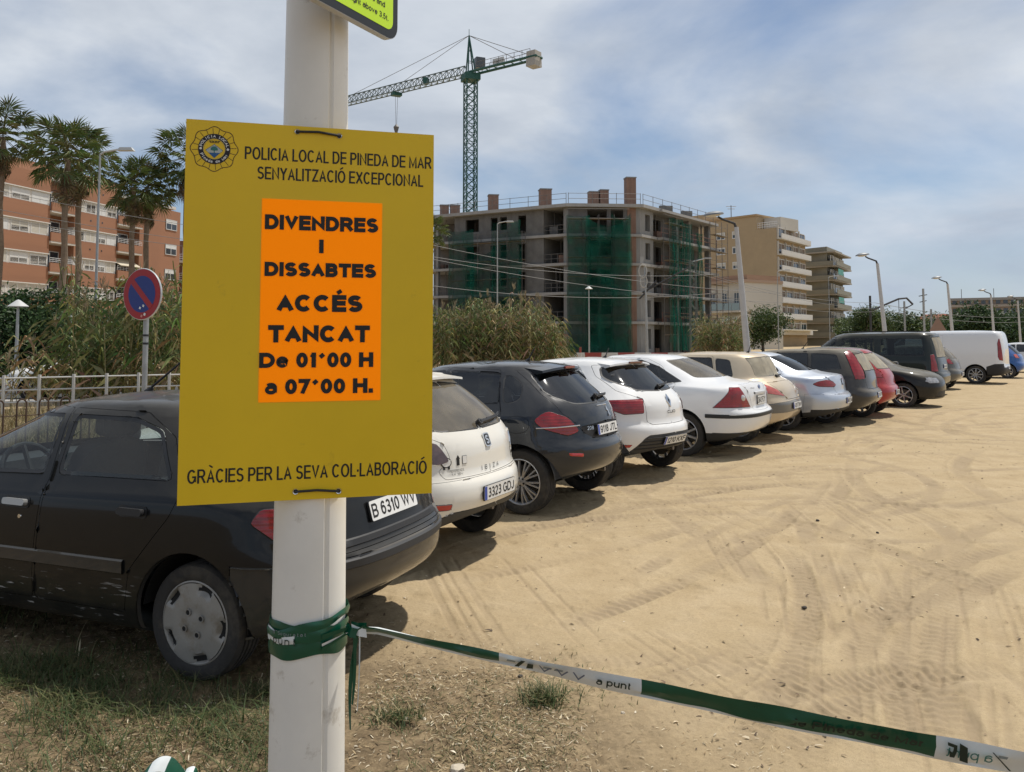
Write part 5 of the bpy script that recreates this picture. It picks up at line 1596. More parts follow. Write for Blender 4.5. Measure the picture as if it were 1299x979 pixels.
def car_van():
	P = paint_mat('paint_white_van', (0.74, 0.75, 0.77), dust=0.15)
	sp = dict(
		rear=[(-.72, .34), (-.88, .37), (-.95, .44), (-.97, .56), (-.95, .66), (-.93, .74), (-.93, .95), (-.925, 1.15), (-.905, 1.5), (-.83, 1.86), (-.75, 1.93)],
		front=[(3.75, .25), (3.95, .28), (4.02, .4), (4.05, .55), (4.02, .7), (3.95, .85), (3.75, 1.0), (3.2, 1.18), (2.85, 1.5), (2.4, 1.84), (2.15, 1.91)],
		wid=[(.82, .30, .30), (.92, .33, .33), (.95, .42, .42), (.97, .56, .56), (.972, .68, .68), (.97, .84, .84), (.965, 1.0, 1.0), (.955, 1.18, 1.18), (.92, 1.5, 1.5), (.86, 1.83, 1.83), (.79, 1.92, 1.91)],
		Lr=[.28] * 7 + [.3] * 4, nr=[4] * 7 + [4.2] * 4,
		ztop=1.965, xmid=1.4, wb=3.3, r=.335, track=.92, arch=.05)
	bm_ = pmat('van_bumper_black', (.022, .022, .023), .65, var=.2)
	c = boxy('parked_van', P, sp, '', None, [[(2.35, 1.2), (3.1, 1.17), (2.72, 1.62), (2.36, 1.68)]],
			 [('r', .84, .86), ('s', -.78, .88), ('s', -.73, 1.0), ('s', -.72, 1.5), ('s', -.76, 1.66), ('r', .84, 1.66)], '', GLD, 'ten',
			 bumper=(.62, [(-1.05, .2), (-.33, .2), (-.36, .64), (-.62, .74), (-1.05, .76)], bm_), rear_glass=False)
	c.region('door', [('side', [(2.28, .45), (2.95, .45), (3.15, .9), (3.25, 1.14), (2.74, 1.72), (2.3, 1.76), (2.28, 1.0)], .03)], 'panel', [P])
	c.region('sliding_door', [('side', [(1.05, .42), (2.22, .42), (2.22, 1.0), (2.22, 1.78), (1.05, 1.79), (1.05, 1.0)], .03)], 'panel', [P])
	c.side_strip('rubbing_strip', .45, 2.95, .52, .52, .08, bm_, .012)
	c.shell()
	c.plate('3092 JRW', .60, w=.50, lift=.012)
	c.wheels('ten', tyre_w=.21)
	c.mirrors(3.1, 1.17, BLACK)
	c.place(1238, 487, 37)
	tag(c.root, 'white windowless panel van with black rear bumper', 'van', 'cars parked in a row on the sand')
	return c
def repaint(proto, mats):
	"""a copy of a finished car in other paint: object-level material slots over shared meshes"""
	c = copy_tree(proto)
	def walk(o):
		if o.type == 'MESH':
			for sl in o.material_slots:
				if sl.material and sl.material.name in mats:
					m = mats[sl.material.name]
					sl.link = 'OBJECT'; sl.material = m
		for ch in o.children: walk(ch)
	walk(c)
	return c
def park(root, px, py, theta, near=1, which='rear', wb=2.46, track=.79):
	root.rotation_euler = (0, 0, PI - R(theta)) if near > 0 else (0, 0, -R(theta))
	rot = Matrix.Rotation(root.rotation_euler.z, 3, 'Z')
	root.location = ground(px, py) - rot @ Vector((0 if which == 'rear' else wb, near * track, 0))
def build_cars():
	car_xsara(); car_ibiza(); car_208(); car_clio(); car_focus(); car_megane(); car_cordoba(); car_estate()
	P = paint_mat('paint_red', (0.34, 0.010, 0.012), dust=0.12)
	red = small_hatch('parked_car', P, GLD, 'red hatchback squeezed between the dusty estate and the black car facing out', (1092, 529), theta=34, plate='1187 DGS', lampz=(.84, 1.02), rear_glass=GLDUST2, H=1.45).root
	def variant(paint, label, px, py, near=1, which='rear', glass=None, rear=None, lamp=None, style=None):
		mp = {'paint_red': paint, 'car_glass_dark': glass or GLD, 'car_glass_very_dusty': rear or GLD}
		if lamp: mp['red_lens'] = lamp
		v = repaint(red, mp)
		park(v, px, py, 37, near, which)
		v['label'] = label
		if style:
			b, t, rm = wheel_meshes(.30, .19, style)
			for w_ in v.children:
				if w_.name.startswith('wheel'):
					for q in w_.children:
						if q.name.startswith('rim'): q.data = rm
						elif q.name.startswith('tyre'): q.data = t
		return v
	variant(paint_mat('paint_black_dusty', (0.012, 0.012, 0.012), dust=0.36, dustcol=(.34, .30, .22), gloss=.5),
			'dusty black hatchback with six-spoke alloy wheels, the only car facing out', 1146, 517, -1, 'front', GLDUST, GLDUST2, style='six')
	car_mpv()
	variant(paint_mat('paint_mid_grey', (0.09, 0.09, 0.085), dust=0.4), 'small grey hatchback between the green people carrier and the white van', 1190, 495, glass=GLDUST, rear=GLDUST)
	car_van()
	variant(paint_mat('paint_blue', (0.02, 0.09, 0.30), dust=0.2), 'blue hatchback just past the white van at the edge of the frame', 1278, 480, lamp=pmat('red_pale_lens', (.5, .1, .08), .2))
	variant(paint_mat('paint_grey_white', (0.62, 0.63, 0.64), dust=0.2), 'pale car with dark windows farthest along the row behind the blue one', 1319, 473)
	Wp = paint_mat('paint_white_clean', (0.78, 0.78, 0.77), dust=0.16)
	for lab, x, y in (('white car on the street seen through the reeds beside the no-parking sign', -10.6, 23.5), ('white car on the street at the left edge, behind the white railing', -16.4, 22.0)):
		v = variant(Wp, lab, 600, 500)
		v.name = 'street_car'; v['group'] = 'cars on the street beyond the railing'
		v.location = (x, y, 0); v.rotation_euler.z = R(200)
# ------------------------------------------------------------------ ground
def vnoise(x, y, seed):
	"""smooth value noise on a lattice"""
	r = np.random.default_rng(seed).random((256, 256))
	xi = np.floor(x).astype(int); yi = np.floor(y).astype(int)
	fx = x - xi; fy = y - yi
	fx = fx * fx * (3 - 2 * fx); fy = fy * fy * (3 - 2 * fy)
	a = r[xi & 255, yi & 255]; b = r[(xi + 1) & 255, yi & 255]; c = r[xi & 255, (yi + 1) & 255]; d = r[(xi + 1) & 255, (yi + 1) & 255]
	return (a * (1 - fx) + b * fx) * (1 - fy) + (c * (1 - fx) + d * fx) * fy
def fbm(x, y, seed, oct=4):
	s = 0; a = 0.5; t = 0
	for k in range(oct):
		s = s + a * vnoise(x * 2**k, y * 2**k, seed + k); t += a; a *= 0.55
	return s / t
def litter_mask(x, y):
	"""1 where the worn grass verge lies (left of the sandy lot), 0 on open sand"""
	# boundary runs from (-1.2, 6.0) to (1.5, 2.6)
	d = (x + 1.0) * 0.745 + (y - 5.35) * 0.667
	n = fbm(x * 1.3 + 20, y * 1.3 + 5, 91, 3) - 0.5
	m = 1 / (1 + np.exp((d + n * 1.3) * 5.0))
	far = 1 / (1 + np.exp((y - 7.0) * 2 + (x + 2.2) * 1.0))
	return m * np.clip(far, 0, 1)
TRACKS = []   # (cx, cy, R, a0, a1, half width, depth, tread pitch, skew)
def track3(p, q, r, hw=0.10, depth=0.013, pitch=0.075, skew=0.5, pair=None):
	"""a tyre track: the arc through three ground points; pair adds the other wheel's track at that spacing"""
	ax, ay = p; bx, by = q; cx, cy = r
	d = 2 * (ax * (by - cy) + bx * (cy - ay) + cx * (ay - by))
	if abs(d) < 1e-6: d = 1e-6
	ux = ((ax**2 + ay**2) * (by - cy) + (bx**2 + by**2) * (cy - ay) + (cx**2 + cy**2) * (ay - by)) / d
	uy = ((ax**2 + ay**2) * (cx - bx) + (bx**2 + by**2) * (ax - cx) + (cx**2 + cy**2) * (bx - ax)) / d
	Rr = math.hypot(ax - ux, ay - uy)
	a0 = math.atan2(ay - uy, ax - ux); am = math.atan2(by - uy, bx - ux); a1 = math.atan2(cy - uy, cx - ux)
	def un(a, ref):
		while a - ref > PI: a -= 2 * PI
		while a - ref < -PI: a += 2 * PI
		return a
	am = un(am, a0); a1 = un(a1, am)
	TRACKS.append((ux, uy, Rr, min(a0, a1), max(a0, a1), hw, depth, pitch, skew))
	if pair: TRACKS.append((ux, uy, Rr + pair, min(a0, a1), max(a0, a1), hw, depth * 0.9, pitch, skew))
def g2(px, py):
	v = ground(px, py); return (v.x, v.y)
def lay_tracks():
	T = lambda *a, **k: track3(g2(*a[0]), g2(*a[1]), g2(*a[2]), **k)
	T((1080, 860), (1140, 745), (1299, 650), pitch=.06, hw=.11)
	T((1299, 770), (1130, 700), (950, 648), pitch=.07)
	T((1240, 979), (1190, 800), (1299, 720), hw=.11)
	T((760, 890), (1000, 790), (1060, 640), hw=.10, pair=1.45)
	T((880, 700), (1010, 660), (1060, 590), pitch=.08)
	T((1060, 590), (1150, 640), (1299, 640), hw=.09, pitch=.07)
	T((700, 800), (900, 720), (1010, 640), hw=.09, depth=.014)
	T((1130, 560), (1080, 600), (1120, 640), hw=.10)
	T((1245, 570), (1240, 620), (1299, 650), hw=.11)
	T((600, 690), (800, 655), (980, 655), hw=.10, depth=.015, pair=1.4)
	T((560, 740), (760, 700), (900, 660), hw=.10, depth=.014)
	T((1000, 979), (1100, 880), (1299, 850), hw=.10, pitch=.06)
	T((820, 940), (1060, 865), (1299, 850), hw=.12, pitch=.05)
	T((900, 979), (1020, 800), (1000, 700), hw=.09)
	T((1120, 530), (1200, 545), (1299, 560), hw=.15, depth=.017, pair=1.5)
	T((950, 560), (1150, 545), (1299, 535), hw=.15, depth=.017)
	T((900, 600), (1080, 575), (1299, 580), hw=.12, depth=.017, pair=1.5)
	T((840, 640), (960, 618), (1120, 612), hw=.1, depth=.017)
	T((820, 610), (930, 604), (1060, 590), hw=.1, depth=.017)
	T((800, 625), (900, 620), (1000, 612), hw=.09, depth=.017)
	T((780, 640), (880, 636), (960, 632), hw=.09, depth=.017)
	T((1299, 900), (1220, 870), (1120, 760), hw=.09)
	T((1180, 979), (1150, 900), (1170, 780), hw=.1, pitch=.055)
	T((1299, 690), (1200, 720), (1100, 800), hw=.1)
lay_tracks()
def more_tracks():
	# the many older passes that cross the lot
	r = random.Random(19)
	for i in range(46):
		x0, y0 = r.uniform(-1, 10), r.uniform(3.2, 17)
		a = r.gauss(R(48), R(26)); L = r.uniform(3, 9); bend = r.uniform(-.28, .28) * L
		dx, dy = math.sin(a), math.cos(a)
		track3((x0, y0), (x0 + dx * L / 2 + dy * bend, y0 + dy * L / 2 - dx * bend), (x0 + dx * L, y0 + dy * L), hw=r.uniform(.075, .11), depth=r.uniform(.004, .009), pitch=r.uniform(.045, .085), skew=r.uniform(.2, .8))
more_tracks()
SCRATCH = []
def scratches():
	# groups of parallel scrapes left by sliding tyres and a grader blade
	r = random.Random(23)
	for (px, py, a, w, l) in ((1075, 745, .28, .45, 1.0), (1010, 770, .25, .25, .5), (1190, 770, .45, .5, 1.0), (1240, 830, .5, .4, .7), (1110, 870, .35, .4, .6), (1000, 880, -.3, .3, .5), (1060, 655, .1, .5, .8), (1130, 640, .0, .6, .9), (940, 700, .1, .4, .7), (860, 640, 1.35, .5, 1.6), (900, 610, 1.35, .6, 1.8), (960, 600, 1.4, .6, 2.0), (800, 660, 1.3, .4, 1.2), (1250, 930, .5, .3, .6), (1180, 940, .4, .3, .5), (880, 860, .9, .3, .5), (860, 830, -.4, .25, .4)):
		g = ground(px, py); SCRATCH.append((g.x, g.y, a, w, l, 24, len(SCRATCH) + 200))
	for i in range(60):
		SCRATCH.append((r.uniform(-.5, 12), r.uniform(3.0, 18), r.choice((.3, .3, .45, .1, -.25, 1.3, 1.2, .8)) + r.gauss(0, .12), r.uniform(.2, .6), r.uniform(.4, 1.3), r.uniform(18, 30), 300 + i))
scratches()
def ground_height(x, y):
	r = np.hypot(x, y)
	lit = litter_mask(x, y)
	z = (fbm(x * 0.5, y * 0.5, 3, 3) - 0.5) * 0.03
	z += (fbm(x * 3.1, y * 3.1, 17, 3) - 0.5) * 0.006
	z += (fbm(x * 14, y * 14, 29, 3) - 0.5) * 0.008
	# footprints and loose clods
	z += np.clip(fbm(x * 9, y * 9, 41, 2) - 0.66, 0, 1) * 0.04
	z -= np.clip(0.34 - fbm(x * 6, y * 6, 47, 2), 0, 1) * 0.05
	# drag marks: parallel scratches left by scraping and sliding tyres, in patches
	tone = np.zeros_like(x)
	for (px_, py_, ang, a_, b_, fr, sd) in SCRATCH:
		dx, dy = x - px_, y - py_
		near = (np.abs(dx) < 2.6) & (np.abs(dy) < 2.6)
		if not near.any(): continue
		dx, dy = dx[near], dy[near]
		u = dx * math.cos(ang) - dy * math.sin(ang); v = dx * math.sin(ang) + dy * math.cos(ang)
		patch = np.clip((1.15 - (u / a_)**2 - (v / b_)**2) * 3, 0, 1)
		s = vnoise(u * fr * 1.5 + 50, v * 0.5 + 9, sd)
		cut = np.clip((s - .55) * 4, 0, 1) * patch * (1 - lit[near])
		z[near] -= cut * .006
		tone[near] += cut * 0.42
	tr = np.zeros_like(x)
	for (cx, cy, Rr, a0, a1, hw, dep, pit, skew) in TRACKS:
		dx, dy = x - cx, y - cy
		rr = np.hypot(dx, dy); d = rr - Rr
		near = np.abs(d) < hw * 2.2
		if not near.any(): continue
		a = np.arctan2(dy[near], dx[near]); am = (a0 + a1) / 2
		a = (a - am + PI) % (2 * PI) - PI
		end = np.clip((((a1 - a0) / 2) - np.abs(a)) * Rr / 0.5, 0, 1)
		dn = d[near] / hw
		sa = a * Rr
		prof = -np.clip(1.15 - np.abs(dn)**4, 0, 1) * dep + np.exp(-((np.abs(dn) - 1.28) / 0.22)**2) * dep * 0.8
		ph = sa / pit + skew * np.abs(dn)
		tread = (np.abs((ph % 1) - 0.5) * 2 - 0.5) * dep * 1.0 * np.clip(1.25 - np.abs(dn)**3, 0, 1)
		wear = np.clip(fbm(x[near] * 1.5, y[near] * 1.5, int(abs(cx * 7)) % 97, 2) * 1.7 - 0.25, 0.15, 1)
		z[near] += (prof + tread) * end * wear * (1 - 0.8 * lit[near])
		tr[near] = np.maximum(tr[near], np.clip(1.1 - np.abs(dn)**3, 0, 1) * end * wear * (1 - lit[near]) * (0.6 + 0.8 * np.abs((ph % 1) - 0.5)))
	z += lit * (fbm(x * 22, y * 22, 101, 2) - 0.5) * 0.02
	fade = np.clip((60 - r) / 25, 0, 1)
	return z * fade, lit, tr, tone
def sand_mat():
	m = bpy.data.materials.new('sandy_ground'); m.use_nodes = True
	nt = m.node_tree; N, L = nt.nodes.new, nt.links.new
	b = nt.nodes['Principled BSDF']; b.inputs['Roughness'].default_value = 0.95
	b.inputs['Specular IOR Level'].default_value = 0.15
	at_ = N('ShaderNodeAttribute'); at_.attribute_name = 'col'
	sep = N('ShaderNodeSeparateColor'); L(at_.outputs['Color'], sep.inputs[0])
	geo = N('ShaderNodeNewGeometry')
	def noise(sc, det, rough=0.6):
		n = N('ShaderNodeTexNoise'); n.inputs['Scale'].default_value = sc; n.inputs['Detail'].default_value = det
		n.inputs['Roughness'].default_value = rough
		L(geo.outputs['Position'], n.inputs['Vector']); return n.outputs['Fac']
	def ramp(v, *st):
		q = N('ShaderNodeValToRGB'); L(v, q.inputs[0])
		e = q.color_ramp.elements
		e[0].position, e[0].color = st[0][0], (*st[0][1], 1)
		e[1].position, e[1].color = st[-1][0], (*st[-1][1], 1)
		for p, cc in st[1:-1]:
			x = e.new(p); x.color = (*cc, 1)
		return q.outputs[0]
	def mix(f, a, c, mode='MIX'):
		q = N('ShaderNodeMixRGB'); q.blend_type = mode
		for i, x in enumerate((f, a, c)):
			if isinstance(x, (int, float)): q.inputs[i].default_value = x
			elif isinstance(x, tuple): q.inputs[i].default_value = (*x, 1)
			else: L(x, q.inputs[i])
		return q.outputs[0]
	big = noise(0.35, 6); mid = noise(2.3, 8, 0.65); fine = noise(55, 6, 0.7); grain = noise(240, 3, 0.7)
	sand = ramp(mid, (0.28, (0.372, 0.277, 0.158)), (0.5, (0.435, 0.332, 0.198)), (0.72, (0.485, 0.378, 0.238)))
	sand = mix(ramp(big, (0.38, (0, 0, 0)), (0.62, (0.35, 0.35, 0.35))), sand, (0.40, 0.31, 0.187))
	sand = mix(0.55, sand, ramp(fine, (0.3, (0.72, 0.70, 0.68)), (0.5, (1, 1, 1)), (0.72, (1.16, 1.16, 1.15))), 'MULTIPLY')
	sand = mix(0.5, sand, ramp(grain, (0.3, (0.7, 0.7, 0.7)), (0.7, (1.25, 1.25, 1.25))), 'MULTIPLY')
	packed = mix(0.8, sand, (0.315, 0.24, 0.152))
	sand = mix(sep.outputs['Green'], sand, packed)
	soil = ramp(noise(9, 8, 0.7), (0.3, (0.095, 0.068, 0.04)), (0.5, (0.19, 0.138, 0.08)), (0.7, (0.32, 0.24, 0.14)))
	soil = mix(0.6, soil, ramp(fine, (0.25, (0.5, 0.5, 0.5)), (0.75, (1.4, 1.4, 1.4))), 'MULTIPLY')
	# asphalt of the street far left comes as its own object; pebbles as dark specks
	vo = N('ShaderNodeTexVoronoi'); vo.inputs['Scale'].default_value = 3.3
	L(geo.outputs['Position'], vo.inputs['Vector'])
	speck = N('ShaderNodeMath'); speck.operation = 'LESS_THAN'; speck.inputs[1].default_value = 0.035
	L(vo.outputs['Distance'], speck.inputs[0])
	sand = mix(speck.outputs[0], sand, (0.10, 0.075, 0.05))
	col = mix(sep.outputs['Red'], sand, soil)
	L(col, b.inputs['Base Color'])
	hsum = N('ShaderNodeMath'); hsum.operation = 'ADD'
	m1 = N('ShaderNodeMath'); m1.operation = 'MULTIPLY'; m1.inputs[1].default_value = 0.6
	L(grain, m1.inputs[0]); L(fine, hsum.inputs[0]); L(m1.outputs[0], hsum.inputs[1])
	bp = N('ShaderNodeBump'); bp.inputs['Strength'].default_value = 0.55; bp.inputs['Distance'].default_value = 0.012
	L(hsum.outputs[0], bp.inputs['Height']); L(bp.outputs[0], b.inputs['Normal'])
	return m
def build_ground():
	# polar sheet: fine in front of the pole where the tracks are, coarse elsewhere, out to the horizon
	ang = np.concatenate([np.linspace(-180, -50, 14)[:-1], np.linspace(-50, -34, 40)[:-1], np.linspace(-34, 37, 780), np.linspace(37, 52, 40)[1:], np.linspace(52, 180, 14)[1:]])
	rad = np.concatenate([[0.02, 0.5, 1.0, 1.5, 1.9], np.geomspace(2.1, 34, 840), np.geomspace(34, 3000, 46)[1:]])
	A, Q = np.meshgrid(np.radians(ang), rad)
	X = Q * np.sin(A); Y = Q * np.cos(A)
	Z, lit, tr, tone = ground_height(X.ravel(), Y.ravel())
	V = np.stack([X.ravel(), Y.ravel(), Z], 1)
	n, m = len(rad), len(ang)
	idx = np.arange(n * m).reshape(n, m)
	F = np.stack([idx[:-1, :-1], idx[:-1, 1:], idx[1:, 1:], idx[1:, :-1]], -1).reshape(-1, 4)[:, ::-1]
	col = np.stack([lit, np.clip(tr * 1.15 + tone, 0, 1), lit * 0], 1)
	me = np_mesh('ground', V, F, sand_mat(), col, smooth=True)
	o = meshobj('ground', me)
	tag(o, kind='structure')
	return o
gnd = build_ground()
def gz(x, y):
	z = ground_height(np.array([x, x + 1e-4], float), np.array([y, y], float))[0]
	return float(z[0])
# ------------------------------------------------------------------ litter, grass, pebbles
def slivers(name, n, region, size, cols, mat, flat=0.15, wd=0.12, seed=1, dens=None):
	"""short straws and chips lying on the ground"""
	r = np.random.default_rng(seed)
	P = np.zeros((0, 2))
	while len(P) < n:
		q = np.stack([r.uniform(region[0], region[1], n * 2), r.uniform(region[2], region[3], n * 2)], 1)
		k = dens(q[:, 0], q[:, 1]) if dens else np.ones(len(q))
		P = np.concatenate([P, q[r.random(len(q)) < k]])
	P = P[:n]
	z = ground_height(P[:, 0], P[:, 1])[0]
	L = r.uniform(size[0], size[1], n) * r.uniform(0.4, 1, n)
	w = L * wd * r.uniform(0.6, 1.4, n)
	a = r.uniform(0, 2 * PI, n); t = np.abs(r.normal(0, flat, n))
	d = np.stack([np.cos(a) * np.cos(t), np.sin(a) * np.cos(t), np.sin(t)], 1)
	s = np.stack([-np.sin(a), np.cos(a), r.normal(0, 0.3, n)], 1)
	base = np.stack([P[:, 0], P[:, 1], z + 0.004], 1)
	mid = base + d * (L / 2)[:, None] + np.stack([np.zeros(n), np.zeros(n), L * 0.08], 1)
	V = np.stack([base - s * w[:, None] / 2, base + s * w[:, None] / 2, mid + s * w[:, None] / 2, mid - s * w[:, None] / 2, base + d * L[:, None] ], 1)
	V = V.reshape(-1, 3)
	i = np.arange(n) * 5
	F = np.concatenate([np.stack([i, i + 1, i + 2], 1), np.stack([i, i + 2, i + 3], 1), np.stack([i + 3, i + 2, i + 4], 1)])
	c = np.array(cols)[r.integers(0, len(cols), n)] * r.uniform(0.7, 1.25, (n, 1))
	o = meshobj(name, np_mesh(name, V, F, mat, np.repeat(c, 5, 0)))
	return o
def blades(name, P, h, lean, cols, mat, wd=0.006, seed=2, curl=0.5):
	"""upright grass blades, three segments each, at ground points P"""
	r = np.random.default_rng(seed); n = len(P)
	z = ground_height(P[:, 0], P[:, 1])[0]
	H = h * r.uniform(0.35, 1.0, n)
	a = r.uniform(0, 2 * PI, n); ln = lean * r.uniform(0.2, 1.3, n)
	d = np.stack([np.cos(a), np.sin(a), np.zeros(n)], 1); s = np.stack([-np.sin(a), np.cos(a), np.zeros(n)], 1)
	base = np.stack([P[:, 0], P[:, 1], z - 0.004], 1)
	W = wd * r.uniform(0.6, 1.3, n)
	rows = []
	for t, k in ((0, 1.0), (0.4, 0.85), (0.75, 0.55)):
		c = base + d * (ln * H * t**1.7)[:, None] + np.stack([0 * H, 0 * H, H * (t - curl * ln * 0.5 * t**3)], 1)
		rows += [c - s * (W * k / 2)[:, None], c + s * (W * k / 2)[:, None]]
	tip = base + d * (ln * H)[:, None] + np.stack([0 * H, 0 * H, H * (1 - curl * ln * 0.5)], 1)
	V = np.stack(rows + [tip], 1).reshape(-1, 3)
	i = np.arange(n) * 7
	F = np.concatenate([np.stack(q, 1) for q in ((i, i + 1, i + 3), (i, i + 3, i + 2), (i + 2, i + 3, i + 5), (i + 2, i + 5, i + 4), (i + 4, i + 5, i + 6))])
	c = np.array(cols)[r.integers(0, len(cols), n)] * r.uniform(0.65, 1.3, (n, 1))
	return meshobj(name, np_mesh(name, V, F, mat, np.repeat(c, 7, 0)))
STRAW = attr_mat('dry_straw', 0.8, 0.1)
GRASS = attr_mat('grass_blade', 0.6, 0.3)
def build_litter():
	straw = [(.42, .32, .18), (.34, .25, .14), (.50, .41, .26), (.22, .15, .08), (.28, .19, .10), (.58, .50, .36)]
	o = slivers('dry_litter', 60000, (-4.2, 1.8, 2.0, 6.4), (0.010, 0.042), straw, STRAW, dens=lambda x, y: np.clip(litter_mask(x, y) * 1.2 - 0.1, 0, 1) * np.clip(2.2 - 0.3 * y, 0.25, 1) * np.clip(fbm(x * 2, y * 2, 7, 2) * 2 - 0.45, 0.1, 1))
	tag(o, 'dry straw and leaf litter over the worn verge', 'litter', kind='stuff')
	o = slivers('wood_chips', 420, (-3.4, 2.2, 2.0, 6.4), (0.015, 0.04), [(.62, .52, .36), (.70, .62, .48), (.5, .42, .30)], STRAW, wd=.35, seed=5, dens=lambda x, y: np.clip(litter_mask(x, y) + 0.04, 0, 1))
	tag(o, 'pale chips and bits scattered on the verge', 'litter', kind='stuff')
	o = slivers('sand_debris', 2600, (-1.5, 9, 2.4, 14), (0.01, 0.05), [(.16, .11, .07), (.26, .19, .11), (.55, .45, .30), (.10, .07, .05)], STRAW, wd=.3, seed=6, dens=lambda x, y: (1 - litter_mask(x, y)) * np.clip(fbm(x, y, 3, 2) * 2 - 0.5, 0, 1))
	tag(o, 'small dark twigs and stones scattered on the sand', 'debris', kind='stuff')
	r = np.random.default_rng(3)
	def patch(n, x0, x1, y0, y1, f):
		q = np.stack([r.uniform(x0, x1, n * 4), r.uniform(y0, y1, n * 4)], 1)
		k = f(q[:, 0], q[:, 1]); q = q[r.random(len(q)) < k]
		return q[:n]
	green = [(.06, .095, .03), (.08, .115, .038), (.11, .13, .05), (.15, .145, .065), (.045, .075, .026)]
	dry = [(.30, .24, .12), (.38, .31, .17), (.22, .18, .09), (.14, .14, .06)]
	# grass along the shaded side of the black hatchback
	def shade(x, y):
		d = np.abs((x + 2.35) * 0.485 + (y - 4.25) * 0.875 + 0.02)
		return np.exp(-(d / 0.36)**2) * np.clip(fbm(x * 3, y * 3, 15, 2) * 2.4 - 0.6, 0, 1) * (x < -0.9)
	P = patch(20000, -5.5, -0.8, 2.6, 6.2, shade)
	o = blades('verge_grass', P, 0.13, 1.7, green + [(.16, .15, .06)], GRASS, 0.0045)
	tag(o, 'green grass growing in the shade beside the black hatchback', 'grass', kind='stuff')
	P = patch(16000, -4.5, 0.6, 2.2, 5.5, lambda x, y: litter_mask(x, y) * np.clip(fbm(x * 1.7, y * 1.7, 25, 2) * 3 - 1.35, 0, 1))
	o = blades('short_grass', P, 0.035, 2.2, green + dry + dry, GRASS, 0.004, 9)
	tag(o, 'short half-dry grass in patches on the verge', 'grass', kind='stuff')
	# single tufts
	for (px, py, n, rr, h, lab) in ((690, 890, 420, .085, .10, 'small green weed tuft on the sand below the tape'), (505, 912, 360, .10, .06, 'low green tuft just right of the white pole'), (335, 880, 300, .10, .08, 'grass tuft at the left foot of the white pole')):
		g = ground(px, py)
		q = np.stack([r.normal(g.x, rr * 0.6, n), r.normal(g.y, rr * 0.6, n)], 1)
		o = blades('weed_tuft', q, h, 1.3, green + dry[:2], GRASS, 0.005, int(px))
		tag(o, lab, 'weed', 'weed tufts on the verge')
	# tall dry stalks by the wheel
	q = []
	for (px, py) in ((95, 832), (100, 834), (88, 836), (145, 868), (150, 870), (240, 845), (270, 850), (205, 860)):
		g = ground(px, py); q.append((g.x, g.y))
	o = blades('dry_stalks', np.array(q), 0.24, 0.7, [(.5, .44, .30), (.42, .36, .22)], STRAW, 0.007, 31)
	tag(o, 'pale dry stalks standing in the grass by the front wheel cover', 'grass', kind='stuff')
	# loose stones: each its own thing would be too small; the few that show are built singly
	stone = pmat('stone_dark', (.05, .042, .035), .9, var=.3, vscale=40)
	for i, (px, py, s) in enumerate(((1020, 769, .034), (1037, 661, .034), (1113, 677, .028), (660, 862, .025), (580, 979, .06), (790, 905, .02))):
		g = ground(px, py)
		bmx = bmesh.new(); bmesh.ops.create_icosphere(bmx, subdivisions=2, radius=s / 2)
		rr_ = random.Random(i)
		for v in bmx.verts: v.co *= rr_.uniform(0.75, 1.15); v.co.z *= 0.6
		me = bpy.data.meshes.new('stone'); bmx.to_mesh(me); bmx.free(); me.materials.append(stone if i < 4 else pmat('stone_pale', (.5, .43, .33), .9, var=.2))
		o = meshobj('stone', me, None, (g.x, g.y, gz(g.x, g.y) + s * 0.2))
		tag(o, ['small dark stone alone on the sand above the tape', 'dark stone in the middle of the lot near a tyre track', 'small dark stone right of the lot centre', 'tiny pebble beside the weed tuft', 'pale stone at the bottom edge beside the pole', 'pale pebble below the tape'][i], 'stone', 'loose stones on the ground')
build_litter()
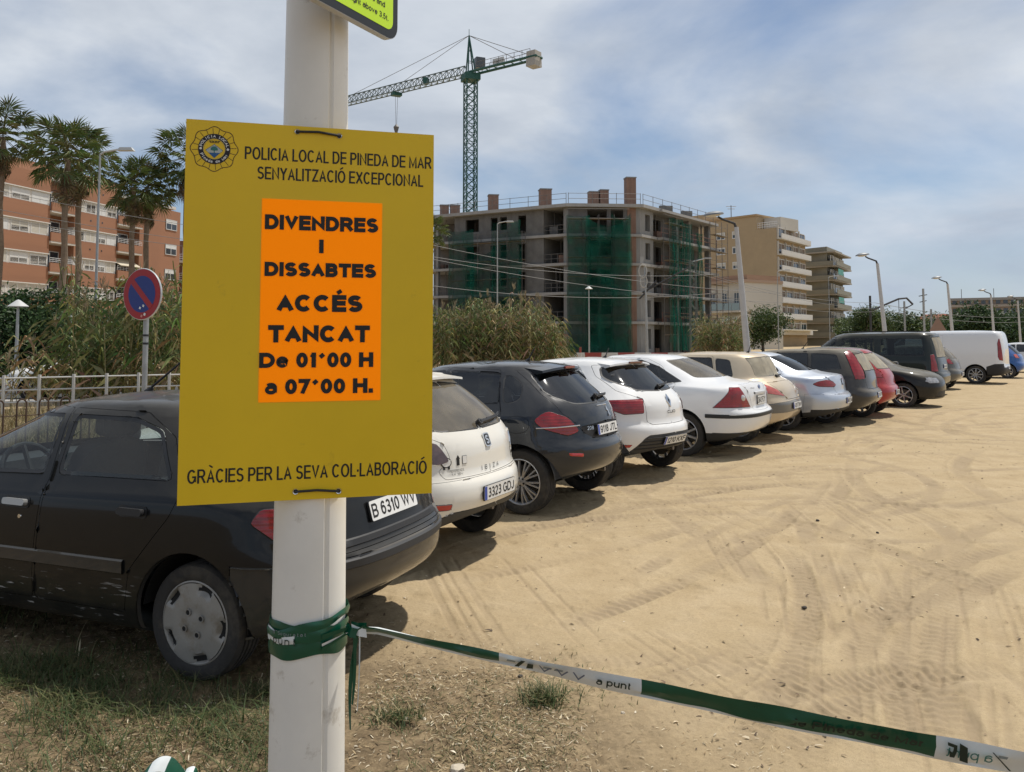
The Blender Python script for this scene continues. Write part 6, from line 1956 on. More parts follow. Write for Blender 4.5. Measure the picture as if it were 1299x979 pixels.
# ------------------------------------------------------------------ pole, signs, tape
SIGN_C = at(396, 394, 2.36)
SIGN_YAW = R(15.5)
POLE = Vector((0, 0, 0))
nrm = Vector((math.sin(SIGN_YAW), -math.cos(SIGN_YAW), 0))     # faces the camera, turned a little to the right
POLE = Vector((0, SIGN_C.y + 0.1, 0))
for _ in range(20):      # the post stands just behind the board
	POLE.x = at(395, 560, POLE.y).x
	POLE.y += 0.110 - (Vector((SIGN_C.x, SIGN_C.y, 0)) - POLE).dot(nrm)
POLEW = pmat('pole_white_paint', (0.80, 0.775, 0.71), 0.42, var=0.05, vscale=4, wear=((0.36, 0.30, 0.22), 9, 0.60, 0.78))
def build_pole():
	root = empty('lamp_post', (POLE.x, POLE.y, 0))
	tag(root, 'thick white painted lamp post carrying the yellow notice, nearest to the camera', 'lamp post', 'white lamp posts')
	m = MB()
	# section: round with a narrow door groove on the right
	def ring(z, r):
		out = []
		n = 72
		ga = R(-50)
		for k in range(n):
			a = 2 * PI * k / n
			d = abs((a - ga + PI) % (2 * PI) - PI)
			rr = r
			if d < R(3.2): rr = r - 0.008
			out.append((rr * math.cos(a), rr * math.sin(a), z))
		return out
	zs = [0.0, 0.05, 0.5, 1.0, 1.6, 2.2, 3.0, 4.0, 5.2]
	rs = [0.111, 0.1105, 0.107, 0.104, 0.100, 0.096, 0.090, 0.083, 0.076]
	V, F = [], []
	for z, r in zip(zs, rs): V += ring(z, r)
	n = 72
	for i in range(len(zs) - 1):
		for k in range(n):
			F.append((i * n + k, i * n + (k + 1) % n, (i + 1) * n + (k + 1) % n, (i + 1) * n + k))
	F.append(tuple(range((len(zs) - 1) * n, len(zs) * n)))
	m.add(V, F); m.build('shaft', POLEW, root, True, ang=20)
	b = MB(); b.box((0, 0, 0.012), (0.34, 0.34, 0.024))
	for sx in (-1, 1):
		for sy in (-1, 1): b.lathe([(0.014, 0.024), (0.014, 0.06), (0.001, 0.062)], 6, 'Z', 0, (sx * .13, sy * .13, 0))
	b.build('base_plate', pmat('galvanised', (.35, .36, .36), .5, .6, var=.15), root)
	h = MB(); h.tube([(0, 0, 5.15), (-.05, 0, 5.3), (-.4, .1, 5.42)], [.05, .04, .035], 10)
	h.build('lamp_arm', POLEW, root, True)
	h = MB(); h.lathe([(.001, .09), (.10, .07), (.16, .0), (.15, -.03), (.001, -.035)], 18, 'Z')
	h.build('lamp_head', pmat('lamp_grey', (.20, .21, .22), .5, .3), root, True, loc=(-.5, .12, 5.42))
	# scuffs: bolt hole and scratches
	p = MB().lathe([(.0001, .001), (.006, .001), (.008, .0)], 10, 'Z')
	a = R(-78)
	o = p.build('bolt_hole', INK, root)
	o.matrix_local = Matrix.Translation((.1075 * math.cos(a), .1075 * math.sin(a), .42)) @ Vector((math.cos(a), math.sin(a), 0)).to_track_quat('Z', 'Y').to_matrix().to_4x4()
	return root
pole = build_pole()
MUSTARD = pmat('notice_yellow', (0.78, 0.525, 0.012), 0.42, spec=0.4, var=0.05, vscale=2, wear=((0.52, 0.34, 0.02), 11, 0.63, 0.80))
# fluorescent paper: its red-orange radiance factor is above one
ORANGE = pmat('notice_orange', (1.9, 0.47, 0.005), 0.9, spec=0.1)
FLUO = pmat('fluorescent_yellow', (0.62, 0.93, 0.02), 0.45)
def build_notice():
	root = empty('notice_board', SIGN_C, SIGN_YAW)
	tag(root, 'mustard yellow police notice board with an orange sheet, tied to the white post', 'sign')
	Wd, Hd = 0.695, 1.060
	S = lambda x, z: Vector((x * Wd, 0, z * Hd))     # x -0.5..0.5, z -0.5..0.5
	b = MB(); b.box((0, 0, 0), (Wd, 0.005, Hd))
	b.build('board', MUSTARD, root)
	T = Matrix.Rotation(PI / 2, 4, 'X')              # text plane xy -> xz, normal towards -y
	def put(me, x, z, y=-0.0026, name='lettering', parent=None):
		o = meshobj(name, me, parent or root); o.matrix_local = Matrix.Translation((x * Wd, y, z * Hd)) @ T
		return o
	def line(t, x0, x1, z, h, bold=0.0, y=-0.0026, parent=None, **k):
		put(text_mesh(t, width=(x1 - x0) * Wd, height=h * Hd, bold=bold, **k), (x0 + x1) / 2, z, y, parent=parent)
	line('POLICIA LOCAL DE PINEDA DE MAR', -.275, .490, .419, .034, .012)
	line('SENYALITZACIÓ EXCEPCIONAL', -.225, .455, .367, .034, .012)
	line('GRÀCIES PER LA SEVA COL·LABORACIÓ', -.465, .478, -.428, .036, .012)
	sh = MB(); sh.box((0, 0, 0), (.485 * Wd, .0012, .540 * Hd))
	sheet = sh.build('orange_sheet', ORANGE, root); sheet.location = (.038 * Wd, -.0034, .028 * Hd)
	def oline(t, x0, x1, z, h, bold):
		me = text_mesh(t, width=(x1 - x0) * Wd, height=h * Hd, bold=bold)
		o = meshobj('lettering', me, sheet)
		o.matrix_local = Matrix.Translation((((x0 + x1) / 2 - .038) * Wd, -.0012, (z - .028) * Hd)) @ T
	oline('DIVENDRES', -.192, .265, .236, .040, .040)
	oline('I', .024, .042, .174, .037, .040)
	oline('DISSABTES', -.190, .258, .110, .038, .040)
	oline('ACCÉS', -.140, .203, .020, .046, .038)
	oline('TANCAT', -.172, .235, -.062, .046, .038)
	oline('De 01´00 H', -.205, .250, -.132, .040, .036)
	oline('a 07´00 H.', -.180, .250, -.202, .040, .036)
	# police emblem
	e = empty('emblem'); e.parent = root; e.location = (-.392 * Wd, -.0030, .424 * Hd)
	R0 = .061
	def disc(r0, r1, y, mat, name, n=48, pts=None, prof=None):
		m = MB(); V, F = [], []
		for k in range(n):
			a = 2 * PI * k / n + PI / 2
			f0, f1 = (prof(a, 0), prof(a, 1)) if prof else (1, 1)
			V += [(r0 * f0 * math.cos(a), 0, r0 * f0 * math.sin(a)), (r1 * f1 * math.cos(a), 0, r1 * f1 * math.sin(a))]
		for k in range(n):
			k2 = (k + 1) % n
			F.append((2 * k, 2 * k2, 2 * k2 + 1, 2 * k + 1))
		m.add(V, F); o = m.build(name, mat, e); o.location = (0, y, 0); return o
	bronze = pmat('emblem_brown', (.075, .035, .006), .6)
	star = lambda a, k: 1.0 + 0.055 * math.cos(8 * (a - PI / 2))
	disc(R0 * .965, R0 * 1.0, 0, bronze, 'emblem_outline', 128, prof=star)
	disc(R0 * .48, R0 * .70, -.0003, pmat('emblem_black', (.012, .008, .012), .6), 'emblem_ring')
	disc(R0 * .46, R0 * .48, -.0005, pmat('emblem_pale', (.55, .45, .15), .6), 'emblem_rim')
	m = MB()
	for k in range(20):
		a = 2 * PI * k / 20 + 0.08
		c, s_ = math.cos(a), math.sin(a)
		m.box((c * R0 * .835, 0, s_ * R0 * .835), (R0 * .26, .0002, .0013), Matrix.Rotation(-a, 3, 'Y'))
	m.build('emblem_rays', bronze, e)
	whitem = pmat('emblem_white', (.75, .75, .72), .6)
	for sx in (-1, 1):
		o = disc(0.0001, R0 * .055, -.0006, whitem, 'emblem_dot', 12); o.location.x = sx * R0 * .59
	def arc(txt, r, a0, a1, flip):
		for i, ch in enumerate(txt):
			if ch == ' ': continue
			a = a0 + (a1 - a0) * i / (len(txt) - 1)
			me = text_mesh(ch, None, R0 * .125, bold=.02, mat=whitem)
			o = meshobj('emblem_letter', me, e)
			rot = a - PI / 2 if not flip else a + PI / 2
			o.matrix_local = Matrix.Translation((r * math.cos(a), -.0006, r * math.sin(a))) @ Matrix.Rotation(-rot, 4, 'Y') @ T
	arc('POLICIA LOCAL', R0 * .59, R(165), R(15), False)
	arc('Pineda de Mar', R0 * .59, R(207), R(333), True)
	def poly(pts, y, mat, name):
		m = MB(); m.add([(x * R0, 0, z * R0) for x, z in pts], [tuple(range(len(pts)))]); o = m.build(name, mat, e); o.location.y = y
	poly([(0, -.42), (.38, -.06), (0, .22), (-.38, -.06)], -.0004, pmat('emblem_blue_dark', (.02, .10, .28), .6), 'emblem_shield')
	poly([(.345, -.09), (.345, -.06), (0, .19), (-.345, -.06), (-.345, -.09), (-.25, -.18), (.25, -.18)], -.0006, pmat('emblem_sky', (.42, .47, .45), .6), 'emblem_shield_field')
	poly([(.02, -.18), (.02, -.08), (.16, -.06), (.14, .04), (.05, .12), (-.05, .12), (-.15, .04), (-.16, -.06), (-.02, -.08), (-.02, -.18)], -.0008, pmat('emblem_tree', (.03, .16, .15), .6), 'emblem_tree')
	for k in range(4):
		x = -.18 + .12 * k
		poly([(x - .045, .33), (x + .045, .33), (x + .05, .385), (x, .37), (x - .05, .385)], -.0006, INK, 'emblem_crown')
	poly([(-.2, .28), (.2, .28), (.2, .31), (-.2, .31)], -.0006, bronze, 'emblem_crown_band')
	# eyelets and ties, top and bottom
	for z, (xa, xb) in ((.484, (-.07, .10)), (-.478, (-.055, .115))):
		for xx in (xa, xb):
			ey = MB().lathe([(.0035, -.001), (.0075, -.003), (.009, 0)], 14, 'Y')
			o = ey.build('eyelet', CHROME, root, True); o.location = (xx * Wd, -.003, (z - .004 * (1 if xx == xb else 0)) * Hd)
		tie = MB()
		pts = [Vector((xa * Wd, .003, z * Hd)), Vector((xa * Wd, -.006, z * Hd)), Vector(((xa + xb) / 2 * Wd, -.0085, z * Hd + .002)), Vector((xb * Wd, -.006, (z - .004) * Hd)), Vector((xb * Wd, .003, (z - .004) * Hd))]
		tie.tube(pts, .0035, 8)
		# loop behind the board round the post
		pr = rs_at(SIGN_C.z + z * Hd) + .005
		c = Matrix.Rotation(-SIGN_YAW, 3, 'Z') @ (Vector((POLE.x, POLE.y, 0)) - Vector((SIGN_C.x, SIGN_C.y, 0)))
		loop = [Vector((c.x + pr * math.sin(t), c.y - pr * math.cos(t), z * Hd)) for t in np.linspace(R(38), R(322), 22)]
		tie.tube([pts[-1]] + loop + [pts[0]], .0035, 6)
		tie.build('cable_tie', BLACK, root, True)
	return root
def rs_at(z):
	return float(np.interp(z, [0, .5, 1, 1.6, 2.2, 3, 4, 5.2], [.111, .107, .104, .100, .096, .090, .083, .076]))
notice = build_notice()
def build_fluo():
	# restriction sign above: seen obliquely, only its lower far corner is in the picture
	A = at(497, 51, 2.52)
	dirv = Vector((0.46, 0.89, 0)).normalized()
	n = Vector((dirv.y, -dirv.x, 0))
	root = empty('warning_sign')
	m = Matrix.Identity(4)
	for i in range(3): m[i][0], m[i][1], m[i][2] = dirv[i], (0, 0, 1)[i], n[i]
	Wd, Hd = 0.62, 0.92
	base = A + dirv * 0.03
	m.translation = base - dirv * Wd / 2 + Vector((0, 0, Hd / 2))
	root.matrix_world = m
	tag(root, 'fluorescent yellow restriction sign with black border, high on the white post', 'sign')
	def rr(w, h, r):
		out = []
		for (cx, cy, a0) in ((w / 2 - r, -h / 2 + r, -90), (w / 2 - r, h / 2 - r, 0), (-w / 2 + r, h / 2 - r, 90), (-w / 2 + r, -h / 2 + r, 180)):
			for k in range(7): out.append((cx + r * math.cos(R(a0 + 15 * k)), cy + r * math.sin(R(a0 + 15 * k))))
		return out
	MB().prism(rr(Wd, Hd, .05), -.022).build('panel_back', pmat('sign_grey', (.55, .56, .56), .45, .3), root)
	MB().prism(rr(Wd - .004, Hd - .004, .048), .0012).build('border', pmat('sign_black', (.014, .016, .018), .45), root)
	MB().prism(rr(Wd - .055, Hd - .055, .030), .0006, Matrix.Translation((0, 0, .0014))).build('panel_face', FLUO, root)
	for i, t in enumerate(('No vehicles', 'with a height above 3m', 'Except services and', 'weight above 3,5t.')):
		o = meshobj('lettering', text_mesh(t, height=.018, depth=.0026, bold=.008), root)
		w = max(v.co.x for v in o.data.vertices)
		o.location = (Wd / 2 - .052 - w - (.018 if i == 2 else 0), -Hd / 2 + .062 + .036 * (3 - i), 0)
	for z in (-.3, .3):
		c = m.inverted() @ Vector((POLE.x, POLE.y, base.z + Hd / 2 + z))
		br = MB()
		r = rs_at(min(5.2, base.z + Hd / 2 + z)) + .004
		br.tube([Vector((c.x + r * math.cos(t), c.y, c.z + r * math.sin(t))) for t in np.linspace(0, 2 * PI, 25)], .006, 6)
		br.tube([(c.x, c.y, c.z + r), (min(max(c.x, -Wd / 2), Wd / 2), c.y, -.02)], .012, 6)
		br.build('bracket', pmat('galvanised', (.35, .36, .36), .5, .6), root)
build_fluo()
TGREEN = pmat('tape_green', (0.003, 0.075, 0.038), 0.32, var=0.15, vscale=9)
TWHITE = pmat('tape_white', (0.70, 0.73, 0.72), 0.35, var=0.08, vscale=9)
def tape_mat():
	return [TGREEN, TWHITE, pmat('tape_print_dark', (0.004, 0.02, 0.014), 0.5), pmat('tape_print_grey', (0.22, 0.26, 0.27), 0.5)]
def build_tape():
	root = empty('barrier_tape', POLE)
	inv = Matrix.Translation(-POLE)
	tag(root, 'green and white plastic police tape knotted round the post and stretched to the right', 'tape')
	mats = tape_mat()
	# stretched run: slightly sagging, twisted a little, folded narrow at the knot and opening out
	A = at(452, 797, POLE.y - 0.05)
	pts = []
	xs = [452, 470, 520, 580, 637, 700, 760, 815, 870, 930, 1000, 1080, 1183, 1299, 1420, 1600, 1900, 2250]
	yt = [794, 795, 805, 817, 829, 841, 852, 862, 873, 885, 898, 914, 932, 953, 974, 1006, 1052, 1100]
	wd = [13, 10, 11, 13, 15, 18, 21, 23, 25, 26, 27, 28, 30, 33, 36, 40, 38, 30]
	Ys = [POLE.y - 0.06 - 0.10 * max(0, (x - 452)) / 850 for x in xs]
	N = 150
	X = np.linspace(452, 2250, N)
	top = [at(x, np.interp(x, xs, yt), np.interp(x, xs, Ys)) for x in X]
	bot = [at(x, np.interp(x, xs, yt) + np.interp(x, xs, wd), np.interp(x, xs, Ys)) + Vector((0, 0.022 + 0.006 * math.sin(x * .03), 0)) for x in X]
	def strip(name, i0, i1, mi, parent=root):
		m = MB(); V, F = [], []
		R_ = 5
		for i in range(i0, i1 + 1):
			for j in range(R_):
				t = j / (R_ - 1)
				p = top[i].lerp(bot[i], t)
				p = p + Vector((0, -0.006 * math.sin(PI * t) - 0.0035 * math.sin(i * 0.9 + j * 2.1) * t - 0.003 * math.sin(i * .37 + 1.3 * j), 0.0008 * math.sin(i * .61 + j)))
				V.append(p - POLE)
			V.append(bot[i] + Vector((0, 0.003, -0.007)) - POLE)     # folded lower edge, coloured white on every band to look sunlit
			V.append(bot[i] + Vector((0, 0.030, 0.004)) - POLE)
		q = R_ + 2
		for k in range(i1 - i0):
			for j in range(q - 1):
				F.append((k * q + j, k * q + j + 1, (k + 1) * q + j + 1, (k + 1) * q + j))
		m.add(V, [f for n_, f in enumerate(F)], 0)
		for n_ in range(len(F)):
			j = n_ % (q - 1)
			m.m[n_] = mi if j < R_ - 1 else 1
		return m.build(name, mats, parent, True)
	def xi(px): return int(round((px - 452) / (2250 - 452) * (N - 1)))
	cuts = [(452, 637, 0), (637, 815, 1), (815, 1183, 0), (1183, 1420, 1), (1420, 1760, 0), (1760, 2000, 1), (2000, 2250, 0)]
	for a, b, mi in cuts:
		strip('tape_band', xi(a), xi(b), mi)
	# print on the bands
	def on_tape(px, t, lift=0.0012):
		i = (px - 452) / (2250 - 452) * (N - 1)
		k = min(N - 2, max(0, int(i))); f = i - k
		p = top[k].lerp(top[k + 1], f).lerp(bot[k].lerp(bot[k + 1], f), t)
		p = p + Vector((0, -0.006 * math.sin(PI * t) - lift - .008, 0))
		ex = (top[k + 1] - top[k]).normalized(); ey = (top[k] - bot[k]).normalized()
		ez = ex.cross(ey).normalized()
		m = Matrix.Identity(4)
		for r in range(3): m[r][0], m[r][1], m[r][2], m[r][3] = ex[r], ey[r], ez[r], (p - POLE)[r]
		return m
	def word(t, px, tt, h, mat, flip=False, bold=.0, w=None):
		o = meshobj('tape_lettering', text_mesh(t, w, h, bold=bold, mat=mat, depth=.0015), root)
		m = on_tape(px, tt)
		if flip: m = m @ Matrix.Diagonal((-1, 1, 1, 1))
		o.matrix_local = m
	def mark(px, t, poly, mat, s=1.0):
		o = MB().add([(x * s, y * s, .0016) for x, y in poly], [tuple(range(len(poly)))]).build('tape_mark', mat, root)
		o.matrix_local = on_tape(px, t)
	word('a punt', 778, .45, .024, mats[2], bold=.01)
	word('de Pineda de Mar', 1085, .45, .026, mats[2], bold=.02, w=.36)
	word('a punt', 1228, .48, .030, pmat('tape_print_teal', (.05, .17, .15), .5), flip=True)
	bar = [(-.016, -.016), (-.004, -.016), (.014, .016), (.002, .016)]
	mark(660, .45, bar, mats[2]); mark(672, .55, [(-.012, -.014), (.012, -.010), (.012, .016), (-.008, .016)], mats[2], .8)
	mark(1222, .5, [(-.010, -.022), (.012, -.026), (.004, .02), (-.018, .03)], mats[2]); mark(1206, .45, [(-.008, .0), (-.004, -.02), (.008, -.02), (.012, .0), (.010, .018), (-.016, .024), (-.014, .014), (.002, .010), (.002, -.006)], mats[2])
	for px in (690, 712, 733): mark(px, .5, [(-.016, .014), (-.012, .015), (.002, -.006), (.016, .012), (.019, .008), (.002, -.014)], pmat('tape_print_blue', (.12, .15, .22), .5))
	for px in (648, 694, 708, 1270, 1320): mark(px, .35, [(-.012, -.004), (.012, -.004), (.014, .004), (-.010, .005)], mats[3])
	mark(1270, .5, [(-.03, .022), (-.026, .022), (.03, -.028), (.024, -.028)], mats[2])
	# turns round the post
	r0 = rs_at(.9)
	zc = at(395, 810, POLE.y - .1).z
	import itertools
	for k, (z0, z1, w, mi, tilt) in enumerate(((.020, .034, .030, 0, -.10), (-.028, -.026, .050, 0, .03), (.004, .006, .034, 1, .06), (.026, .012, .024, 0, .22))):
		m = MB(); V, F = [], []
		n = 60
		rr = r0 + .003 + .0022 * k
		for i in range(n + 1):
			a = 2 * PI * i / n
			c, s_ = math.cos(a), math.sin(a)
			zz = zc + z0 + tilt * rr * c + .003 * math.sin(5 * a + k)
			ww = w * (1 + .18 * math.sin(3 * a + k * 2))
			for j in range(4):
				t = j / 3
				bulge = .0025 * math.sin(PI * t) + .0012 * math.sin(9 * a + 4 * j + k)
				V.append(((rr + bulge) * c, (rr + bulge) * s_, zz - ww * (t - .5)))
		for i in range(n):
			for j in range(3): F.append((i * 4 + j, (i + 1) * 4 + j, (i + 1) * 4 + j + 1, i * 4 + j + 1))
		m.add(V, F)
		if mi == 1:
			# white stretch only at the front left, green elsewhere
			for q in range(len(F)):
				i = q // 3
				a = 360 * (i + .5) / n
				m.m[len(m.m) - len(F) + q] = 1 if 185 < a < 262 else 0
		m.build('tape_turn', mats, root, True)
	word2 = lambda t, ang, dz, h, mat: None
	for t, ang, dz, h, mt in (('punt', 232, -.004, .022, mats[2]), ('la Seguretat', 225, .016, .010, mats[3])):
		for i, ch in enumerate(t):
			if ch == ' ': continue
			a = R(ang + i * h * 36 / .022 * .30)
			o = meshobj('tape_lettering', text_mesh(ch, None, h, mat=mt, depth=.0), root)
			rr = r0 + .0125
			ez = Vector((math.cos(a), math.sin(a), 0)); ey = Vector((0, 0, 1)); ex = ey.cross(ez)
			mm = Matrix.Identity(4)
			for r in range(3): mm[r][0], mm[r][1], mm[r][2] = ex[r], ey[r], ez[r]
			mm.translation = ez * rr + Vector((0, 0, zc + dz))
			o.matrix_local = mm
	# knot and hanging tails on the right of the post
	kx = A - POLE
	m = MB()
	r = random.Random(4)
	for i in range(7):
		c = kx + Vector((r.uniform(-.02, .01), r.uniform(-.015, .01), r.uniform(-.012, .010)))
		d1 = Vector((r.uniform(.5, 1), r.uniform(-.4, .4), r.uniform(-.5, .5))).normalized() * .022
		d2 = Vector((r.uniform(-.3, .3), r.uniform(-.5, .2), r.uniform(.6, 1))).normalized() * .013
		k = Vector((0, -.008, 0))
		m.add([c - d1 - d2, c - d2 + k, c + d1 - d2, c + d1 + d2, c + d2 + k, c - d1 + d2], [(0, 1, 4, 5), (1, 2, 3, 4)], 0 if i < 5 else 1)
	m.build('tape_knot', mats, root, True)
	# strand from the wrap to the knot
	for k, (za, zb, w, mi) in enumerate(((.004, .006, .014, 0), (-.018, -.004, .008, 1), (-.030, .0, .010, 0))):
		a = R(-58)
		p0 = Vector(((r0 + .012) * math.cos(a), (r0 + .012) * math.sin(a), zc + za)); p1 = kx + Vector((-.005, 0, zb))
		mm = MB(); V, F = [], []
		for i in range(7):
			t = i / 6
			p = p0.lerp(p1, t); u = Vector((0, -.1, 1)).normalized() * w * (1 - .3 * t) / 2
			V += [p - u, p + u + Vector((0, -.002, 0))]
		for i in range(6): F.append((2 * i, 2 * i + 2, 2 * i + 3, 2 * i + 1))
		mm.add(V, F, mi); mm.build('tape_strand', mats, root, True)
	for k, (dx, ln, w, mi, sw) in enumerate(((-.004, .20, .010, 0, .004), (.004, .27, .012, 0, -.010), (.010, .22, .004, 1, .002))):
		mm = MB(); V, F = [], []
		for i in range(13):
			t = i / 12
			p = kx + Vector((dx + sw * math.sin(t * 3) - .016 * t * (1 if k == 1 else .3), .002 * k - .004, -.01 - ln * t))
			tw = 0.6 * math.sin(t * 4 + k)
			u = Vector((math.cos(tw), math.sin(tw), 0)) * w / 2 * (1 - .5 * t**3)
			V += [p - u, p + u]
		for i in range(12): F.append((2 * i, 2 * i + 1, 2 * i + 3, 2 * i + 2))
		mm.add(V, F, mi); mm.build('tape_tail', mats, root, True)
build_tape()
def build_stake():
	# the post just out of frame that holds the other end of the tape
	p = at(2252, 1110, POLE.y - 0.06 - 0.10 * 1798 / 850)
	root = empty('barrier_stake', (p.x + .02, p.y + .03, 0)); tag(root, 'steel stake holding the far end of the tape, just outside the right edge', 'stake')
	MB().tube([(0, 0, -.05), (0, 0, p.z + .25)], .018, 8).build('shaft', pmat('rebar_rust', (.16, .08, .05), .8, var=.3), root, True)
	MB().lathe([(.0001, .03), (.022, .02), (.024, -.02), (.018, -.03)], 10, 'Z').build('cap', pmat('stake_cap_orange', (.6, .14, .02), .5), root, True, loc=(0, 0, p.z + .25))
build_stake()
def build_scrap():
	g = ground(212, 1004)
	root = empty('tape_scrap', (g.x, g.y, gz(g.x, g.y)))
	root.scale = (.72, .72, .62)
	tag(root, 'crumpled loop of green and white tape lying on the verge at the bottom edge', 'tape')
	mats = tape_mat()
	def loop(pts, w, cuts, twist):
		m = MB(); V, F = [], []
		P = [Vector(p) for p in pts]
		# resample
		S = []
		for i in range(len(P) - 1):
			for k in range(8):
				t = k / 8
				p0, p1, p2, p3 = P[max(0, i - 1)], P[i], P[i + 1], P[min(len(P) - 1, i + 2)]
				S.append(0.5 * ((2 * p1) + (-p0 + p2) * t + (2 * p0 - 5 * p1 + 4 * p2 - p3) * t * t + (-p0 + 3 * p1 - 3 * p2 + p3) * t**3))
		S.append(P[-1])
		for i, p in enumerate(S):
			a = twist * i / len(S)
			u = Vector((0.25 * math.sin(a), math.cos(a), 0.5 + .3 * math.sin(a * 2))).normalized() * w / 2
			V += [p - u, p + Vector((0, -.004, .003)), p + u]
		n = len(S)
		for i in range(n - 1):
			for j in range(2): F.append((3 * i + j, 3 * i + j + 1, 3 * i + 4 + j, 3 * i + 3 + j))
		m.add(V, F)
		for q in range(len(F)):
			f = (q // 2) / (n - 1)
			m.m[q] = sum(1 for c in cuts if f > c) % 2
		m.build('tape_loop', mats, root, True)
	loop([(-.15, 0, .02), (-.12, -.02, .10), (-.06, 0, .155), (0, .02, .14), (.06, .01, .08), (.10, 0, .03)], .085, (.28, .55, .8), 1.2)
	loop([(.04, .02, .02), (.08, .0, .10), (.13, .01, .12), (.15, .02, .06), (.12, .02, .02)], .05, (.3, .5), -1.0)
	loop([(-.12, -.03, .01), (-.04, -.05, .07), (.04, -.04, .05), (.08, -.02, .01)], .06, (.5,), 2.0)
build_scrap()
# ------------------------------------------------------------------ buildings
CUBE = {}
def ubox(name, mat, c, size, rz, parent):
	"""a box object: shared unit cube per material, scaled"""
	if mat.name not in CUBE:
		CUBE[mat.name] = MB().box((0, 0, 0), (1, 1, 1)).mesh('block', mat)
	o = bpy.data.objects.new(name, CUBE[mat.name])
	COL.objects.link(o); o.parent = parent
	o.location = c; o.rotation_euler = (0, 0, rz); o.scale = size
	return o
class Face:
	"""a facade: u runs along it, d is the distance out from it, z is up"""
	def __init__(s, p0, p1, root, flip=False):
		s.p0 = Vector((p0[0], p0[1], 0)); v = Vector((p1[0] - p0[0], p1[1] - p0[1], 0))
		s.len = v.length; s.u = v.normalized(); s.n = Vector((s.u.y, -s.u.x, 0))
		if flip: s.n = -s.n
		s.rz = math.atan2(s.u.y, s.u.x); s.root = root
		s.base = root.location.copy()
	def px(s, px):
		"""position along the facade that the photo shows at column px"""
		d = ray(px, 428); d = Vector((d.x, d.y))
		# solve t*d = p0 + k*u
		a, b = d.x, -s.u.x; c, e = d.y, -s.u.y
		det = a * e - b * c
		t = (s.p0.x * e - b * s.p0.y) / det
		k = (a * s.p0.y - c * s.p0.x) / det
		return k
	def pt(s, u, d, z): return s.p0 + s.u * u + s.n * d + Vector((0, 0, z))
	def box(s, name, u0, u1, z0, z1, d0, d1, mat, parent=None):
		c = s.pt((u0 + u1) / 2, (d0 + d1) / 2, (z0 + z1) / 2) - s.base
		par = parent or s.root
		o = ubox(name, mat, c, (abs(u1 - u0), abs(d1 - d0), abs(z1 - z0)), s.rz, s.root)
		if parent is not None:
			o.parent = parent
			o.matrix_parent_inverse = parent.matrix_basis.inverted()
		return o
	def bar(s, mb, a, b, r, n=5, mi=0):
		mb.tube([s.pt(*a) - s.base, s.pt(*b) - s.base], r, n, mi)
	def window(s, u0, u1, z0, z1, d, frame, glass, shutter=None, f=0.07):
		w = s.box('window', u0, u1, z0, z1, d - .12, d - .02, glass)
		for (a, b, c, e) in ((u0, u0 + f, z0, z1), (u1 - f, u1, z0, z1), (u0 + f, u1 - f, z0, z0 + f), (u0 + f, u1 - f, z1 - f, z1), ((u0 + u1) / 2 - f / 2, (u0 + u1) / 2 + f / 2, z0 + f, z1 - f)):
			s.box('window_frame', a, b, c, e, d - .03, d + .01, frame, w)
		if shutter:
			m, k = shutter
			s.box('roller_shutter', u0 + f, u1 - f, z1 - (z1 - z0) * k, z1 - f - .01, d - .028, d - .005, m, w)
		return w
BRICK = pmat('facade_brick', (0.31, 0.15, 0.085), 0.9, var=0.12, vscale=1.2, bump=0.15, bscale=14)
def brick_courses(m, sx=1.0):
	nt = m.node_tree; N, L = nt.nodes.new, nt.links.new
	b = nt.nodes['Principled BSDF']
	return m
PLASTER = pmat('white_plaster', (0.62, 0.59, 0.54), 0.85, var=0.08, vscale=1.5)
SHUT = pmat('shutter_cream', (0.52, 0.49, 0.42), 0.7, var=0.1)
SHUTW = pmat('shutter_white', (0.66, 0.66, 0.64), 0.6, var=0.05)
WFRAME = pmat('window_frame_white', (0.66, 0.66, 0.64), 0.5)
FGLASS = pmat('far_window_glass', (0.035, 0.045, 0.055), 0.08, spec=0.8)
RAILW = pmat('rail_white', (0.62, 0.62, 0.62), 0.5)
AWN = pmat('awning_canvas', (0.55, 0.48, 0.36), 0.85)
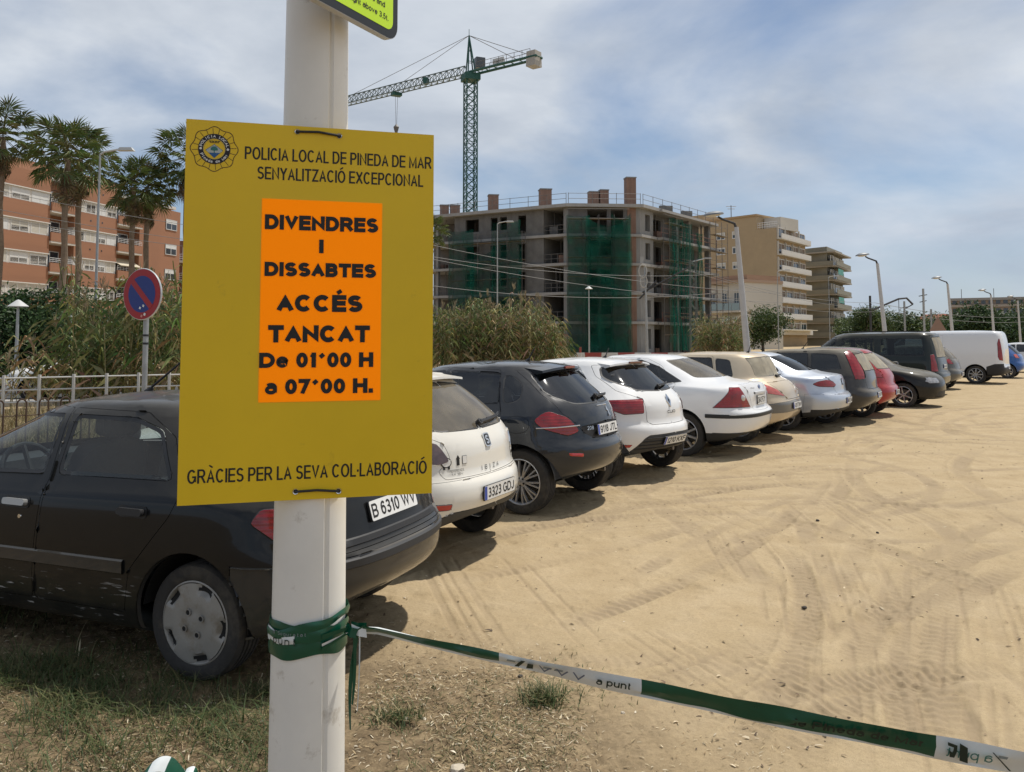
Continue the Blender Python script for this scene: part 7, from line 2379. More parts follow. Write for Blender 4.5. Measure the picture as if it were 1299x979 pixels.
def red_block():
	pn, pf = at(0, 428, 76), at(222, 428, 101)
	root = empty('apartment_building', (pn.x, pn.y, 0))
	tag(root, 'red brick apartment block with white window bands and balconies, behind the palms at left', 'building')
	F = Face((pn.x, pn.y), (pf.x, pf.y), root)
	u = F.px
	ub = -14.0
	# main volume set back
	F.box('wall', ub, F.len, 0, 17.4, -11, -1.0, BRICK)
	F.box('roof', ub - .3, F.len + .3, 17.4, 17.75, -11.2, -.5, PLASTER)
	F.box('attic', ub + 2, F.len - 6, 17.75, 19.6, -9, -3.5, BRICK)
	r = random.Random(5)
	lev = [-1, 0, 1, 2, 3]
	fz = lambda k: 5.6 + 3.0 * k
	def bay(a, b, cols):
		for k in lev:
			z = fz(k)
			F.box('brick_band', a, b, z + 1.28, z + 3.0, -1, .55, BRICK)
			F.box('string_course', a - .05, b + .05, z + 1.20, z + 1.30, -1, .62, PLASTER)
			F.box('white_panel', a, b, z, z + 1.2, -1, .45, PLASTER)
			w = (b - a) / cols
			for c in range(cols):
				q0, q1 = a + w * c + w * .06, a + w * (c + 1) - w * .06
				kk = r.choice((.2, .55, .98, .98))
				F.window(q0, q1, z + .06, z + 1.16, .47, WFRAME, FGLASS, (r.choice((SHUT, SHUTW)), kk))
			for q in (.35, .62):
				F.box('vent', a + (b - a) * q, a + (b - a) * q + .16, z + 2.2, z + 2.36, .54, .57, FGLASS)
		F.box('brick_base', a, b, 0, fz(-1), -1, .55, BRICK)
	def loggia(a, b, awn=()):
		for k in lev:
			z = fz(k)
			F.box('balcony_slab', a, b, z - .62, z - .45, -1, .75, PLASTER)
			F.box('balcony_front', a, b, z - .45, z + .42, .62, .78, BRICK)
			w = F.window(a + .5, b - .4, z - .40, z + 1.75, -.88, WFRAME, FGLASS)
			m = MB()
			for q in (.55, .72, .90): F.bar(m, (a, .70, z + q), (b, .70, z + q), .022)
			for i in range(9): F.bar(m, (a + (b - a) * i / 8, .70, z + .42), (a + (b - a) * i / 8, .70, z + .9), .016)
			m.build('balcony_rail', RAILW, root)
			if k in awn:
				mm = MB(); p = [F.pt(a + .3, -.9, z + 1.9), F.pt(b - .2, -.9, z + 1.9), F.pt(b - .2, .9, z + .95), F.pt(a + .3, .9, z + .95)]
				q = [x + Vector((0, 0, .05)) for x in p]
				mm.add([x - F.base for x in p + q], [(0, 1, 2, 3), (7, 6, 5, 4), (0, 4, 5, 1), (1, 5, 6, 2), (2, 6, 7, 3), (3, 7, 4, 0)])
				mm.build('awning', AWN, root)
	bay(ub, u(52), 8)
	loggia(u(52), u(84))
	bay(u(84), u(139), 4)
	loggia(u(139), u(170), (1,))
	# plain end wall with single windows
	a, b = u(170), F.len
	F.box('end_wall', a, b, 0, 17.0, -1, .35, BRICK)
	for k in lev:
		z = fz(k)
		F.window(a + (b - a) * .62, a + (b - a) * .9, z + .0, z + 1.25, .42, WFRAME, FGLASS, (SHUTW, .4))
	# neighbouring darker block seen in the gap beside the board
	g = at(222, 428, 112); h = at(262, 428, 112)
	r2 = empty('apartment_building', (g.x, g.y, 0))
	tag(r2, 'dark brick block with shaded balconies in the gap beside the yellow board', 'building')
	G = Face((g.x, g.y), (h.x, h.y), r2)
	G.box('wall', -1, G.len, 0, 15, -9, -1.4, pmat('brick_dull', (.20, .10, .07), .9, var=.15, vscale=1))
	for k in range(5):
		z = 2.6 * k + 1.5
		G.box('balcony_slab', -1, G.len, z, z + .25, -1.4, .2, PLASTER)
		G.window(.2, G.len - .4, z + .4, z + 2.2, -1.38, WFRAME, FGLASS)
		m = MB()
		for q in (.5, .8, 1.1): G.bar(m, (-1, .1, z + q), (G.len, .1, z + q), .03)
		for i in range(12): G.bar(m, (-1 + (G.len + 1) * i / 11, .1, z + .2), (-1 + (G.len + 1) * i / 11, .1, z + 1.1), .02)
		m.build('balcony_rail', RAILW, r2)
red_block()
CONC = pmat('raw_concrete', (0.225, 0.225, 0.222), 0.92, var=0.22, vscale=0.8, bump=0.2, bscale=5)
BLOCK = pmat('concrete_blockwork', (0.15, 0.147, 0.142), 0.95, var=0.25, vscale=2.5, bump=0.3, bscale=9)
SLAB = pmat('slab_edge_concrete', (0.33, 0.325, 0.315), 0.9, var=0.15, vscale=1.0)
REDBRICK = pmat('hollow_red_brick', (0.22, 0.135, 0.10), 0.92, var=0.22, vscale=3)
VOID = pmat('dark_room', (0.03, 0.028, 0.026), 0.95)
STEEL = pmat('scaffold_steel', (0.16, 0.15, 0.14), 0.6, 0.4, var=0.2)
def net_mat():
	m = bpy.data.materials.new('green_debris_net'); m.use_nodes = True
	nt = m.node_tree; nt.nodes.clear(); N, L = nt.nodes.new, nt.links.new
	out = N('ShaderNodeOutputMaterial')
	tc = N('ShaderNodeTexCoord')
	n = N('ShaderNodeTexNoise'); n.inputs['Scale'].default_value = 0.55; n.inputs['Detail'].default_value = 5
	L(tc.outputs['Object'], n.inputs['Vector'])
	rp = N('ShaderNodeValToRGB'); e = rp.color_ramp.elements
	e[0].position, e[0].color = .35, (0.006, 0.07, 0.05, 1); e[1].position, e[1].color = .68, (0.022, 0.16, 0.115, 1)
	L(n.outputs['Fac'], rp.inputs[0])
	df = N('ShaderNodeBsdfDiffuse'); L(rp.outputs[0], df.inputs[0])
	tl = N('ShaderNodeBsdfTranslucent'); L(rp.outputs[0], tl.inputs[0])
	m1 = N('ShaderNodeMixShader'); m1.inputs[0].default_value = .4; L(df.outputs[0], m1.inputs[1]); L(tl.outputs[0], m1.inputs[2])
	tr = N('ShaderNodeBsdfTransparent')
	mr = N('ShaderNodeMapRange'); mr.inputs['From Min'].default_value = .3; mr.inputs['From Max'].default_value = .7
	mr.inputs['To Min'].default_value = .26; mr.inputs['To Max'].default_value = .62
	L(n.outputs['Fac'], mr.inputs['Value'])
	m2 = N('ShaderNodeMixShader'); L(mr.outputs[0], m2.inputs[0]); L(tr.outputs[0], m2.inputs[1]); L(m1.outputs[0], m2.inputs[2])
	L(m2.outputs[0], out.inputs[0])
	return m
NET = net_mat()
def site_block():
	a0, a1, c2, c3 = at(541, 428, 95), at(721, 428, 86), at(813, 428, 86.5), at(903, 428, 101)
	root = empty('construction_building', (a1.x, a1.y, 0))
	tag(root, 'unfinished concrete apartment block under construction, draped in green netting', 'building')
	A = Face((a0.x, a0.y), (a1.x, a1.y), root); B = Face((a1.x, a1.y), (c2.x, c2.y), root); C = Face((c2.x, c2.y), (c3.x, c3.y), root)
	lv = [0.0, 3.1, 6.15, 9.2, 12.25, 15.3]
	back = [(c3.x - 10, c3.y + 14), (a0.x + 4, a0.y + 14)]
	foot = [(a0.x, a0.y), (a1.x, a1.y), (c2.x, c2.y), (c3.x, c3.y)] + back
	def offs(dist):
		q = []
		for F in (A, B, C):
			pass
		q.append(A.pt(-dist, dist, 0));
		q.append((A.pt(A.len, dist, 0) + B.pt(0, dist, 0)) / 2); q.append((B.pt(B.len, dist, 0) + C.pt(0, dist, 0)) / 2); q.append(C.pt(C.len + dist, dist, 0))
		return [(p.x, p.y) for p in q] + back
	for k, z in enumerate(lv[1:]):
		top = k == 4
		m = MB(); m.prism([(x - root.location.x, y - root.location.y) for x, y in offs(.75 if top else .35)], .34 if top else .28, Matrix.Translation((0, 0, z)))
		m.build('roof_slab' if top else 'floor_slab', SLAB, root)
	# dark core well behind the open fronts
	core = [(a0.x + .3, a0.y + 5), (a1.x - 1, a1.y + 6), (c2.x - 3, c2.y + 6), (c3.x - 3, c3.y + .5), (c3.x - 9, c3.y + 13.5), (a0.x + 4.5, a0.y + 13.5)]
	m = MB(); m.prism([(x - root.location.x, y - root.location.y) for x, y in core], 15.25); m.build('core_wall', BLOCK, root)
	def wall(F, u0, u1, z0, z1, holes, mat, d0=-.30, d1=0.0):
		"""wall panel pieces around rectangular openings [(u0,u1,z0,z1)]"""
		hs = sorted(holes)
		x = u0
		for (h0, h1, g0, g1) in hs:
			if h0 > x: F.box('wall_panel', x, h0, z0, z1, d0, d1, mat)
			if g0 > z0 + .02: F.box('sill_panel', h0, h1, z0, g0, d0, d1, mat)
			if g1 < z1 - .02: F.box('lintel', h0, h1, g1, z1, d0, d1, mat)
			x = h1
		if x < u1: F.box('wall_panel', x, u1, z0, z1, d0, d1, mat)
	ua, ub_, uc = A.px, B.px, C.px
	for k in range(5):
		z0 = lv[k] + (.28 if k else 0); z1 = lv[k + 1]
		# left front: open loggia, windowed wall, open bay
		wins = [(ua(590), ua(607), z0 + .9, z1 - .45), (ua(622), ua(631), z0 + .9, z1 - .45), (ua(634), ua(643), z0 + .9, z1 - .45), (ua(657), ua(667.5), z0 + .35, z1 - .45)]
		wall(A, ua(576), ua(690), z0, z1, wins, BLOCK)
		A.box('column', ua(552), ua(555), z0, z1, -.5, -.05, CONC)
		A.box('column', ua(715.5), A.len + .05, z0, z1, -.45, .02, CONC)
		A.box('side_wall', ua(690) - .3, ua(690), z0, z1, -4.2, -.31, BLOCK)
		A.box('side_wall', ua(574.5), ua(576), z0, z1, -4.2, -.31, BLOCK)
		m = MB()
		for (p, q) in ((ua(545), ua(574)), (ua(691), ua(715))):
			for h in (.5, 1.0): A.bar(m, (p, -.1, z0 + h), (q, -.1, z0 + h), .03)
			for i in range(4): A.bar(m, (p + (q - p) * i / 3, -.1, z0), (p + (q - p) * i / 3, -.1, z0 + 1.05), .03)
		m.build('guard_rail', STEEL, root)
		# middle front
		wins = [(ub_(749), ub_(762), z0 + .8, z1 - .4), (ub_(763), ub_(776), z0 + .8, z1 - .4)]
		if k == 4: wins = [(ub_(746), ub_(771), z0 + .3, z1 - .15), (ub_(776), ub_(792), z0 + .3, z1 - .15)]
		wall(B, 0.05, ub_(797), z0, z1, wins, BLOCK)
		B.box('brick_pier', ub_(797), ub_(808), z0, z1, -.9, .05, REDBRICK)
		B.box('column', ub_(808), B.len, z0, z1, -.5, .03, CONC)
		# right front
		wall(C, 0.0, uc(830), z0, z1, [(uc(820), uc(826), z0 + .5, z1 - .5)], CONC)
		for p in (860, 876):
			C.box('column', uc(p), uc(p) + .55, z0, z1, -.6, -.05, CONC)
		C.box('column', C.len - .5, C.len, z0, z1, -.6, .0, CONC)
		C.box('brick_panel', uc(862) + .7, uc(875), z0, z1, -2.2, -1.9, REDBRICK)
		wall(C, uc(831), uc(860), z0, z1, [(uc(838), uc(850), z0 + .1, z1 - .5)], BLOCK, -1.3, -1.0)
		wall(C, uc(878) + .3, C.len - .5, z0, z1, [(uc(884), uc(892), z0 + .1, z1 - .5)], BLOCK, -1.6, -1.3)
		C.box('balcony_edge', uc(832), C.len + .3, lv[k + 1] - .02, lv[k + 1] + .26, .36, .95, SLAB)
		m = MB()
		for h in (.5, 1.0): C.bar(m, (uc(832), .8, lv[k + 1] + .28 + h), (C.len, .8, lv[k + 1] + .28 + h), .028)
		for i in range(8):
			q = uc(832) + (C.len - uc(832)) * i / 7
			C.bar(m, (q, .8, lv[k + 1] + .26), (q, .8, lv[k + 1] + 1.35), .028)
		if k < 4: m.build('guard_rail', pmat('rail_primer', (.20, .09, .07), .7), root)
	# props and clutter in the open bays
	rp = random.Random(9)
	for k in range(5):
		z0 = lv[k] + (.28 if k else 0); z1 = lv[k + 1]
		for F, p0, p1, n in ((A, ua(546), ua(573), 3), (A, ua(692), ua(714), 2), (C, uc(834), uc(857), 3), (C, uc(864), uc(874), 1), (C, uc(880), C.len - 1, 3)):
			for i in range(n):
				u = rp.uniform(p0, p1); d = rp.uniform(-2.5, -.4)
				m = MB(); F.bar(m, (u, d, z0), (u + rp.uniform(-.1, .1), d, z1), .05); m.build('steel_prop', STEEL, root)
			if rp.random() < .6:
				u = rp.uniform(p0, p1 - .8); F.box('brick_pallet', u, u + .9, z0, z0 + rp.uniform(.4, 1.0), -1.6, -.7, REDBRICK if rp.random() < .6 else BLOCK)
	# scaffolds
	def scaffold(F, u0, u1, ztop, d0, d1, nu):
		m = MB()
		for i in range(nu + 1):
			u = u0 + (u1 - u0) * i / nu
			for d in (d0, d1): F.bar(m, (u, d, 0), (u, d, ztop), .035)
		z = 2.0
		pl = []
		while z < ztop:
			for d in (d0, d1):
				F.bar(m, (u0, d, z), (u1, d, z), .03); F.bar(m, (u0, d, z + 1.0), (u1, d, z + 1.0), .022)
			pl.append(z); z += 2.0
		m.build('scaffold_frame', STEEL, root)
		for z in pl: F.box('scaffold_deck', u0, u1, z - .05, z + .02, d0 + .04, d1 - .04, pmat('scaffold_plank', (.22, .17, .11), .9, var=.2))
	scaffold(B, ub_(719), ub_(797), 14.4, .45, 1.25, 4)
	scaffold(A, ua(577), ua(669), 13.0, .45, 1.15, 5)
	scaffold(C, uc(832), uc(858), 14.4, 1.05, 1.75, 2)
	scaffold(C, uc(893), C.len + 1.2, 15.6, .98, 1.7, 2)
	# nets: hanging sheets with folds
	def net(F, u0, u1, z0, z1, d, sag=.25, seed=1, nu=26, nz=18):
		r = np.random.default_rng(seed)
		ph = r.uniform(0, 6, 6)
		V, Fc = [], []
		for j in range(nz + 1):
			t = j / nz
			for i in range(nu + 1):
				s_ = i / nu
				z = z0 + (z1 - z0) * t - (sag * (4 * s_ * (1 - s_)) * t)
				dd = d + .12 * math.sin(s_ * 19 + ph[0] + 1.1 * math.sin(t * 4)) + .08 * math.sin(s_ * 41 + ph[1]) * (1 - t * .6) + .10 * math.sin(t * 13 + s_ * 3 + ph[2])
				uu = u0 + (u1 - u0) * s_ + .06 * math.sin(t * 11 + ph[3])
				V.append(F.pt(uu, dd, z) - F.base)
		for j in range(nz):
			for i in range(nu):
				Fc.append((j * (nu + 1) + i, j * (nu + 1) + i + 1, (j + 1) * (nu + 1) + i + 1, (j + 1) * (nu + 1) + i))
		m = MB(); m.add(V, Fc); m.build('debris_net', NET, root, True)
	net(A, ua(576.5), ua(609), .4, 13.6, 1.35, .2, 1); net(A, ua(632), ua(669.5), .6, 14.2, 1.35, .3, 2); net(A, ua(606), ua(634), .4, 11.2, 1.30, .5, 3)
	net(B, ub_(717.5), ub_(747), .2, 14.3, 1.5, .2, 4); net(B, ub_(745), ub_(775), .3, 12.6, 1.42, .4, 5); net(B, ub_(773), ub_(797.5), .2, 14.6, 1.5, .7, 6)
	net(B, ub_(741), ub_(798), .2, 14.1, 1.62, .9, 12)
	net(C, uc(831), uc(846), .3, 14.6, 1.9, .1, 7); net(C, uc(845), uc(859), .3, 14.4, 1.95, .2, 8)
	net(C, uc(873), uc(880), 2.0, 13.8, 1.25, .1, 9)
	# brick stacks on the roof
	for (p0, p1, Y, z1) in ((557, 568, 96, 17.1), (570, 582, 96, 17.1), (619, 631.5, 93, 17.8), (685, 699.5, 91, 18.1), (748, 760, 91, 17.8), (762, 773, 91, 18.0), (795.5, 808, 90, 19.2)):
		q0, q1 = at(p0, 428, Y), at(p1, 428, Y)
		w = q1.x - q0.x
		o = ubox('chimney_stack', REDBRICK, Vector(((q0.x + q1.x) / 2, Y + w / 2, (15.6 + z1) / 2)) - root.location, (w, w, z1 - 15.6), .15, root)
		ubox('chimney_cap', CONC, Vector(((q0.x + q1.x) / 2, Y + w / 2, z1 + .06)) - root.location, (w * 1.1, w * 1.1, .12), .15, root)
	for (p0, p1, Y, z1) in ((712, 733, 92, 16.4), (838, 855, 95, 16.9), (866, 880, 99, 16.9)):
		q0, q1 = at(p0, 428, Y), at(p1, 428, Y)
		ubox('parapet', BLOCK, Vector(((q0.x + q1.x) / 2, Y, (15.6 + z1) / 2)) - root.location, (q1.x - q0.x, .4, z1 - 15.6), .2, root)
	m = MB()
	for F, e0, e1 in ((A, 0, A.len), (B, 0, B.len), (C, 0, C.len)):
		n = max(3, int((e1 - e0) / 2.2))
		for h in (.55, 1.1): F.bar(m, (e0, .4, 15.64 + h), (e1, .4, 15.64 + h), .025)
		for i in range(n + 1):
			q = e0 + (e1 - e0) * i / n; F.bar(m, (q, .4, 15.6), (q, .4, 16.8), .03)
	m.build('roof_rail', STEEL, root)
	# hoist wheel and cable loop on the corner
	return root
site_block()
CREAM = pmat('cream_render', (0.40, 0.305, 0.19), 0.9, var=0.07, vscale=.5)
CREAMW = pmat('pale_render', (0.56, 0.53, 0.47), 0.9, var=0.08, vscale=.6)
OLIVE = pmat('olive_concrete', (0.23, 0.22, 0.175), 0.9, var=0.12, vscale=.6)
def cream_block():
	p0, p1, p2 = at(893, 428, 164), at(987, 428, 152), at(1024, 428, 165)
	root = empty('apartment_building', (p1.x, p1.y, 0))
	tag(root, 'tall cream apartment block with a blank side wall and white balcony front', 'building')
	A = Face((p0.x, p0.y), (p1.x, p1.y), root); C = Face((p1.x, p1.y), (p2.x, p2.y), root)
	zt = 24.6
	m = MB()
	bk = [(p2.x - 10, p2.y + 10), (p0.x + 2, p0.y + 14)]
	m.prism([(x - root.location.x, y - root.location.y) for x, y in [(p0.x, p0.y), (p1.x, p1.y), (p2.x, p2.y)] + bk], zt - 2.6)
	m.build('wall', CREAM, root)
	A.box('upper_wall', A.px(896), A.px(962), zt - 2.6, zt, -10, -.01, CREAM)
	A.box('cornice', A.px(895), A.px(963), zt, zt + .35, -10.2, .2, pmat('cornice_tan', (.40, .28, .16), .9))
	A.box('penthouse', A.px(963), A.px(984), zt - 2.6, zt - .3, -9, -2.5, CREAMW)
	m = MB()
	for h in (.4, .8, 1.2): A.bar(m, (A.px(962), -.4, zt - 2.6 + h), (A.len, -.4, zt - 2.6 + h), .05)
	for i in range(9): A.bar(m, (A.px(962) + (A.len - A.px(962)) * i / 8, -.4, zt - 2.6), (A.px(962) + (A.len - A.px(962)) * i / 8, -.4, zt - 1.4), .04)
	m.build('terrace_rail', RAILW, root)
	for k in range(7):
		z = 2.6 + 2.95 * k
		for (a, b) in ((911, 922), (931, 940)):
			A.window(A.px(a), A.px(b), z + .4, z + 1.8, .06, WFRAME, FGLASS, (SHUT, .5 if (k + a) % 2 else .2), f=.14)
		# balcony front
		C.box('balcony_slab', .3, C.len + .5, z - .42, z - .2, 0, 1.0, CREAMW)
		C.box('balcony_front', .3, C.len + .5, z - .2, z + .62, .85, 1.0, pmat('balcony_white', (.60, .58, .54), .8, var=.1, vscale=1))
		for i in range(4):
			q0 = .5 + (C.len - .8) * i / 4
			C.window(q0, q0 + (C.len - .8) / 4 - .3, z - .15, z + 1.9, .10, WFRAME, FGLASS, (pmat('shutter_brown', (.20, .15, .11), .8), .55 if (i + k) % 3 else .15), f=.12)
			C.box('party_pier', q0 - .2, q0, z - .2, z + 2.2, .0, .35, CREAMW)
	C.box('shop_awning', .5, C.len - 1, 3.0, 3.15, .2, 2.4, pmat('awning_pale', (.70, .64, .50), .8))
	m = MB(); b = A.pt(A.px(919), -3, 0) - root.location
	m.tube([b + Vector((0, 0, zt)), b + Vector((0, 0, zt + 3.2))], .08, 5); m.tube([b + Vector((-1, 0, zt + 3)), b + Vector((1, 0, zt + 3))], .05, 4); m.tube([b + Vector((-.7, 0, zt + 2.5)), b + Vector((.7, 0, zt + 2.5))], .05, 4)
	m.build('aerial', STEEL, root)
	q = A.pt(A.px(893), -1, 0)
	A.box('stair_tower', A.px(876), A.px(893), 0, 26.2, -8, -.4, CREAM)
	# olive block to its right
	p0, p1, p2 = at(1016, 428, 176), at(1061, 428, 170), at(1079, 428, 184)
	root = empty('apartment_building', (p1.x, p1.y, 0))
	tag(root, 'weathered grey-olive block of balconies to the right of the cream one', 'building')
	A = Face((p0.x, p0.y), (p1.x, p1.y), root); C = Face((p1.x, p1.y), (p2.x, p2.y), root)
	zt = 20.6
	m = MB(); m.prism([(x - root.location.x, y - root.location.y) for x, y in [(p0.x, p0.y + 1.4), (p1.x - 1, p1.y + 1.4), (p2.x - 1.4, p2.y), (p2.x - 6, p2.y + 9), (p0.x, p0.y + 12)]], zt); m.build('wall', OLIVE, root)
	for k in range(7):
		z = 1.6 + 2.95 * k
		m = MB()
		o_ = [A.pt(-.3, .5, 0), (A.pt(A.len, .5, 0) + C.pt(0, .5, 0)) / 2, C.pt(C.len + .4, .5, 0), C.pt(C.len, -3, 0), A.pt(0, -2, 0)]
		m.prism([(q.x - root.location.x, q.y - root.location.y) for q in o_], .28, Matrix.Translation((0, 0, z)))
		m.build('balcony_slab' if k < 6 else 'roof_slab', pmat('slab_grey', (.36, .33, .28), .9, var=.1), root)
		if k == 6: continue
		for F in (A, C):
			F.box('balcony_front', .1, F.len - .1, z + .28, z + 1.2, .32, .44, OLIVE)
			n = 3 if F is A else 3
			for i in range(n):
				q0 = .4 + (F.len - .8) * i / n
				F.window(q0, q0 + (F.len - .8) / n - .5, z + .35, z + 2.4, -1.15 if F is A else -.9, WFRAME, FGLASS, (SHUT, (.9, .3, .6)[(i + k) % 3]), f=.12)
		C.box('sun_blind', C.len * .1, C.len * .45, z + 1.4, z + 2.6, .36, .42, pmat('blind_teal', (.10, .32, .28), .8)) if k in (2, 4) else None
	# low cream house
	p0, p1 = at(899, 428, 124), at(946, 428, 118)
	root = empty('low_house', (p0.x, p0.y, 0))
	tag(root, 'low pale house with a glass balcony and cream awning, beside the netted building', 'building')
	A = Face((p0.x, p0.y), (p1.x, p1.y), root)
	A.box('wall', 0, A.len, 0, 9.6, -8, 0, CREAMW)
	A.box('cornice', -.2, A.len + .2, 9.6, 10.0, -8, .5, pmat('tile_edge', (.42, .30, .22), .9))
	A.box('roof', -.1, A.len + .1, 10.0, 10.7, -7.5, -.3, pmat('tile_roof', (.36, .23, .16), .9, var=.2, vscale=2))
	for i in range(3):
		q = .5 + i * A.len / 3.1
		A.window(q, q + 1.0, 6.2, 8.6, .06, WFRAME, FGLASS, (SHUT, .2)); A.window(q, q + 1.0, 2.0, 4.4, .06, WFRAME, FGLASS)
	A.box('balcony_slab', 0, A.len, 5.3, 5.55, 0, 1.3, CREAMW)
	for i in range(5):
		A.box('glass_panel', i * A.len / 5 + .08, (i + 1) * A.len / 5 - .08, 5.6, 6.6, 1.2, 1.25, pmat('balcony_glass', (.25, .34, .36), .1, spec=.8))
	mm = MB(); p = [A.pt(A.len * .45, .05, 5.2), A.pt(A.len * .95, .05, 5.2), A.pt(A.len * .95, 2.2, 3.6), A.pt(A.len * .45, 2.2, 3.6)]
	q = [x + Vector((0, 0, .06)) for x in p]
	mm.add([x - A.base for x in p + q], [(0, 1, 2, 3), (7, 6, 5, 4), (0, 4, 5, 1), (1, 5, 6, 2), (2, 6, 7, 3), (3, 7, 4, 0)]); mm.build('awning', pmat('awning_pale', (.70, .64, .50), .8), root)
	# far long building at the right edge
	p0, p1 = at(1207, 428, 265), at(1340, 428, 250)
	root = empty('long_building', (p0.x, p0.y, 0))
	tag(root, 'long low grey-brown building on the horizon at the right edge', 'building')
	A = Face((p0.x, p0.y), (p1.x, p1.y), root)
	A.box('wall', 0, A.len, 0, 13.4, -12, 0, pmat('distant_brown', (.24, .195, .16), .9, var=.15, vscale=.3))
	A.box('roof', -.4, A.len + .4, 13.4, 14.2, -12, .6, pmat('distant_grey', (.26, .25, .24), .9))
	for k in range(4):
		A.box('floor_band', 0, A.len, 2.0 + 3.1 * k, 2.7 + 3.1 * k, 0, .5, pmat('distant_band', (.34, .30, .26), .9))
		for i in range(14):
			q = .6 + A.len * i / 14
			A.box('window', q, q + A.len / 14 * .6, 3.0 + 3.1 * k, 4.6 + 3.1 * k, -.1, .06, FGLASS)
	m = MB()
	for i in (3, 12, 22, 30): m.tube([A.pt(i, -3, 14.2) - A.base, A.pt(i, -3, 17.2) - A.base], .1, 4)
	m.build('aerials', STEEL, root)
	# small red-roofed house on the skyline
	g = at(1187, 428, 210)
	root = empty('distant_house', (g.x, g.y, 0))
	tag(root, 'distant house with a red gabled roof between the lamp posts', 'building')
	ubox('wall', CREAMW, (0, 0, 2.6), (7, 7, 5.2), .3, root)
	m = MB(); m.prism([(-4.1, 0), (4.1, 0), (0, 2.4)], 8, Matrix.Rotation(.3, 4, 'Z') @ Matrix.Translation((0, 4, 5.2)) @ Matrix.Rotation(PI / 2, 4, 'X')); m.build('roof', pmat('tile_red', (.30, .10, .06), .9, var=.2), root)
	for i in (-1, 1): ubox('window', FGLASS, Matrix.Rotation(.3, 3, 'Z') @ Vector((i * 1.6, -3.5, 3.4)), (1.1, .12, 1.4), .3, root)
cream_block()
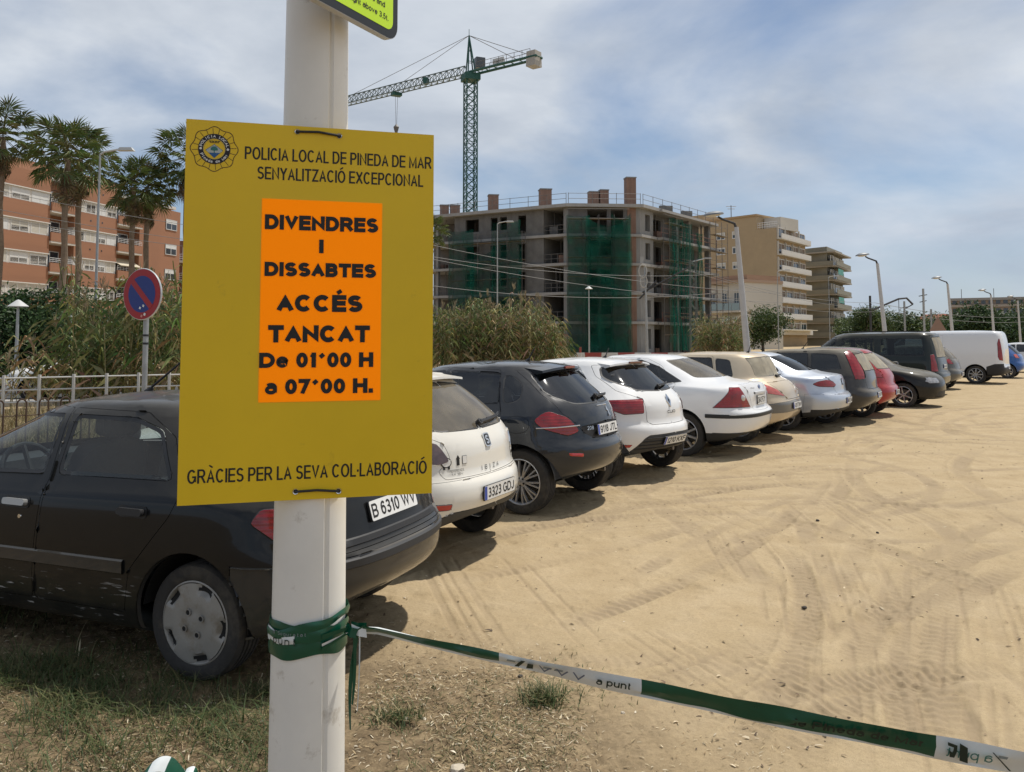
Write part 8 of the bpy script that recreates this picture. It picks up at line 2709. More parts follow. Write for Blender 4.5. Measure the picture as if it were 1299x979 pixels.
# ------------------------------------------------------------------ tower crane
def crane():
	base = at(596, 428, 112)
	root = empty('tower_crane', (base.x, base.y, 0))
	tag(root, 'green tower crane with lattice jib standing behind the unfinished block', 'crane')
	G = pmat('crane_green', (0.015, 0.085, 0.065), 0.5, var=0.15)
	s = .74
	zt = 38.0
	def lattice(name, p0, p1, sec, nb, r, br, mat, diag=True):
		"""box or triangular lattice between two points; sec = list of corner offsets"""
		m = MB(); p0, p1 = Vector(p0), Vector(p1)
		for o in sec: m.tube([p0 + o, p1 + o], r, 5)
		for i in range(nb):
			a, b = p0.lerp(p1, i / nb), p0.lerp(p1, (i + 1) / nb)
			for j in range(len(sec)):
				k = (j + 1) % len(sec)
				m.tube([a + sec[j], b + sec[k]], br, 4, cap=False)
				m.tube([a + sec[j], a + sec[k]], br, 4, cap=False)
				if diag: m.tube([a + sec[k], b + sec[j]], br, 4, cap=False)
		return m.build(name, mat, root)
	sec = [Vector((x * s, y * s, 0)) for x, y in ((-1, -1), (1, -1), (1, 1), (-1, 1))]
	rz = Matrix.Rotation(.35, 3, 'Z'); sec = [rz @ v for v in sec]
	lattice('mast', (0, 0, 0), (0, 0, zt - 1), sec, 30, .10, .05, G, True)
	m = MB(); m.box((0, 0, zt - .6), (2.2, 2.2, .9), .35); m.build('slewing_ring', G, root)
	# jib direction: away to the left; counter-jib towards the right and the camera
	jd = Vector((-18.8, 14.0, 0)).normalized(); jn = Vector((-jd.y, jd.x, 0))
	jl = 30.0
	jsec = [jn * .6 + Vector((0, 0, -.2)), -jn * .6 + Vector((0, 0, -.2)), Vector((0, 0, 1.15))]
	lattice('jib', jd * 1.0 + Vector((0, 0, zt + .1)), jd * jl + Vector((0, 0, zt + .1)), jsec, 26, .085, .05, pmat('crane_grey_green', (.10, .14, .13), .5, var=.1), False)
	csec = [jn * .65, -jn * .65]
	cj = MB(); cl = 11.5
	for o in csec: cj.tube([o + Vector((0, 0, zt)), o - jd * cl + Vector((0, 0, zt))], .18, 6)
	for i in range(9): cj.tube([csec[0] - jd * cl * i / 8 + Vector((0, 0, zt)), csec[1] - jd * cl * i / 8 + Vector((0, 0, zt))], .08, 4)
	cj.build('counter_jib', G, root)
	rl = MB()
	for o in csec:
		for h in (.55, 1.1): rl.tube([o - jd * 1.5 + Vector((0, 0, zt + h)), o - jd * (cl - 1) + Vector((0, 0, zt + h))], .035, 4)
		for i in range(8): rl.tube([o - jd * (1.5 + i * (cl - 2.5) / 7) + Vector((0, 0, zt)), o - jd * (1.5 + i * (cl - 2.5) / 7) + Vector((0, 0, zt + 1.1))], .035, 4)
	rl.build('walkway_rail', STEEL, root)
	for i in range(2):
		b = MB(); b.box((0, 0, 0), (.72, 1.6, 2.0), None, 0, .9)
		o = b.build('counterweight', pmat('ballast_concrete', (.40, .38, .34), .9, var=.15), root)
		o.location = -jd * (cl - 1.2 + .7 * i) + Vector((0, 0, zt - .2)); o.rotation_euler.z = math.atan2(jd.y, jd.x)
	# apex
	ap = Vector((0, 0, zt + 5.4)) + jd * .3
	m = MB()
	for o in sec: m.tube([o * .7 + Vector((0, 0, zt)), ap], .10, 5)
	for t in (.3, .6):
		q = [(o * .7 + Vector((0, 0, zt))).lerp(ap, t) for o in sec]
		for i in range(4): m.tube([q[i], q[(i + 1) % 4]], .05, 4)
	m.tube([ap, ap + Vector((0, 0, .9))], .04, 4)
	m.build('apex', G, root)
	m = MB(); m.box((0, 0, 0), (1.3, 1.1, 1.5)); o = m.build('operator_cab', pmat('cab_dark', (.08, .09, .10), .3), root); o.location = -jd * .6 + jn * -1.2 + Vector((0, 0, zt + 1.6)); o.rotation_euler.z = .4
	m = MB(); m.box((0, 0, 0), (1.9, .12, 1.1)); o = m.build('logo_panel', pmat('panel_white', (.6, .6, .58), .6), root); o.location = -jd * 4.2 - jn * .8 + Vector((0, 0, zt + 1.0)); o.rotation_euler.z = math.atan2(jd.y, jd.x)
	lg = MB(); lg.lathe([(.0001, -.08), (.3, -.08)], 14, 'Y'); lo = lg.build('logo_mark', INK, o)
	lo.scale = (1.6, 1, 1)
	m = MB()
	for e in (13.0, 24.0): m.tube([ap, jd * e + Vector((0, 0, zt + 1.2))], .04, 4)
	for e in (8.0, 10.5): m.tube([ap, -jd * e + Vector((0, 0, zt + .3))], .04, 4)
	m.build('stay_cable', STEEL, root)
	t = jd * 14.2 + Vector((0, 0, zt - .4))
	m = MB(); m.box(t, (1.4, 1.0, .5), .5); m.build('trolley', G, root)
	m = MB()
	for e in (-.25, .25): m.tube([t + jn * e, t + jn * e * .3 + Vector((0, 0, -4.6))], .025, 4)
	m.build('hoist_cable', STEEL, root)
	m = MB(); m.lathe([(.05, -6.6), (.08, -6.2), (.32, -5.3), (.42, -4.9), (.1, -4.5)], 10, 'Z', 0, t); m.tube([t + Vector((0, 0, -6.5)), t + Vector((0, 0, -8.6))], .06, 5); m.box(t + Vector((0, 0, -8.8)), (.9, .5, .5), .4)
	m.build('hook_block', STEEL, root)
	m = MB(); q = jd * 8.3 + Vector((0, 0, zt + .5)); m.lathe([(.0001, -.4), (.5, -.4), (.5, .4), (.0001, .4)], 14, 'Y', 0, q); m.build('winch_drum', G, root)
crane()
# ------------------------------------------------------------------ vegetation
LEAF = attr_mat('tree_leaf', 0.55, 0.25)
PALM = attr_mat('palm_leaf', 0.5, 0.15)
REED = attr_mat('reed_leaf', 0.7, 0.25)
BARK = pmat('bark', (0.13, 0.10, 0.075), 0.95, var=0.3, vscale=5, bump=0.4, bscale=15)
PALMBARK = pmat('palm_bark', (0.17, 0.13, 0.095), 0.95, var=0.25, vscale=6, bump=0.5, bscale=12)
def leaves(name, blobs, n, size, cols, seed, parent=None, mat=None):
	"""leaf faces in clumps spread through ellipsoids [(centre, radii)]"""
	r = np.random.default_rng(seed)
	vol = np.array([b[1][0] * b[1][1] * b[1][2] for b in blobs]) ** 0.75; vol /= vol.sum()
	nc = max(8, n // 45)
	ib = r.choice(len(blobs), nc, p=vol)
	C = np.array([b[0] for b in blobs])[ib]; Rr = np.array([b[1] for b in blobs])[ib]
	d = r.normal(size=(nc, 3)); d /= np.linalg.norm(d, axis=1)[:, None]
	rad = r.uniform(0.35, 1.0, nc) ** 0.5
	clump = C + d * Rr * rad[:, None]
	ctone = r.uniform(0.6, 1.35, nc)
	k = r.integers(0, nc, n)
	cs = size * 1.7
	P = clump[k] + np.clip(r.normal(size=(n, 3)), -1.5, 1.5) * cs * np.array([1, 1, .75])
	nrm_ = d[k] * .7 + r.normal(size=(n, 3)) * .7 + np.array([0, 0, .5]); nrm_ /= np.linalg.norm(nrm_, axis=1)[:, None]
	a = np.cross(nrm_, r.normal(size=(n, 3))); a /= np.linalg.norm(a, axis=1)[:, None]
	b = np.cross(nrm_, a)
	L = size * r.uniform(.6, 1.3, n); Wd = L * r.uniform(.35, .6, n)
	V = np.stack([P - a * L[:, None] / 2, P + b * Wd[:, None] / 2 + nrm_ * (L * .08)[:, None], P + a * L[:, None] / 2, P - b * Wd[:, None] / 2 + nrm_ * (L * .08)[:, None]], 1).reshape(-1, 3)
	i = np.arange(n) * 4
	F = np.concatenate([np.stack([i, i + 1, i + 2], 1), np.stack([i, i + 2, i + 3], 1)])
	c = np.array(cols)[r.integers(0, len(cols), n)] * (ctone[k] * r.uniform(.8, 1.2, n))[:, None]
	return meshobj(name, np_mesh(name, V, F, mat or LEAF, np.repeat(c, 4, 0)), parent)
GREENS = [(.05, .085, .025), (.07, .11, .034), (.04, .07, .024), (.10, .13, .045)]
def tree(px, Y, h, w, label, seed, n=5000, cols=GREENS, trunk_h=.35, size=.28, group=None):
	g = at(px, 428, Y)
	root = empty('tree', (g.x, g.y, 0))
	tag(root, label, 'tree', group)
	r = random.Random(seed)
	m = MB()
	m.tube([(0, 0, 0), (r.uniform(-.1, .1), 0, h * trunk_h), (r.uniform(-.2, .2), r.uniform(-.2, .2), h * .7)], [h * .035, h * .026, h * .01], 8)
	blobs = []
	for i in range(9):
		a = 2 * PI * i / 9 + r.uniform(-.3, .3); q = r.uniform(.2, .75)
		c = Vector((math.cos(a) * w / 2 * q, math.sin(a) * w / 2 * q, h * r.uniform(trunk_h + .1, .82)))
		rr = w * r.uniform(.16, .28)
		blobs.append((c, (rr, rr, rr * .85)))
		m.tube([(0, 0, h * trunk_h * .9), (c.x * .5, c.y * .5, (h * trunk_h + c.z) / 2 * 1.02), c], [h * .016, h * .011, h * .004], 6)
	blobs.append((Vector((0, 0, h * .8)), (w * .22, w * .22, h * .17)))
	m.build('trunk', BARK, root, True)
	leaves('crown', blobs, n, size, cols, seed, root)
	return root
def frond_mesh(seed, dead=False):
	"""one fan-palm leaf: stalk along +x drooping, pleated fan of split segments"""
	r = random.Random(seed)
	V, F, C = [], [], []
	gl = [(.08, .115, .04), (.105, .145, .05), (.15, .18, .07)]
	dl = [(.20, .155, .085), (.16, .12, .065), (.24, .19, .11)]
	cols = dl if dead else gl
	pl = 1.45
	def add(vs, fs, c):
		b = len(V); V.extend(vs); F.extend([tuple(i + b for i in f) for f in fs]); C.extend([c] * len(vs))
	pc = (.14, .13, .05) if not dead else (.18, .13, .07)
	for i in range(4):
		t0, t1 = i / 4, (i + 1) / 4
		z0, z1 = -.18 * t0**2 * pl, -.18 * t1**2 * pl
		for (dy, dz) in ((.02, 0), (-.01, .02)):
			add([(pl * t0, -dy, z0 - dz), (pl * t0, dy, z0 + dz), (pl * t1, dy, z1 + dz), (pl * t1, -dy, z1 - dz)], [(0, 1, 2), (0, 2, 3)], pc)
	ns = 19
	for k in range(ns):
		a = R(-118 + 236 * k / (ns - 1))
		L = (1.05 if not dead else .85) * (1 - .25 * abs(k / (ns - 1) - .5)) * r.uniform(.9, 1.08)
		c = r.choice(cols); c = tuple(x * r.uniform(.8, 1.2) for x in c)
		w = .050
		ux, uy = math.cos(a), math.sin(a)
		drop = (.30 if not dead else .75) * r.uniform(.7, 1.4)
		def q(t, s):
			z = -.18 * pl - drop * L * t**2.2 + .10 * abs(s) * (1 if t < .6 else .4) + .05 * math.sin(k * 2.2)
			return (pl + ux * L * t - uy * s * w * (1.2 - t * .9), uy * L * t + ux * s * w * (1.2 - t * .9), z)
		add([q(.02, 0), q(.5, -1), q(.5, 0), q(.5, 1), q(.8, -.7), q(.8, .7), q(1.0, 0)], [(0, 1, 2), (0, 2, 3), (1, 4, 2), (2, 4, 5), (2, 5, 3), (4, 6, 5)], c)
	return V, F, C
def palm_crown(seed):
	r = random.Random(seed)
	AV, AF, AC = [], [], []
	protos = [frond_mesh(i) for i in range(4)] + [frond_mesh(20 + i, True) for i in range(3)]
	def place(pr, m):
		V, F, C = pr
		b = len(AV)
		AV.extend([tuple(m @ Vector(v)) for v in V]); AF.extend([tuple(i + b for i in f) for f in F])
		AC.extend(C)
	n = 38
	for i in range(n):
		t = i / n
		az = i * 2.39996 + r.uniform(-.2, .2)
		el = R(78 - 120 * t**.85 + r.uniform(-9, 9))
		sc = r.uniform(.95, 1.2) * (1 if t > .12 else .8)
		m = Matrix.Translation((0, 0, .25 - .7 * t)) @ Matrix.Rotation(az, 4, 'Z') @ Matrix.Rotation(-el, 4, 'Y') @ Matrix.Rotation(r.uniform(-.5, .5), 4, 'X') @ Matrix.Scale(sc, 4)
		place(protos[i % 4], m)
	for i in range(20):
		az = i * 2.39996 + 1
		el = R(-52 - 30 * r.random())
		m = Matrix.Translation((0, 0, -.6 - 1.3 * i / 20)) @ Matrix.Rotation(az, 4, 'Z') @ Matrix.Rotation(-el, 4, 'Y') @ Matrix.Rotation(r.uniform(-.6, .6), 4, 'X') @ Matrix.Scale(r.uniform(.6, .85), 4)
		place(protos[4 + i % 3], m)
	return np_mesh('crown', np.array(AV), np.array(AF), PALM, np.array(AC))
def palms():
	cr = [palm_crown(1), palm_crown(2)]
	spots = [(4, 168, 52, 'fan palm at the far left edge with its crown cut by the frame', .95),
			 (86, 192, 52, 'fan palm with the thicker trunk, tallest crown over the brick block', 1.08),
			 (102, 196, 56, 'fan palm just right of the tallest one, crowns overlapping', .98),
			 (170, 232, 60, 'fan palm left of the pair above the no-parking sign', .95),
			 (188, 236, 62, 'fan palm right of the pair above the no-parking sign', .95),
			 (238, 196, 62, 'fan palm half hidden behind the left edge of the yellow board', 1.1),
			 (546, 292, 66, 'fan palm peeking out right of the yellow board', .62)]
	for i, (px, py, Y, lab, sc) in enumerate(spots):
		p = at(px, py, Y)
		root = empty('palm_tree', (p.x, p.y, 0))
		tag(root, lab, 'palm tree', 'fan palms along the street')
		h = p.z
		r = random.Random(i)
		m = MB()
		n = 16
		lean = r.uniform(-.25, .25)
		m.tube([(lean * (k / n - 1) * (k / n - 1) , .1 * math.sin(k), h * k / n - (.3 if k == n else 0)) for k in range(n + 1)], [(.30 if k == 0 else .225 - .06 * k / n) * (1 + .05 * (-1)**k) for k in range(n + 1)], 10)
		m.build('trunk', PALMBARK, root, True)
		c = meshobj('crown', cr[i % 2], root, (0, 0, h), (0, 0, i * 1.3)); c.scale = (sc * .98,) * 3
palms()
def reeds(name, label, area, n, h, seed, dry=.4, leafl=.55, lean=.10, lw=.020):
	"""a stand of giant cane: stems with arching blades; area(r)->(x,y)"""
	r = random.Random(seed)
	V, F, C = [], [], []
	gr = [(.10, .135, .045), (.14, .17, .055), (.19, .20, .07), (.08, .11, .04)]
	dr = [(.33, .28, .14), (.40, .35, .19), (.25, .21, .10), (.22, .19, .085)]
	def tri(a, b, c, col):
		i = len(V); V.extend([a, b, c]); F.append((i, i + 1, i + 2)); C.extend([col] * 3)
	for s in range(n):
		x, y, hk = area(r)
		H = h * hk * r.uniform(.6, 1.05)
		az = r.uniform(0, 2 * PI); ln = lean * r.uniform(.2, 2.2)
		isdry = r.random() < dry
		def st(t): return Vector((x + math.cos(az) * ln * H * t**1.6, y + math.sin(az) * ln * H * t**1.6, H * t))
		sc = r.choice(dr if isdry or r.random() < .5 else gr)
		w = .011 * r.uniform(.8, 1.3)
		for k in range(4):
			a, b = st(k / 4), st((k + 1) / 4)
			for d in (Vector((w, 0, 0)), Vector((0, w, 0))):
				tri(a - d, a + d, b + d * .8, sc); tri(a - d, b + d * .8, b - d * .8, sc)
		nl = r.randint(11, 17)
		for k in range(nl):
			t = .22 + .78 * k / nl
			p = st(t)
			a = az + k * PI + r.uniform(-.6, .6)
			L = leafl * r.uniform(.6, 1.25) * (1.1 - .4 * t)
			u = Vector((math.cos(a), math.sin(a), 0)); sd = Vector((-u.y, u.x, 0)) * lw * r.uniform(.7, 1.4)
			col = r.choice(dr if isdry or t < .4 and r.random() < .8 else gr); col = tuple(q * r.uniform(.75, 1.25) for q in col)
			up = r.uniform(.35, 1.1); dp = r.uniform(.5, 1.25)
			q1 = p + u * L * .45 + Vector((0, 0, L * .45 * up)); q2 = p + u * L * .85 + Vector((0, 0, L * (.7 * up - dp * .42))); q3 = p + u * L * 1.1 + Vector((0, 0, L * (.7 * up - dp * .85)))
			tri(p - sd * .5, p + sd * .5, q1 + sd, col); tri(p - sd * .5, q1 + sd, q1 - sd, col); tri(q1 - sd, q1 + sd, q2, col); tri(q1 - sd * .6, q2, q3, col)
		if r.random() < .22:
			p = st(1.0)
			for k in range(10):
				d = Vector((r.uniform(-.10, .10), r.uniform(-.10, .10), r.uniform(.1, .42)))
				tri(p, p + d + Vector((.02, 0, 0)), p + d * .6 + Vector((-.02, .02, .0)), (.30, .24, .15))
	o = meshobj(name, np_mesh(name, np.array(V), np.array(F), REED, np.array(C)))
	tag(o, label, 'reeds', kind='stuff')
	return o
def area_px(p0, p1, Y0, Y1, prof=None):
	def f(r):
		px = r.uniform(p0, p1); Y = r.uniform(Y0, Y1)
		q = at(px, 428, Y)
		return q.x, q.y, (prof(px) if prof else 1.0)
	return f
def vegetation():
	hump = lambda px: float(np.interp(px, [545, 580, 610, 640, 660, 690, 720], [.85, .95, 1.05, .88, 1.15, .9, .6]))
	reeds('cane_thicket', 'stand of yellowing giant cane in front of the unfinished building', area_px(545, 716, 36, 41, hump), 430, 3.4, 3, .42, .62)
	reeds('cane_thicket', 'low dry cane at the foot of the lamp post right of the scaffold', area_px(886, 944, 52, 56), 190, 3.0, 4, .5, .55)
	lf = lambda px: float(np.interp(px, [80, 95, 110, 130, 150, 200, 240], [.75, 1.1, .85, .7, 1.0, 1.0, 1.05]))
	reeds('cane_thicket', 'green cane growing around the no-parking sign by the railing', area_px(84, 262, 18.0, 22, lf), 170, 3.2, 5, .12, .60, .10, .015)
	reeds('cane_thicket', 'few leaning cane stems behind the railing at far left', area_px(10, 90, 18.2, 20), 16, 1.7, 6, .4, .6, .25)
	# dry weeds on the bank
	r = np.random.default_rng(8)
	P = []
	for _ in range(9000):
		px = r.uniform(-60, 262); Y = r.uniform(11.0, 17.4)
		q = at(px, 428, Y); P.append((q.x, q.y))
	o = blades('dry_bank_grass', np.array(P), .50, .8, [(.24, .18, .09), (.32, .25, .13), (.18, .14, .07), (.13, .12, .05)], STRAW, .012, 12)
	tag(o, 'dry brown weeds on the bank between the hoop fence and the railing', 'grass', kind='stuff')
	P = []
	for _ in range(3600):
		px = r.uniform(550, 960); Y = r.uniform(30, 50)
		q = at(px, 428, Y); P.append((q.x, q.y))
	o = blades('dry_bank_grass', np.array(P), .6, .8, [(.24, .18, .09), (.32, .25, .13), (.18, .14, .07)], STRAW, .02, 13)
	tag(o, 'dry weeds along the far side of the parked row', 'grass', kind='stuff')
	# dense dark hedge trees at left
	dk = [(.03, .062, .02), (.042, .08, .025), (.06, .105, .034), (.024, .05, .018)]
	for (px, Y, h, w, lab, s) in ((5, 27, 3.3, 4.0, 'dense dark green tree at the far left edge behind the railing', 21), (62, 28, 3.4, 4.2, 'dense dark green tree left of the thick palm trunk', 22), (118, 33, 3.0, 4.0, 'dark tree behind the cane right of the palm trunks', 23), (215, 36, 3.2, 4.6, 'dark tree behind the cane beside the yellow board', 24)):
		tree(px, Y, h, w, lab, s, 9000, dk, .12, .16, 'dense trees behind the railing')
	for i, (px, Y, h) in enumerate(((300, 66, 7.5), (385, 72, 6.5), (470, 68, 7.0))):
		tree(px, Y, h, 9, ('left', 'middle', 'right')[i] + ' one of three street trees hidden behind the yellow board', 60 + i, 4000, GREENS, .25, .4, 'street trees behind the board')
	tree(968, 95, 5.2, 6.0, 'bushy green tree just right of the nearest far lamp post', 31, 6000, GREENS, .3, .30)
	tree(1098, 120, 6.2, 7.0, 'round green tree right of the olive balcony block', 32, 8000, GREENS, .25, .34)
	tree(1082, 140, 5.4, 6, 'smaller tree at the foot of the olive balcony block', 33, 4500, GREENS, .25, .36)
	tree(1148, 150, 5.6, 10, 'broad green tree beyond the dark people carrier', 34, 5000, GREENS, .25, .55)
	tree(1180, 165, 4.8, 8, 'low tree left of the third lamp post', 35, 3500, GREENS, .25, .55)
	tree(1228, 150, 5.2, 9, 'green tree between the third and fourth lamp posts', 36, 4500, dk, .25, .55)
	tree(1243, 120, 6.8, 5.5, 'dark tree beside the fourth lamp post', 37, 4500, dk, .25, .5)
	tree(1282, 130, 5.4, 9, 'dark tree at the right edge above the blue hatchback', 38, 4500, dk, .25, .55)
	tree(1320, 120, 7, 10, 'dark tree just outside the right edge', 39, 2500, dk, .25, .55)
	for i, (px, Y) in enumerate(((1120, 190), (1205, 200), (1262, 190), (1060, 210))):
		tree(px, Y, 5, 14, ['distant tree line clump left of the red roofed house', 'distant clump right of the red roofed house', 'distant clump before the long building', 'distant clump behind the olive block'][i], 50 + i, 3000, GREENS, .2, .8, 'distant trees')
vegetation()
# ------------------------------------------------------------------ street furniture
GALV = pmat('galvanised', (.35, .36, .36), .5, .6, var=.15)
DKSTEEL = pmat('dark_steel', (.05, .05, .052), .6, .3)
def lamps():
	# white tapered posts along the lot
	spec = [(948, 446, 934, 288, 27.5, 'big', 'white lamp post with drooping head, tallest, in front of the cream block'),
			(1124, 424, 1113, 334, 41, 'big', 'second white lamp post, right of the olive block'),
			(1209, 420, 1202, 360, 56, 'big', 'third white lamp post, beside the red roofed house'),
			(1261, 418, 1257, 374, 70, 'big', 'fourth white lamp post, above the blue hatchback'),
			(1294, 418, 1291, 381, 84, 'big', 'fifth white lamp post at the right edge')]
	for (bx, by, tx, ty, Y, k, lab) in spec:
		b = at(bx, by, Y); t = at(tx, ty, Y)
		root = empty('lamp_post', (b.x + (b.x - t.x) * .3, Y, 0))
		tag(root, lab, 'lamp post', 'white lamp posts')
		o = root.location
		m = MB(); top = Vector((t.x - o.x, 0, t.z))
		m.tube([(0, 0, 0), top * .5, top], [.125, .10, .07], 14); m.build('shaft', pmat('pole_grey_paint', (.48, .48, .48), .5, var=.08), root, True)
		hl = Vector((-.78, -.1, .42))
		m = MB(); m.tube([top - Vector((0, 0, .05)), top + Vector((-.06, 0, .12)), top + hl * .62, top + hl * .8], [.05, .045, .038, .035], 8); m.build('lamp_arm', DKSTEEL, root, True)
		m = MB();
		m.lathe([(.001, .10), (.12, .085), (.22, .02), (.235, -.03), (.001, -.035)], 16, 'Z')
		for i, v in enumerate(m.v): m.v[i] = (v[0] * 1.5, v[1] * .9, v[2])
		h = m.build('lamp_head', pmat('lamp_grey', (.20, .21, .22), .5, .3), root, True); h.location = top + hl; h.rotation_euler = (0, -.12, 0)
		m = MB(); m.lathe([(.001, -.10), (.14, -.07), (.19, -.03)], 14, 'Z')
		for i, v in enumerate(m.v): m.v[i] = (v[0] * 1.4, v[1] * .9, v[2])
		g = m.build('lamp_glass', pmat('lamp_lens', (.5, .5, .48), .2), h, True)
	thin = [(127, 196, 30, 'l', 'tall thin grey street lamp in front of the brick block', 0), (23, 388, 24, 'm', 'short street lamp with a cone shade before the dark trees', 0), (90, 402, 25, 'n', 'plain thin pole between the dark trees and the cane', 0), (134, 424, 24, 'n', 'plain grey pole half hidden in the cane', 0),
			(631, 284, 62, 'l', 'thin street lamp in front of the green netting, left one', 1), (747, 366, 60, 'm', 'short street lamp in front of the middle netting', 1), (986, 345, 80, 'l', 'thin street lamp before the cream block balconies', 0), (1051, 352, 92, 'l', 'thin street lamp before the olive block', 0)]
	for (px, py, Y, k, lab, s) in thin:
		p = at(px, py, Y)
		root = empty('street_lamp', (p.x, Y, 0)); tag(root, lab, 'street lamp')
		m = MB(); m.tube([(0, 0, 0), (0, 0, p.z)], [.062, .036], 8); m.build('shaft', GALV, root, True)
		m = MB()
		if k == 'l':
			m.tube([(0, 0, p.z), (.15, 0, p.z + .1), (.7, 0, p.z + .2)], .035, 6); m.box((.95, 0, p.z + .2), (.6, .22, .12), None, 0, .7)
		elif k == 'm':
			m.lathe([(.001, .14), (.05, .12), (.28, -.06), (.26, -.08), (.001, -.08)], 14, 'Z', 0, (0, 0, p.z + .05))
		else:
			m.lathe([(.06, 0), (.06, .03), (.001, .04)], 8, 'Z', 0, (0, 0, p.z))
		m.build('lamp_head', pmat('lamp_pale', (.5, .5, .48), .5), root, True)
lamps()
def railway():
	# catenary masts with cantilevers, and the wires between them
	p = at(821, 428, 52)
	root = empty('catenary_mast', (p.x, p.y, 0)); tag(root, 'railway mast with a slanting dark cantilever and wire coil, before the scaffold', 'mast', 'railway masts')
	m = MB(); h = at(819, 338, 52).z
	m.tube([(0, 0, 0), (-.1, 0, h)], [.10, .07], 8); m.build('mast', GALV, root, True)
	m = MB(); e = at(874, 339, 52) - root.location; s0 = at(815, 371, 52) - root.location; e2 = at(862, 352, 52) - root.location
	m.tube([s0, e], .06, 6); m.tube([s0 + Vector((.3, 0, .3)), e2], .04, 6); m.tube([s0 - Vector((.2, 0, .4)), s0 + Vector((.9, 0, .75))], .06, 6); m.build('cantilever', DKSTEEL, root)
	m = MB()
	for (dx, dz, rr) in ((-.25, -.3, .42), (-.2, -.95, .36)):
		c = Vector((dx, -.1, h + dz))
		m.tube([c + Vector((rr * .6 * math.cos(a), 0, rr * math.sin(a))) for a in np.linspace(0, 2 * PI, 17)], .035, 5)
	m.build('wire_coil', pmat('coil_grey', (.4, .4, .38), .6), root)
	p = at(880, 428, 60)
	root = empty('catenary_mast', (p.x, p.y, 0)); tag(root, 'dark lattice railway mast in front of the scaffold at right', 'mast', 'railway masts')
	m = MB(); h = at(880, 330, 60).z
	for sx in (-1, 1):
		for sy in (-1, 1): m.tube([(sx * .25, sy * .2, 0), (sx * .2, sy * .16, h)], .04, 5)
	for i in range(14):
		z0, z1 = h * i / 14, h * (i + 1) / 14; q = (-1)**i
		m.tube([(-.24 * q, -.19, z0), (.24 * q, -.19, z1)], .022, 4); m.tube([(-.24 * q, .19, z0), (.24 * q, .19, z1)], .022, 4)
	m.build('lattice', pmat('mast_green_grey', (.10, .12, .11), .6, .2), root)
	m = MB(); m.tube([(0, 0, h - .1), (1.0, 0, h + .15)], .05, 6); m.box((1.1, 0, h + .15), (.5, .2, .1)); m.build('bracket', GALV, root)
	p = at(1105, 428, 75)
	root = empty('catenary_mast', (p.x, p.y, 0)); tag(root, 'dark railway gantry arm against the sky right of the second lamp post', 'mast', 'railway masts')
	m = MB(); h = at(1105, 375, 75).z
	m.tube([(0, 0, 0), (0, 0, h)], .10, 6)
	m.build('mast', DKSTEEL, root)
	q = [at(x, y, 75) - root.location for x, y in ((1107, 393), (1140, 379), (1150, 378), (1158, 386), (1149, 391))]
	m = MB(); m.tube(q[:3] + [q[3]], .09, 6); m.tube([q[3], q[4]], .05, 5); m.tube([q[1], q[1] + Vector((0, 0, -1.2))], .03, 4); m.build('cantilever', DKSTEEL, root)
	for (px, py, Y, lab) in ((1171, 366, 110, 'tall thin railway mast on the skyline left of the third lamp post'), (1147, 382, 120, 'short railway mast above the broad tree'), (1181, 392, 120, 'small railway mast beside the red roofed house')):
		p = at(px, py, Y)
		root = empty('catenary_mast', (p.x, p.y, 0)); tag(root, lab, 'mast', 'railway masts')
		m = MB(); m.tube([(0, 0, 0), (0, 0, p.z)], .14, 6); m.build('mast', GALV, root)
		m = MB(); m.tube([(-.6, 0, p.z - 1), (.5, 0, p.z - .8)], .06, 5); m.tube([(-.5, 0, p.z - 1.8), (.4, 0, p.z - 1.6)], .06, 5); m.build('crossarm', DKSTEEL, root)
	wires = [((-20, 238), (545, 318), 45, 49), ((-20, 262), (545, 330), 45, 49), ((0, 276), (545, 336), 47, 50),
			 ((545, 310), (990, 372), 49, 60), ((545, 325), (905, 348), 49, 58), ((545, 328), (1000, 384), 50, 60), ((545, 362), (905, 372), 49, 58), ((870, 342), (1110, 392), 58, 75), ((905, 372), (1110, 395), 58, 75), ((1110, 384), (1299, 402), 75, 110), ((1110, 392), (1299, 408), 75, 110), ((905, 350), (1110, 384), 58, 75)]
	for i, (a, b, Ya, Yb) in enumerate(wires):
		p, q = at(a[0], a[1], Ya), at(b[0], b[1], Yb)
		m = MB(); n = 14
		m.tube([p.lerp(q, k / n) - Vector((0, 0, .5 * 4 * (k / n) * (1 - k / n))) for k in range(n + 1)], .014 if Ya < 70 else .02, 4)
		o = m.build('overhead_wire', pmat('wire_grey', (.16, .16, .16), .6), None)
		tag(o, ['highest wire crossing the palms and brick block', 'middle wire crossing the brick block', 'lowest wire crossing the brick block', 'highest of the long wires sloping across the netted building', 'upper wire ending at the scaffold right of the nets', 'long sloping wire just under the highest across the netted building', 'lowest wire across the netted building, just above the cane', 'upper wire crossing the cream block', 'lowest wire crossing the cream block', 'upper wire over the trees at right', 'lower wire over the trees at right', 'middle wire crossing the cream block'][i], 'wire', 'overhead railway wires')
railway()
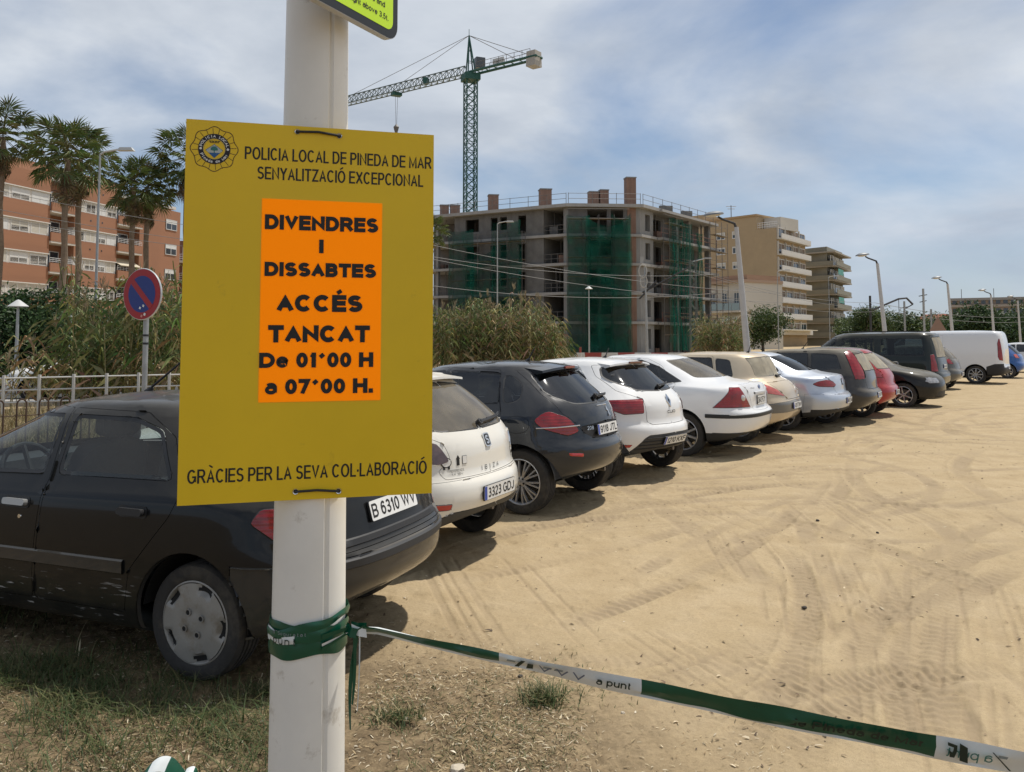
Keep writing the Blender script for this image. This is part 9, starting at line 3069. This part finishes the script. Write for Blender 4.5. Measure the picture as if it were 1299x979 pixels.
def roadside():
	# round no-parking sign
	c = at(181, 373, 10.2)
	root = empty('traffic_sign', (c.x, c.y, 0)); tag(root, 'round blue and red no-parking sign on a grey post behind the black hatchback', 'sign')
	rz = R(-24)
	m = MB(); m.tube([(.03, .05, 0), (.03, .05, c.z + .25)], .032, 10); m.build('post', GALV, root, True)
	m = MB()
	for z in (c.z - .62, c.z - .52): m.lathe([(.036, z), (.036, z + .025)], 12, 'Z', 0, (.03, .05, 0))
	m.build('clamp', BLACK, root)
	d = empty('disc'); d.parent = root; d.location = (0, 0, c.z); d.rotation_euler = (0, 0, rz)
	rr = .315
	MB().lathe([(.0001, .012), (rr, .012), (rr + .006, 0), (rr, -.012), (.0001, -.012)], 48, 'Y').build('disc_back', pmat('sign_grey', (.55, .56, .56), .45, .3), d, True)
	def dl(name, r0, r1, y, mat):
		return MB().lathe([(r1, y), (r0, y)], 48, 'Y').build(name, mat, d)
	red = pmat('sign_red', (.33, .012, .018), .4, var=.08); blue = pmat('sign_blue', (.008, .03, .20), .4, var=.08)
	dl('disc_red', .0001, rr * .985, -.0135, red); dl('disc_blue', .0001, rr * .72, -.0150, blue)
	m = MB(); m.box((0, 0, 0), (.075, .0006, rr * 1.45), Matrix.Rotation(R(-45), 3, 'Y')); o = m.build('diagonal_bar', red, d); o.location = (0, -.0165, 0)
	for (x, z, s, mt) in ((-.02, -.17, .028, WHITE), (.035, -.145, .028, WHITE), (.06, -.25, .032, WHITE), (.01, -.27, .03, pmat('sticker_pink', (.55, .25, .22), .6))):
		m = MB(); m.box((0, 0, 0), (s, .0006, s), Matrix.Rotation(.4, 3, 'Y')); o = m.build('sticker', mt, d); o.location = (x, -.018, z)
	# white railing along the street
	a, b = at(-40, 428, 15.4), at(540, 428, 20.3)
	root = empty('railing', (a.x, a.y, 0)); tag(root, 'white metal railing along the street at left', 'railing')
	v = Vector((b.x - a.x, b.y - a.y, 0)); n = 16
	RW = pmat('railing_white', (.52, .51, .48), .5, var=.08, vscale=5)
	for i in range(n + 1):
		m = MB(); m.box((0, 0, .5), (.045, .045, .97)); o = m.build('post', RW, root); o.location = v * i / n
	for z in (.93, .70, .47):
		m = MB(); m.tube([Vector((0, 0, z)), v + Vector((0, 0, z))], .015, 8); m.build('rail', RW, root, True)
	# low hoop fence
	a, b = at(-60, 428, 10.0), at(250, 428, 12.4)
	root = empty('hoop_fence', (a.x, a.y, 0)); tag(root, 'low rusty hoop fence behind the black hatchback', 'fence')
	v = Vector((b.x - a.x, b.y - a.y, 0)); u = v.normalized()
	RS = pmat('rusty_iron', (.06, .035, .022), .8, var=.3, vscale=20)
	n = 12
	for i in range(n + 1):
		m = MB()
		m.tube([-u * .055, -u * .055 + Vector((0, 0, .86))] + [-u * .055 * math.cos(t) + Vector((0, 0, .86 + .055 * math.sin(t))) for t in np.linspace(.2, PI - .2, 7)] + [u * .055 + Vector((0, 0, .86)), u * .055], .011, 6)
		o = m.build('hoop', RS, root, True); o.location = v * i / n
	for z in (.72, .30):
		m = MB(); m.tube([Vector((0, 0, z)), v * .5 + Vector((0, 0, z - .02)), v + Vector((0, 0, z))], .007, 5); m.build('rail', RS, root)
	# painted barriers before the site, and a delineator
	r2 = pmat('barrier_red', (.30, .05, .04), .6, var=.15); w2 = pmat('barrier_white', (.55, .54, .52), .6, var=.1)
	for i in range(9):
		px = 700 + 21 * i
		q0, q1 = at(px, 428, 46), at(px + 20.4, 428, 46)
		m = MB(); w = q1.x - q0.x
		m.prism([(-.24, 0), (.24, 0), (.24, .12), (.10, .35), (.08, .86), (-.08, .86), (-.10, .35), (-.24, .12)], w, Matrix.Rotation(PI / 2, 4, 'Z') @ Matrix.Rotation(PI / 2, 4, 'X'))
		o = m.build('road_barrier', r2 if i % 2 == 0 else w2, None); o.location = (q0.x, q0.y, 0)
		tag(o, '%s plastic road barrier, %s from the left in the line before the building site' % ('red' if i % 2 == 0 else 'white', ('first', 'second', 'third', 'fourth', 'fifth', 'sixth', 'seventh', 'eighth', 'ninth')[i]), 'barrier', 'road barriers before the site')
	p = at(736, 428, 44)
	root = empty('delineator_post', (p.x, p.y, 0)); tag(root, 'short red and white marker post at the right end of the cane', 'post')
	for i in range(4):
		m = MB(); m.lathe([(.06, 0), (.06, .3), (.001, .3)], 12, 'Z'); o = m.build('band', r2 if i % 2 else w2, root, True); o.location.z = .3 * i
	# small warning triangle far off by the lamp posts, back of a sign
	p = at(1189, 408, 60)
	root = empty('traffic_sign', (p.x, p.y, 0)); tag(root, 'back of a triangular warning sign beyond the white van', 'sign')
	m = MB(); m.tube([(0, 0, 0), (0, 0, p.z + .3)], .04, 8); m.build('post', GALV, root)
	m = MB(); m.prism([(-.75, 0), (.75, 0), (0, 1.3)], .03, Matrix.Translation((0, -.05, p.z - .9)) @ Matrix.Rotation(PI / 2, 4, 'X')); m.build('panel', pmat('sign_back_brown', (.25, .16, .12), .7), root)
	# street surface beyond the railing
	a, b, c, d = at(-400, 428, 20), at(560, 428, 22.9), at(560, 428, 32), at(-400, 428, 29)
	m = MB(); m.add([(q.x, q.y, .03) for q in (a, b, c, d)], [(0, 1, 2, 3)])
	o = m.build('road', pmat('asphalt', (.055, .055, .056), .9, var=.15, vscale=3)); tag(o, kind='structure')
	m = MB(); e, f = at(-400, 428, 19.4), at(560, 428, 22.3)
	m.add([(q.x, q.y, z) for z in (.0, .13) for q in (e, f, b, a)], [(4, 5, 6, 7), (0, 1, 5, 4), (2, 3, 7, 6)])
	o = m.build('kerb', pmat('kerb_stone', (.36, .34, .31), .9, var=.1)); tag(o, kind='structure')
roadside()
build_cars()
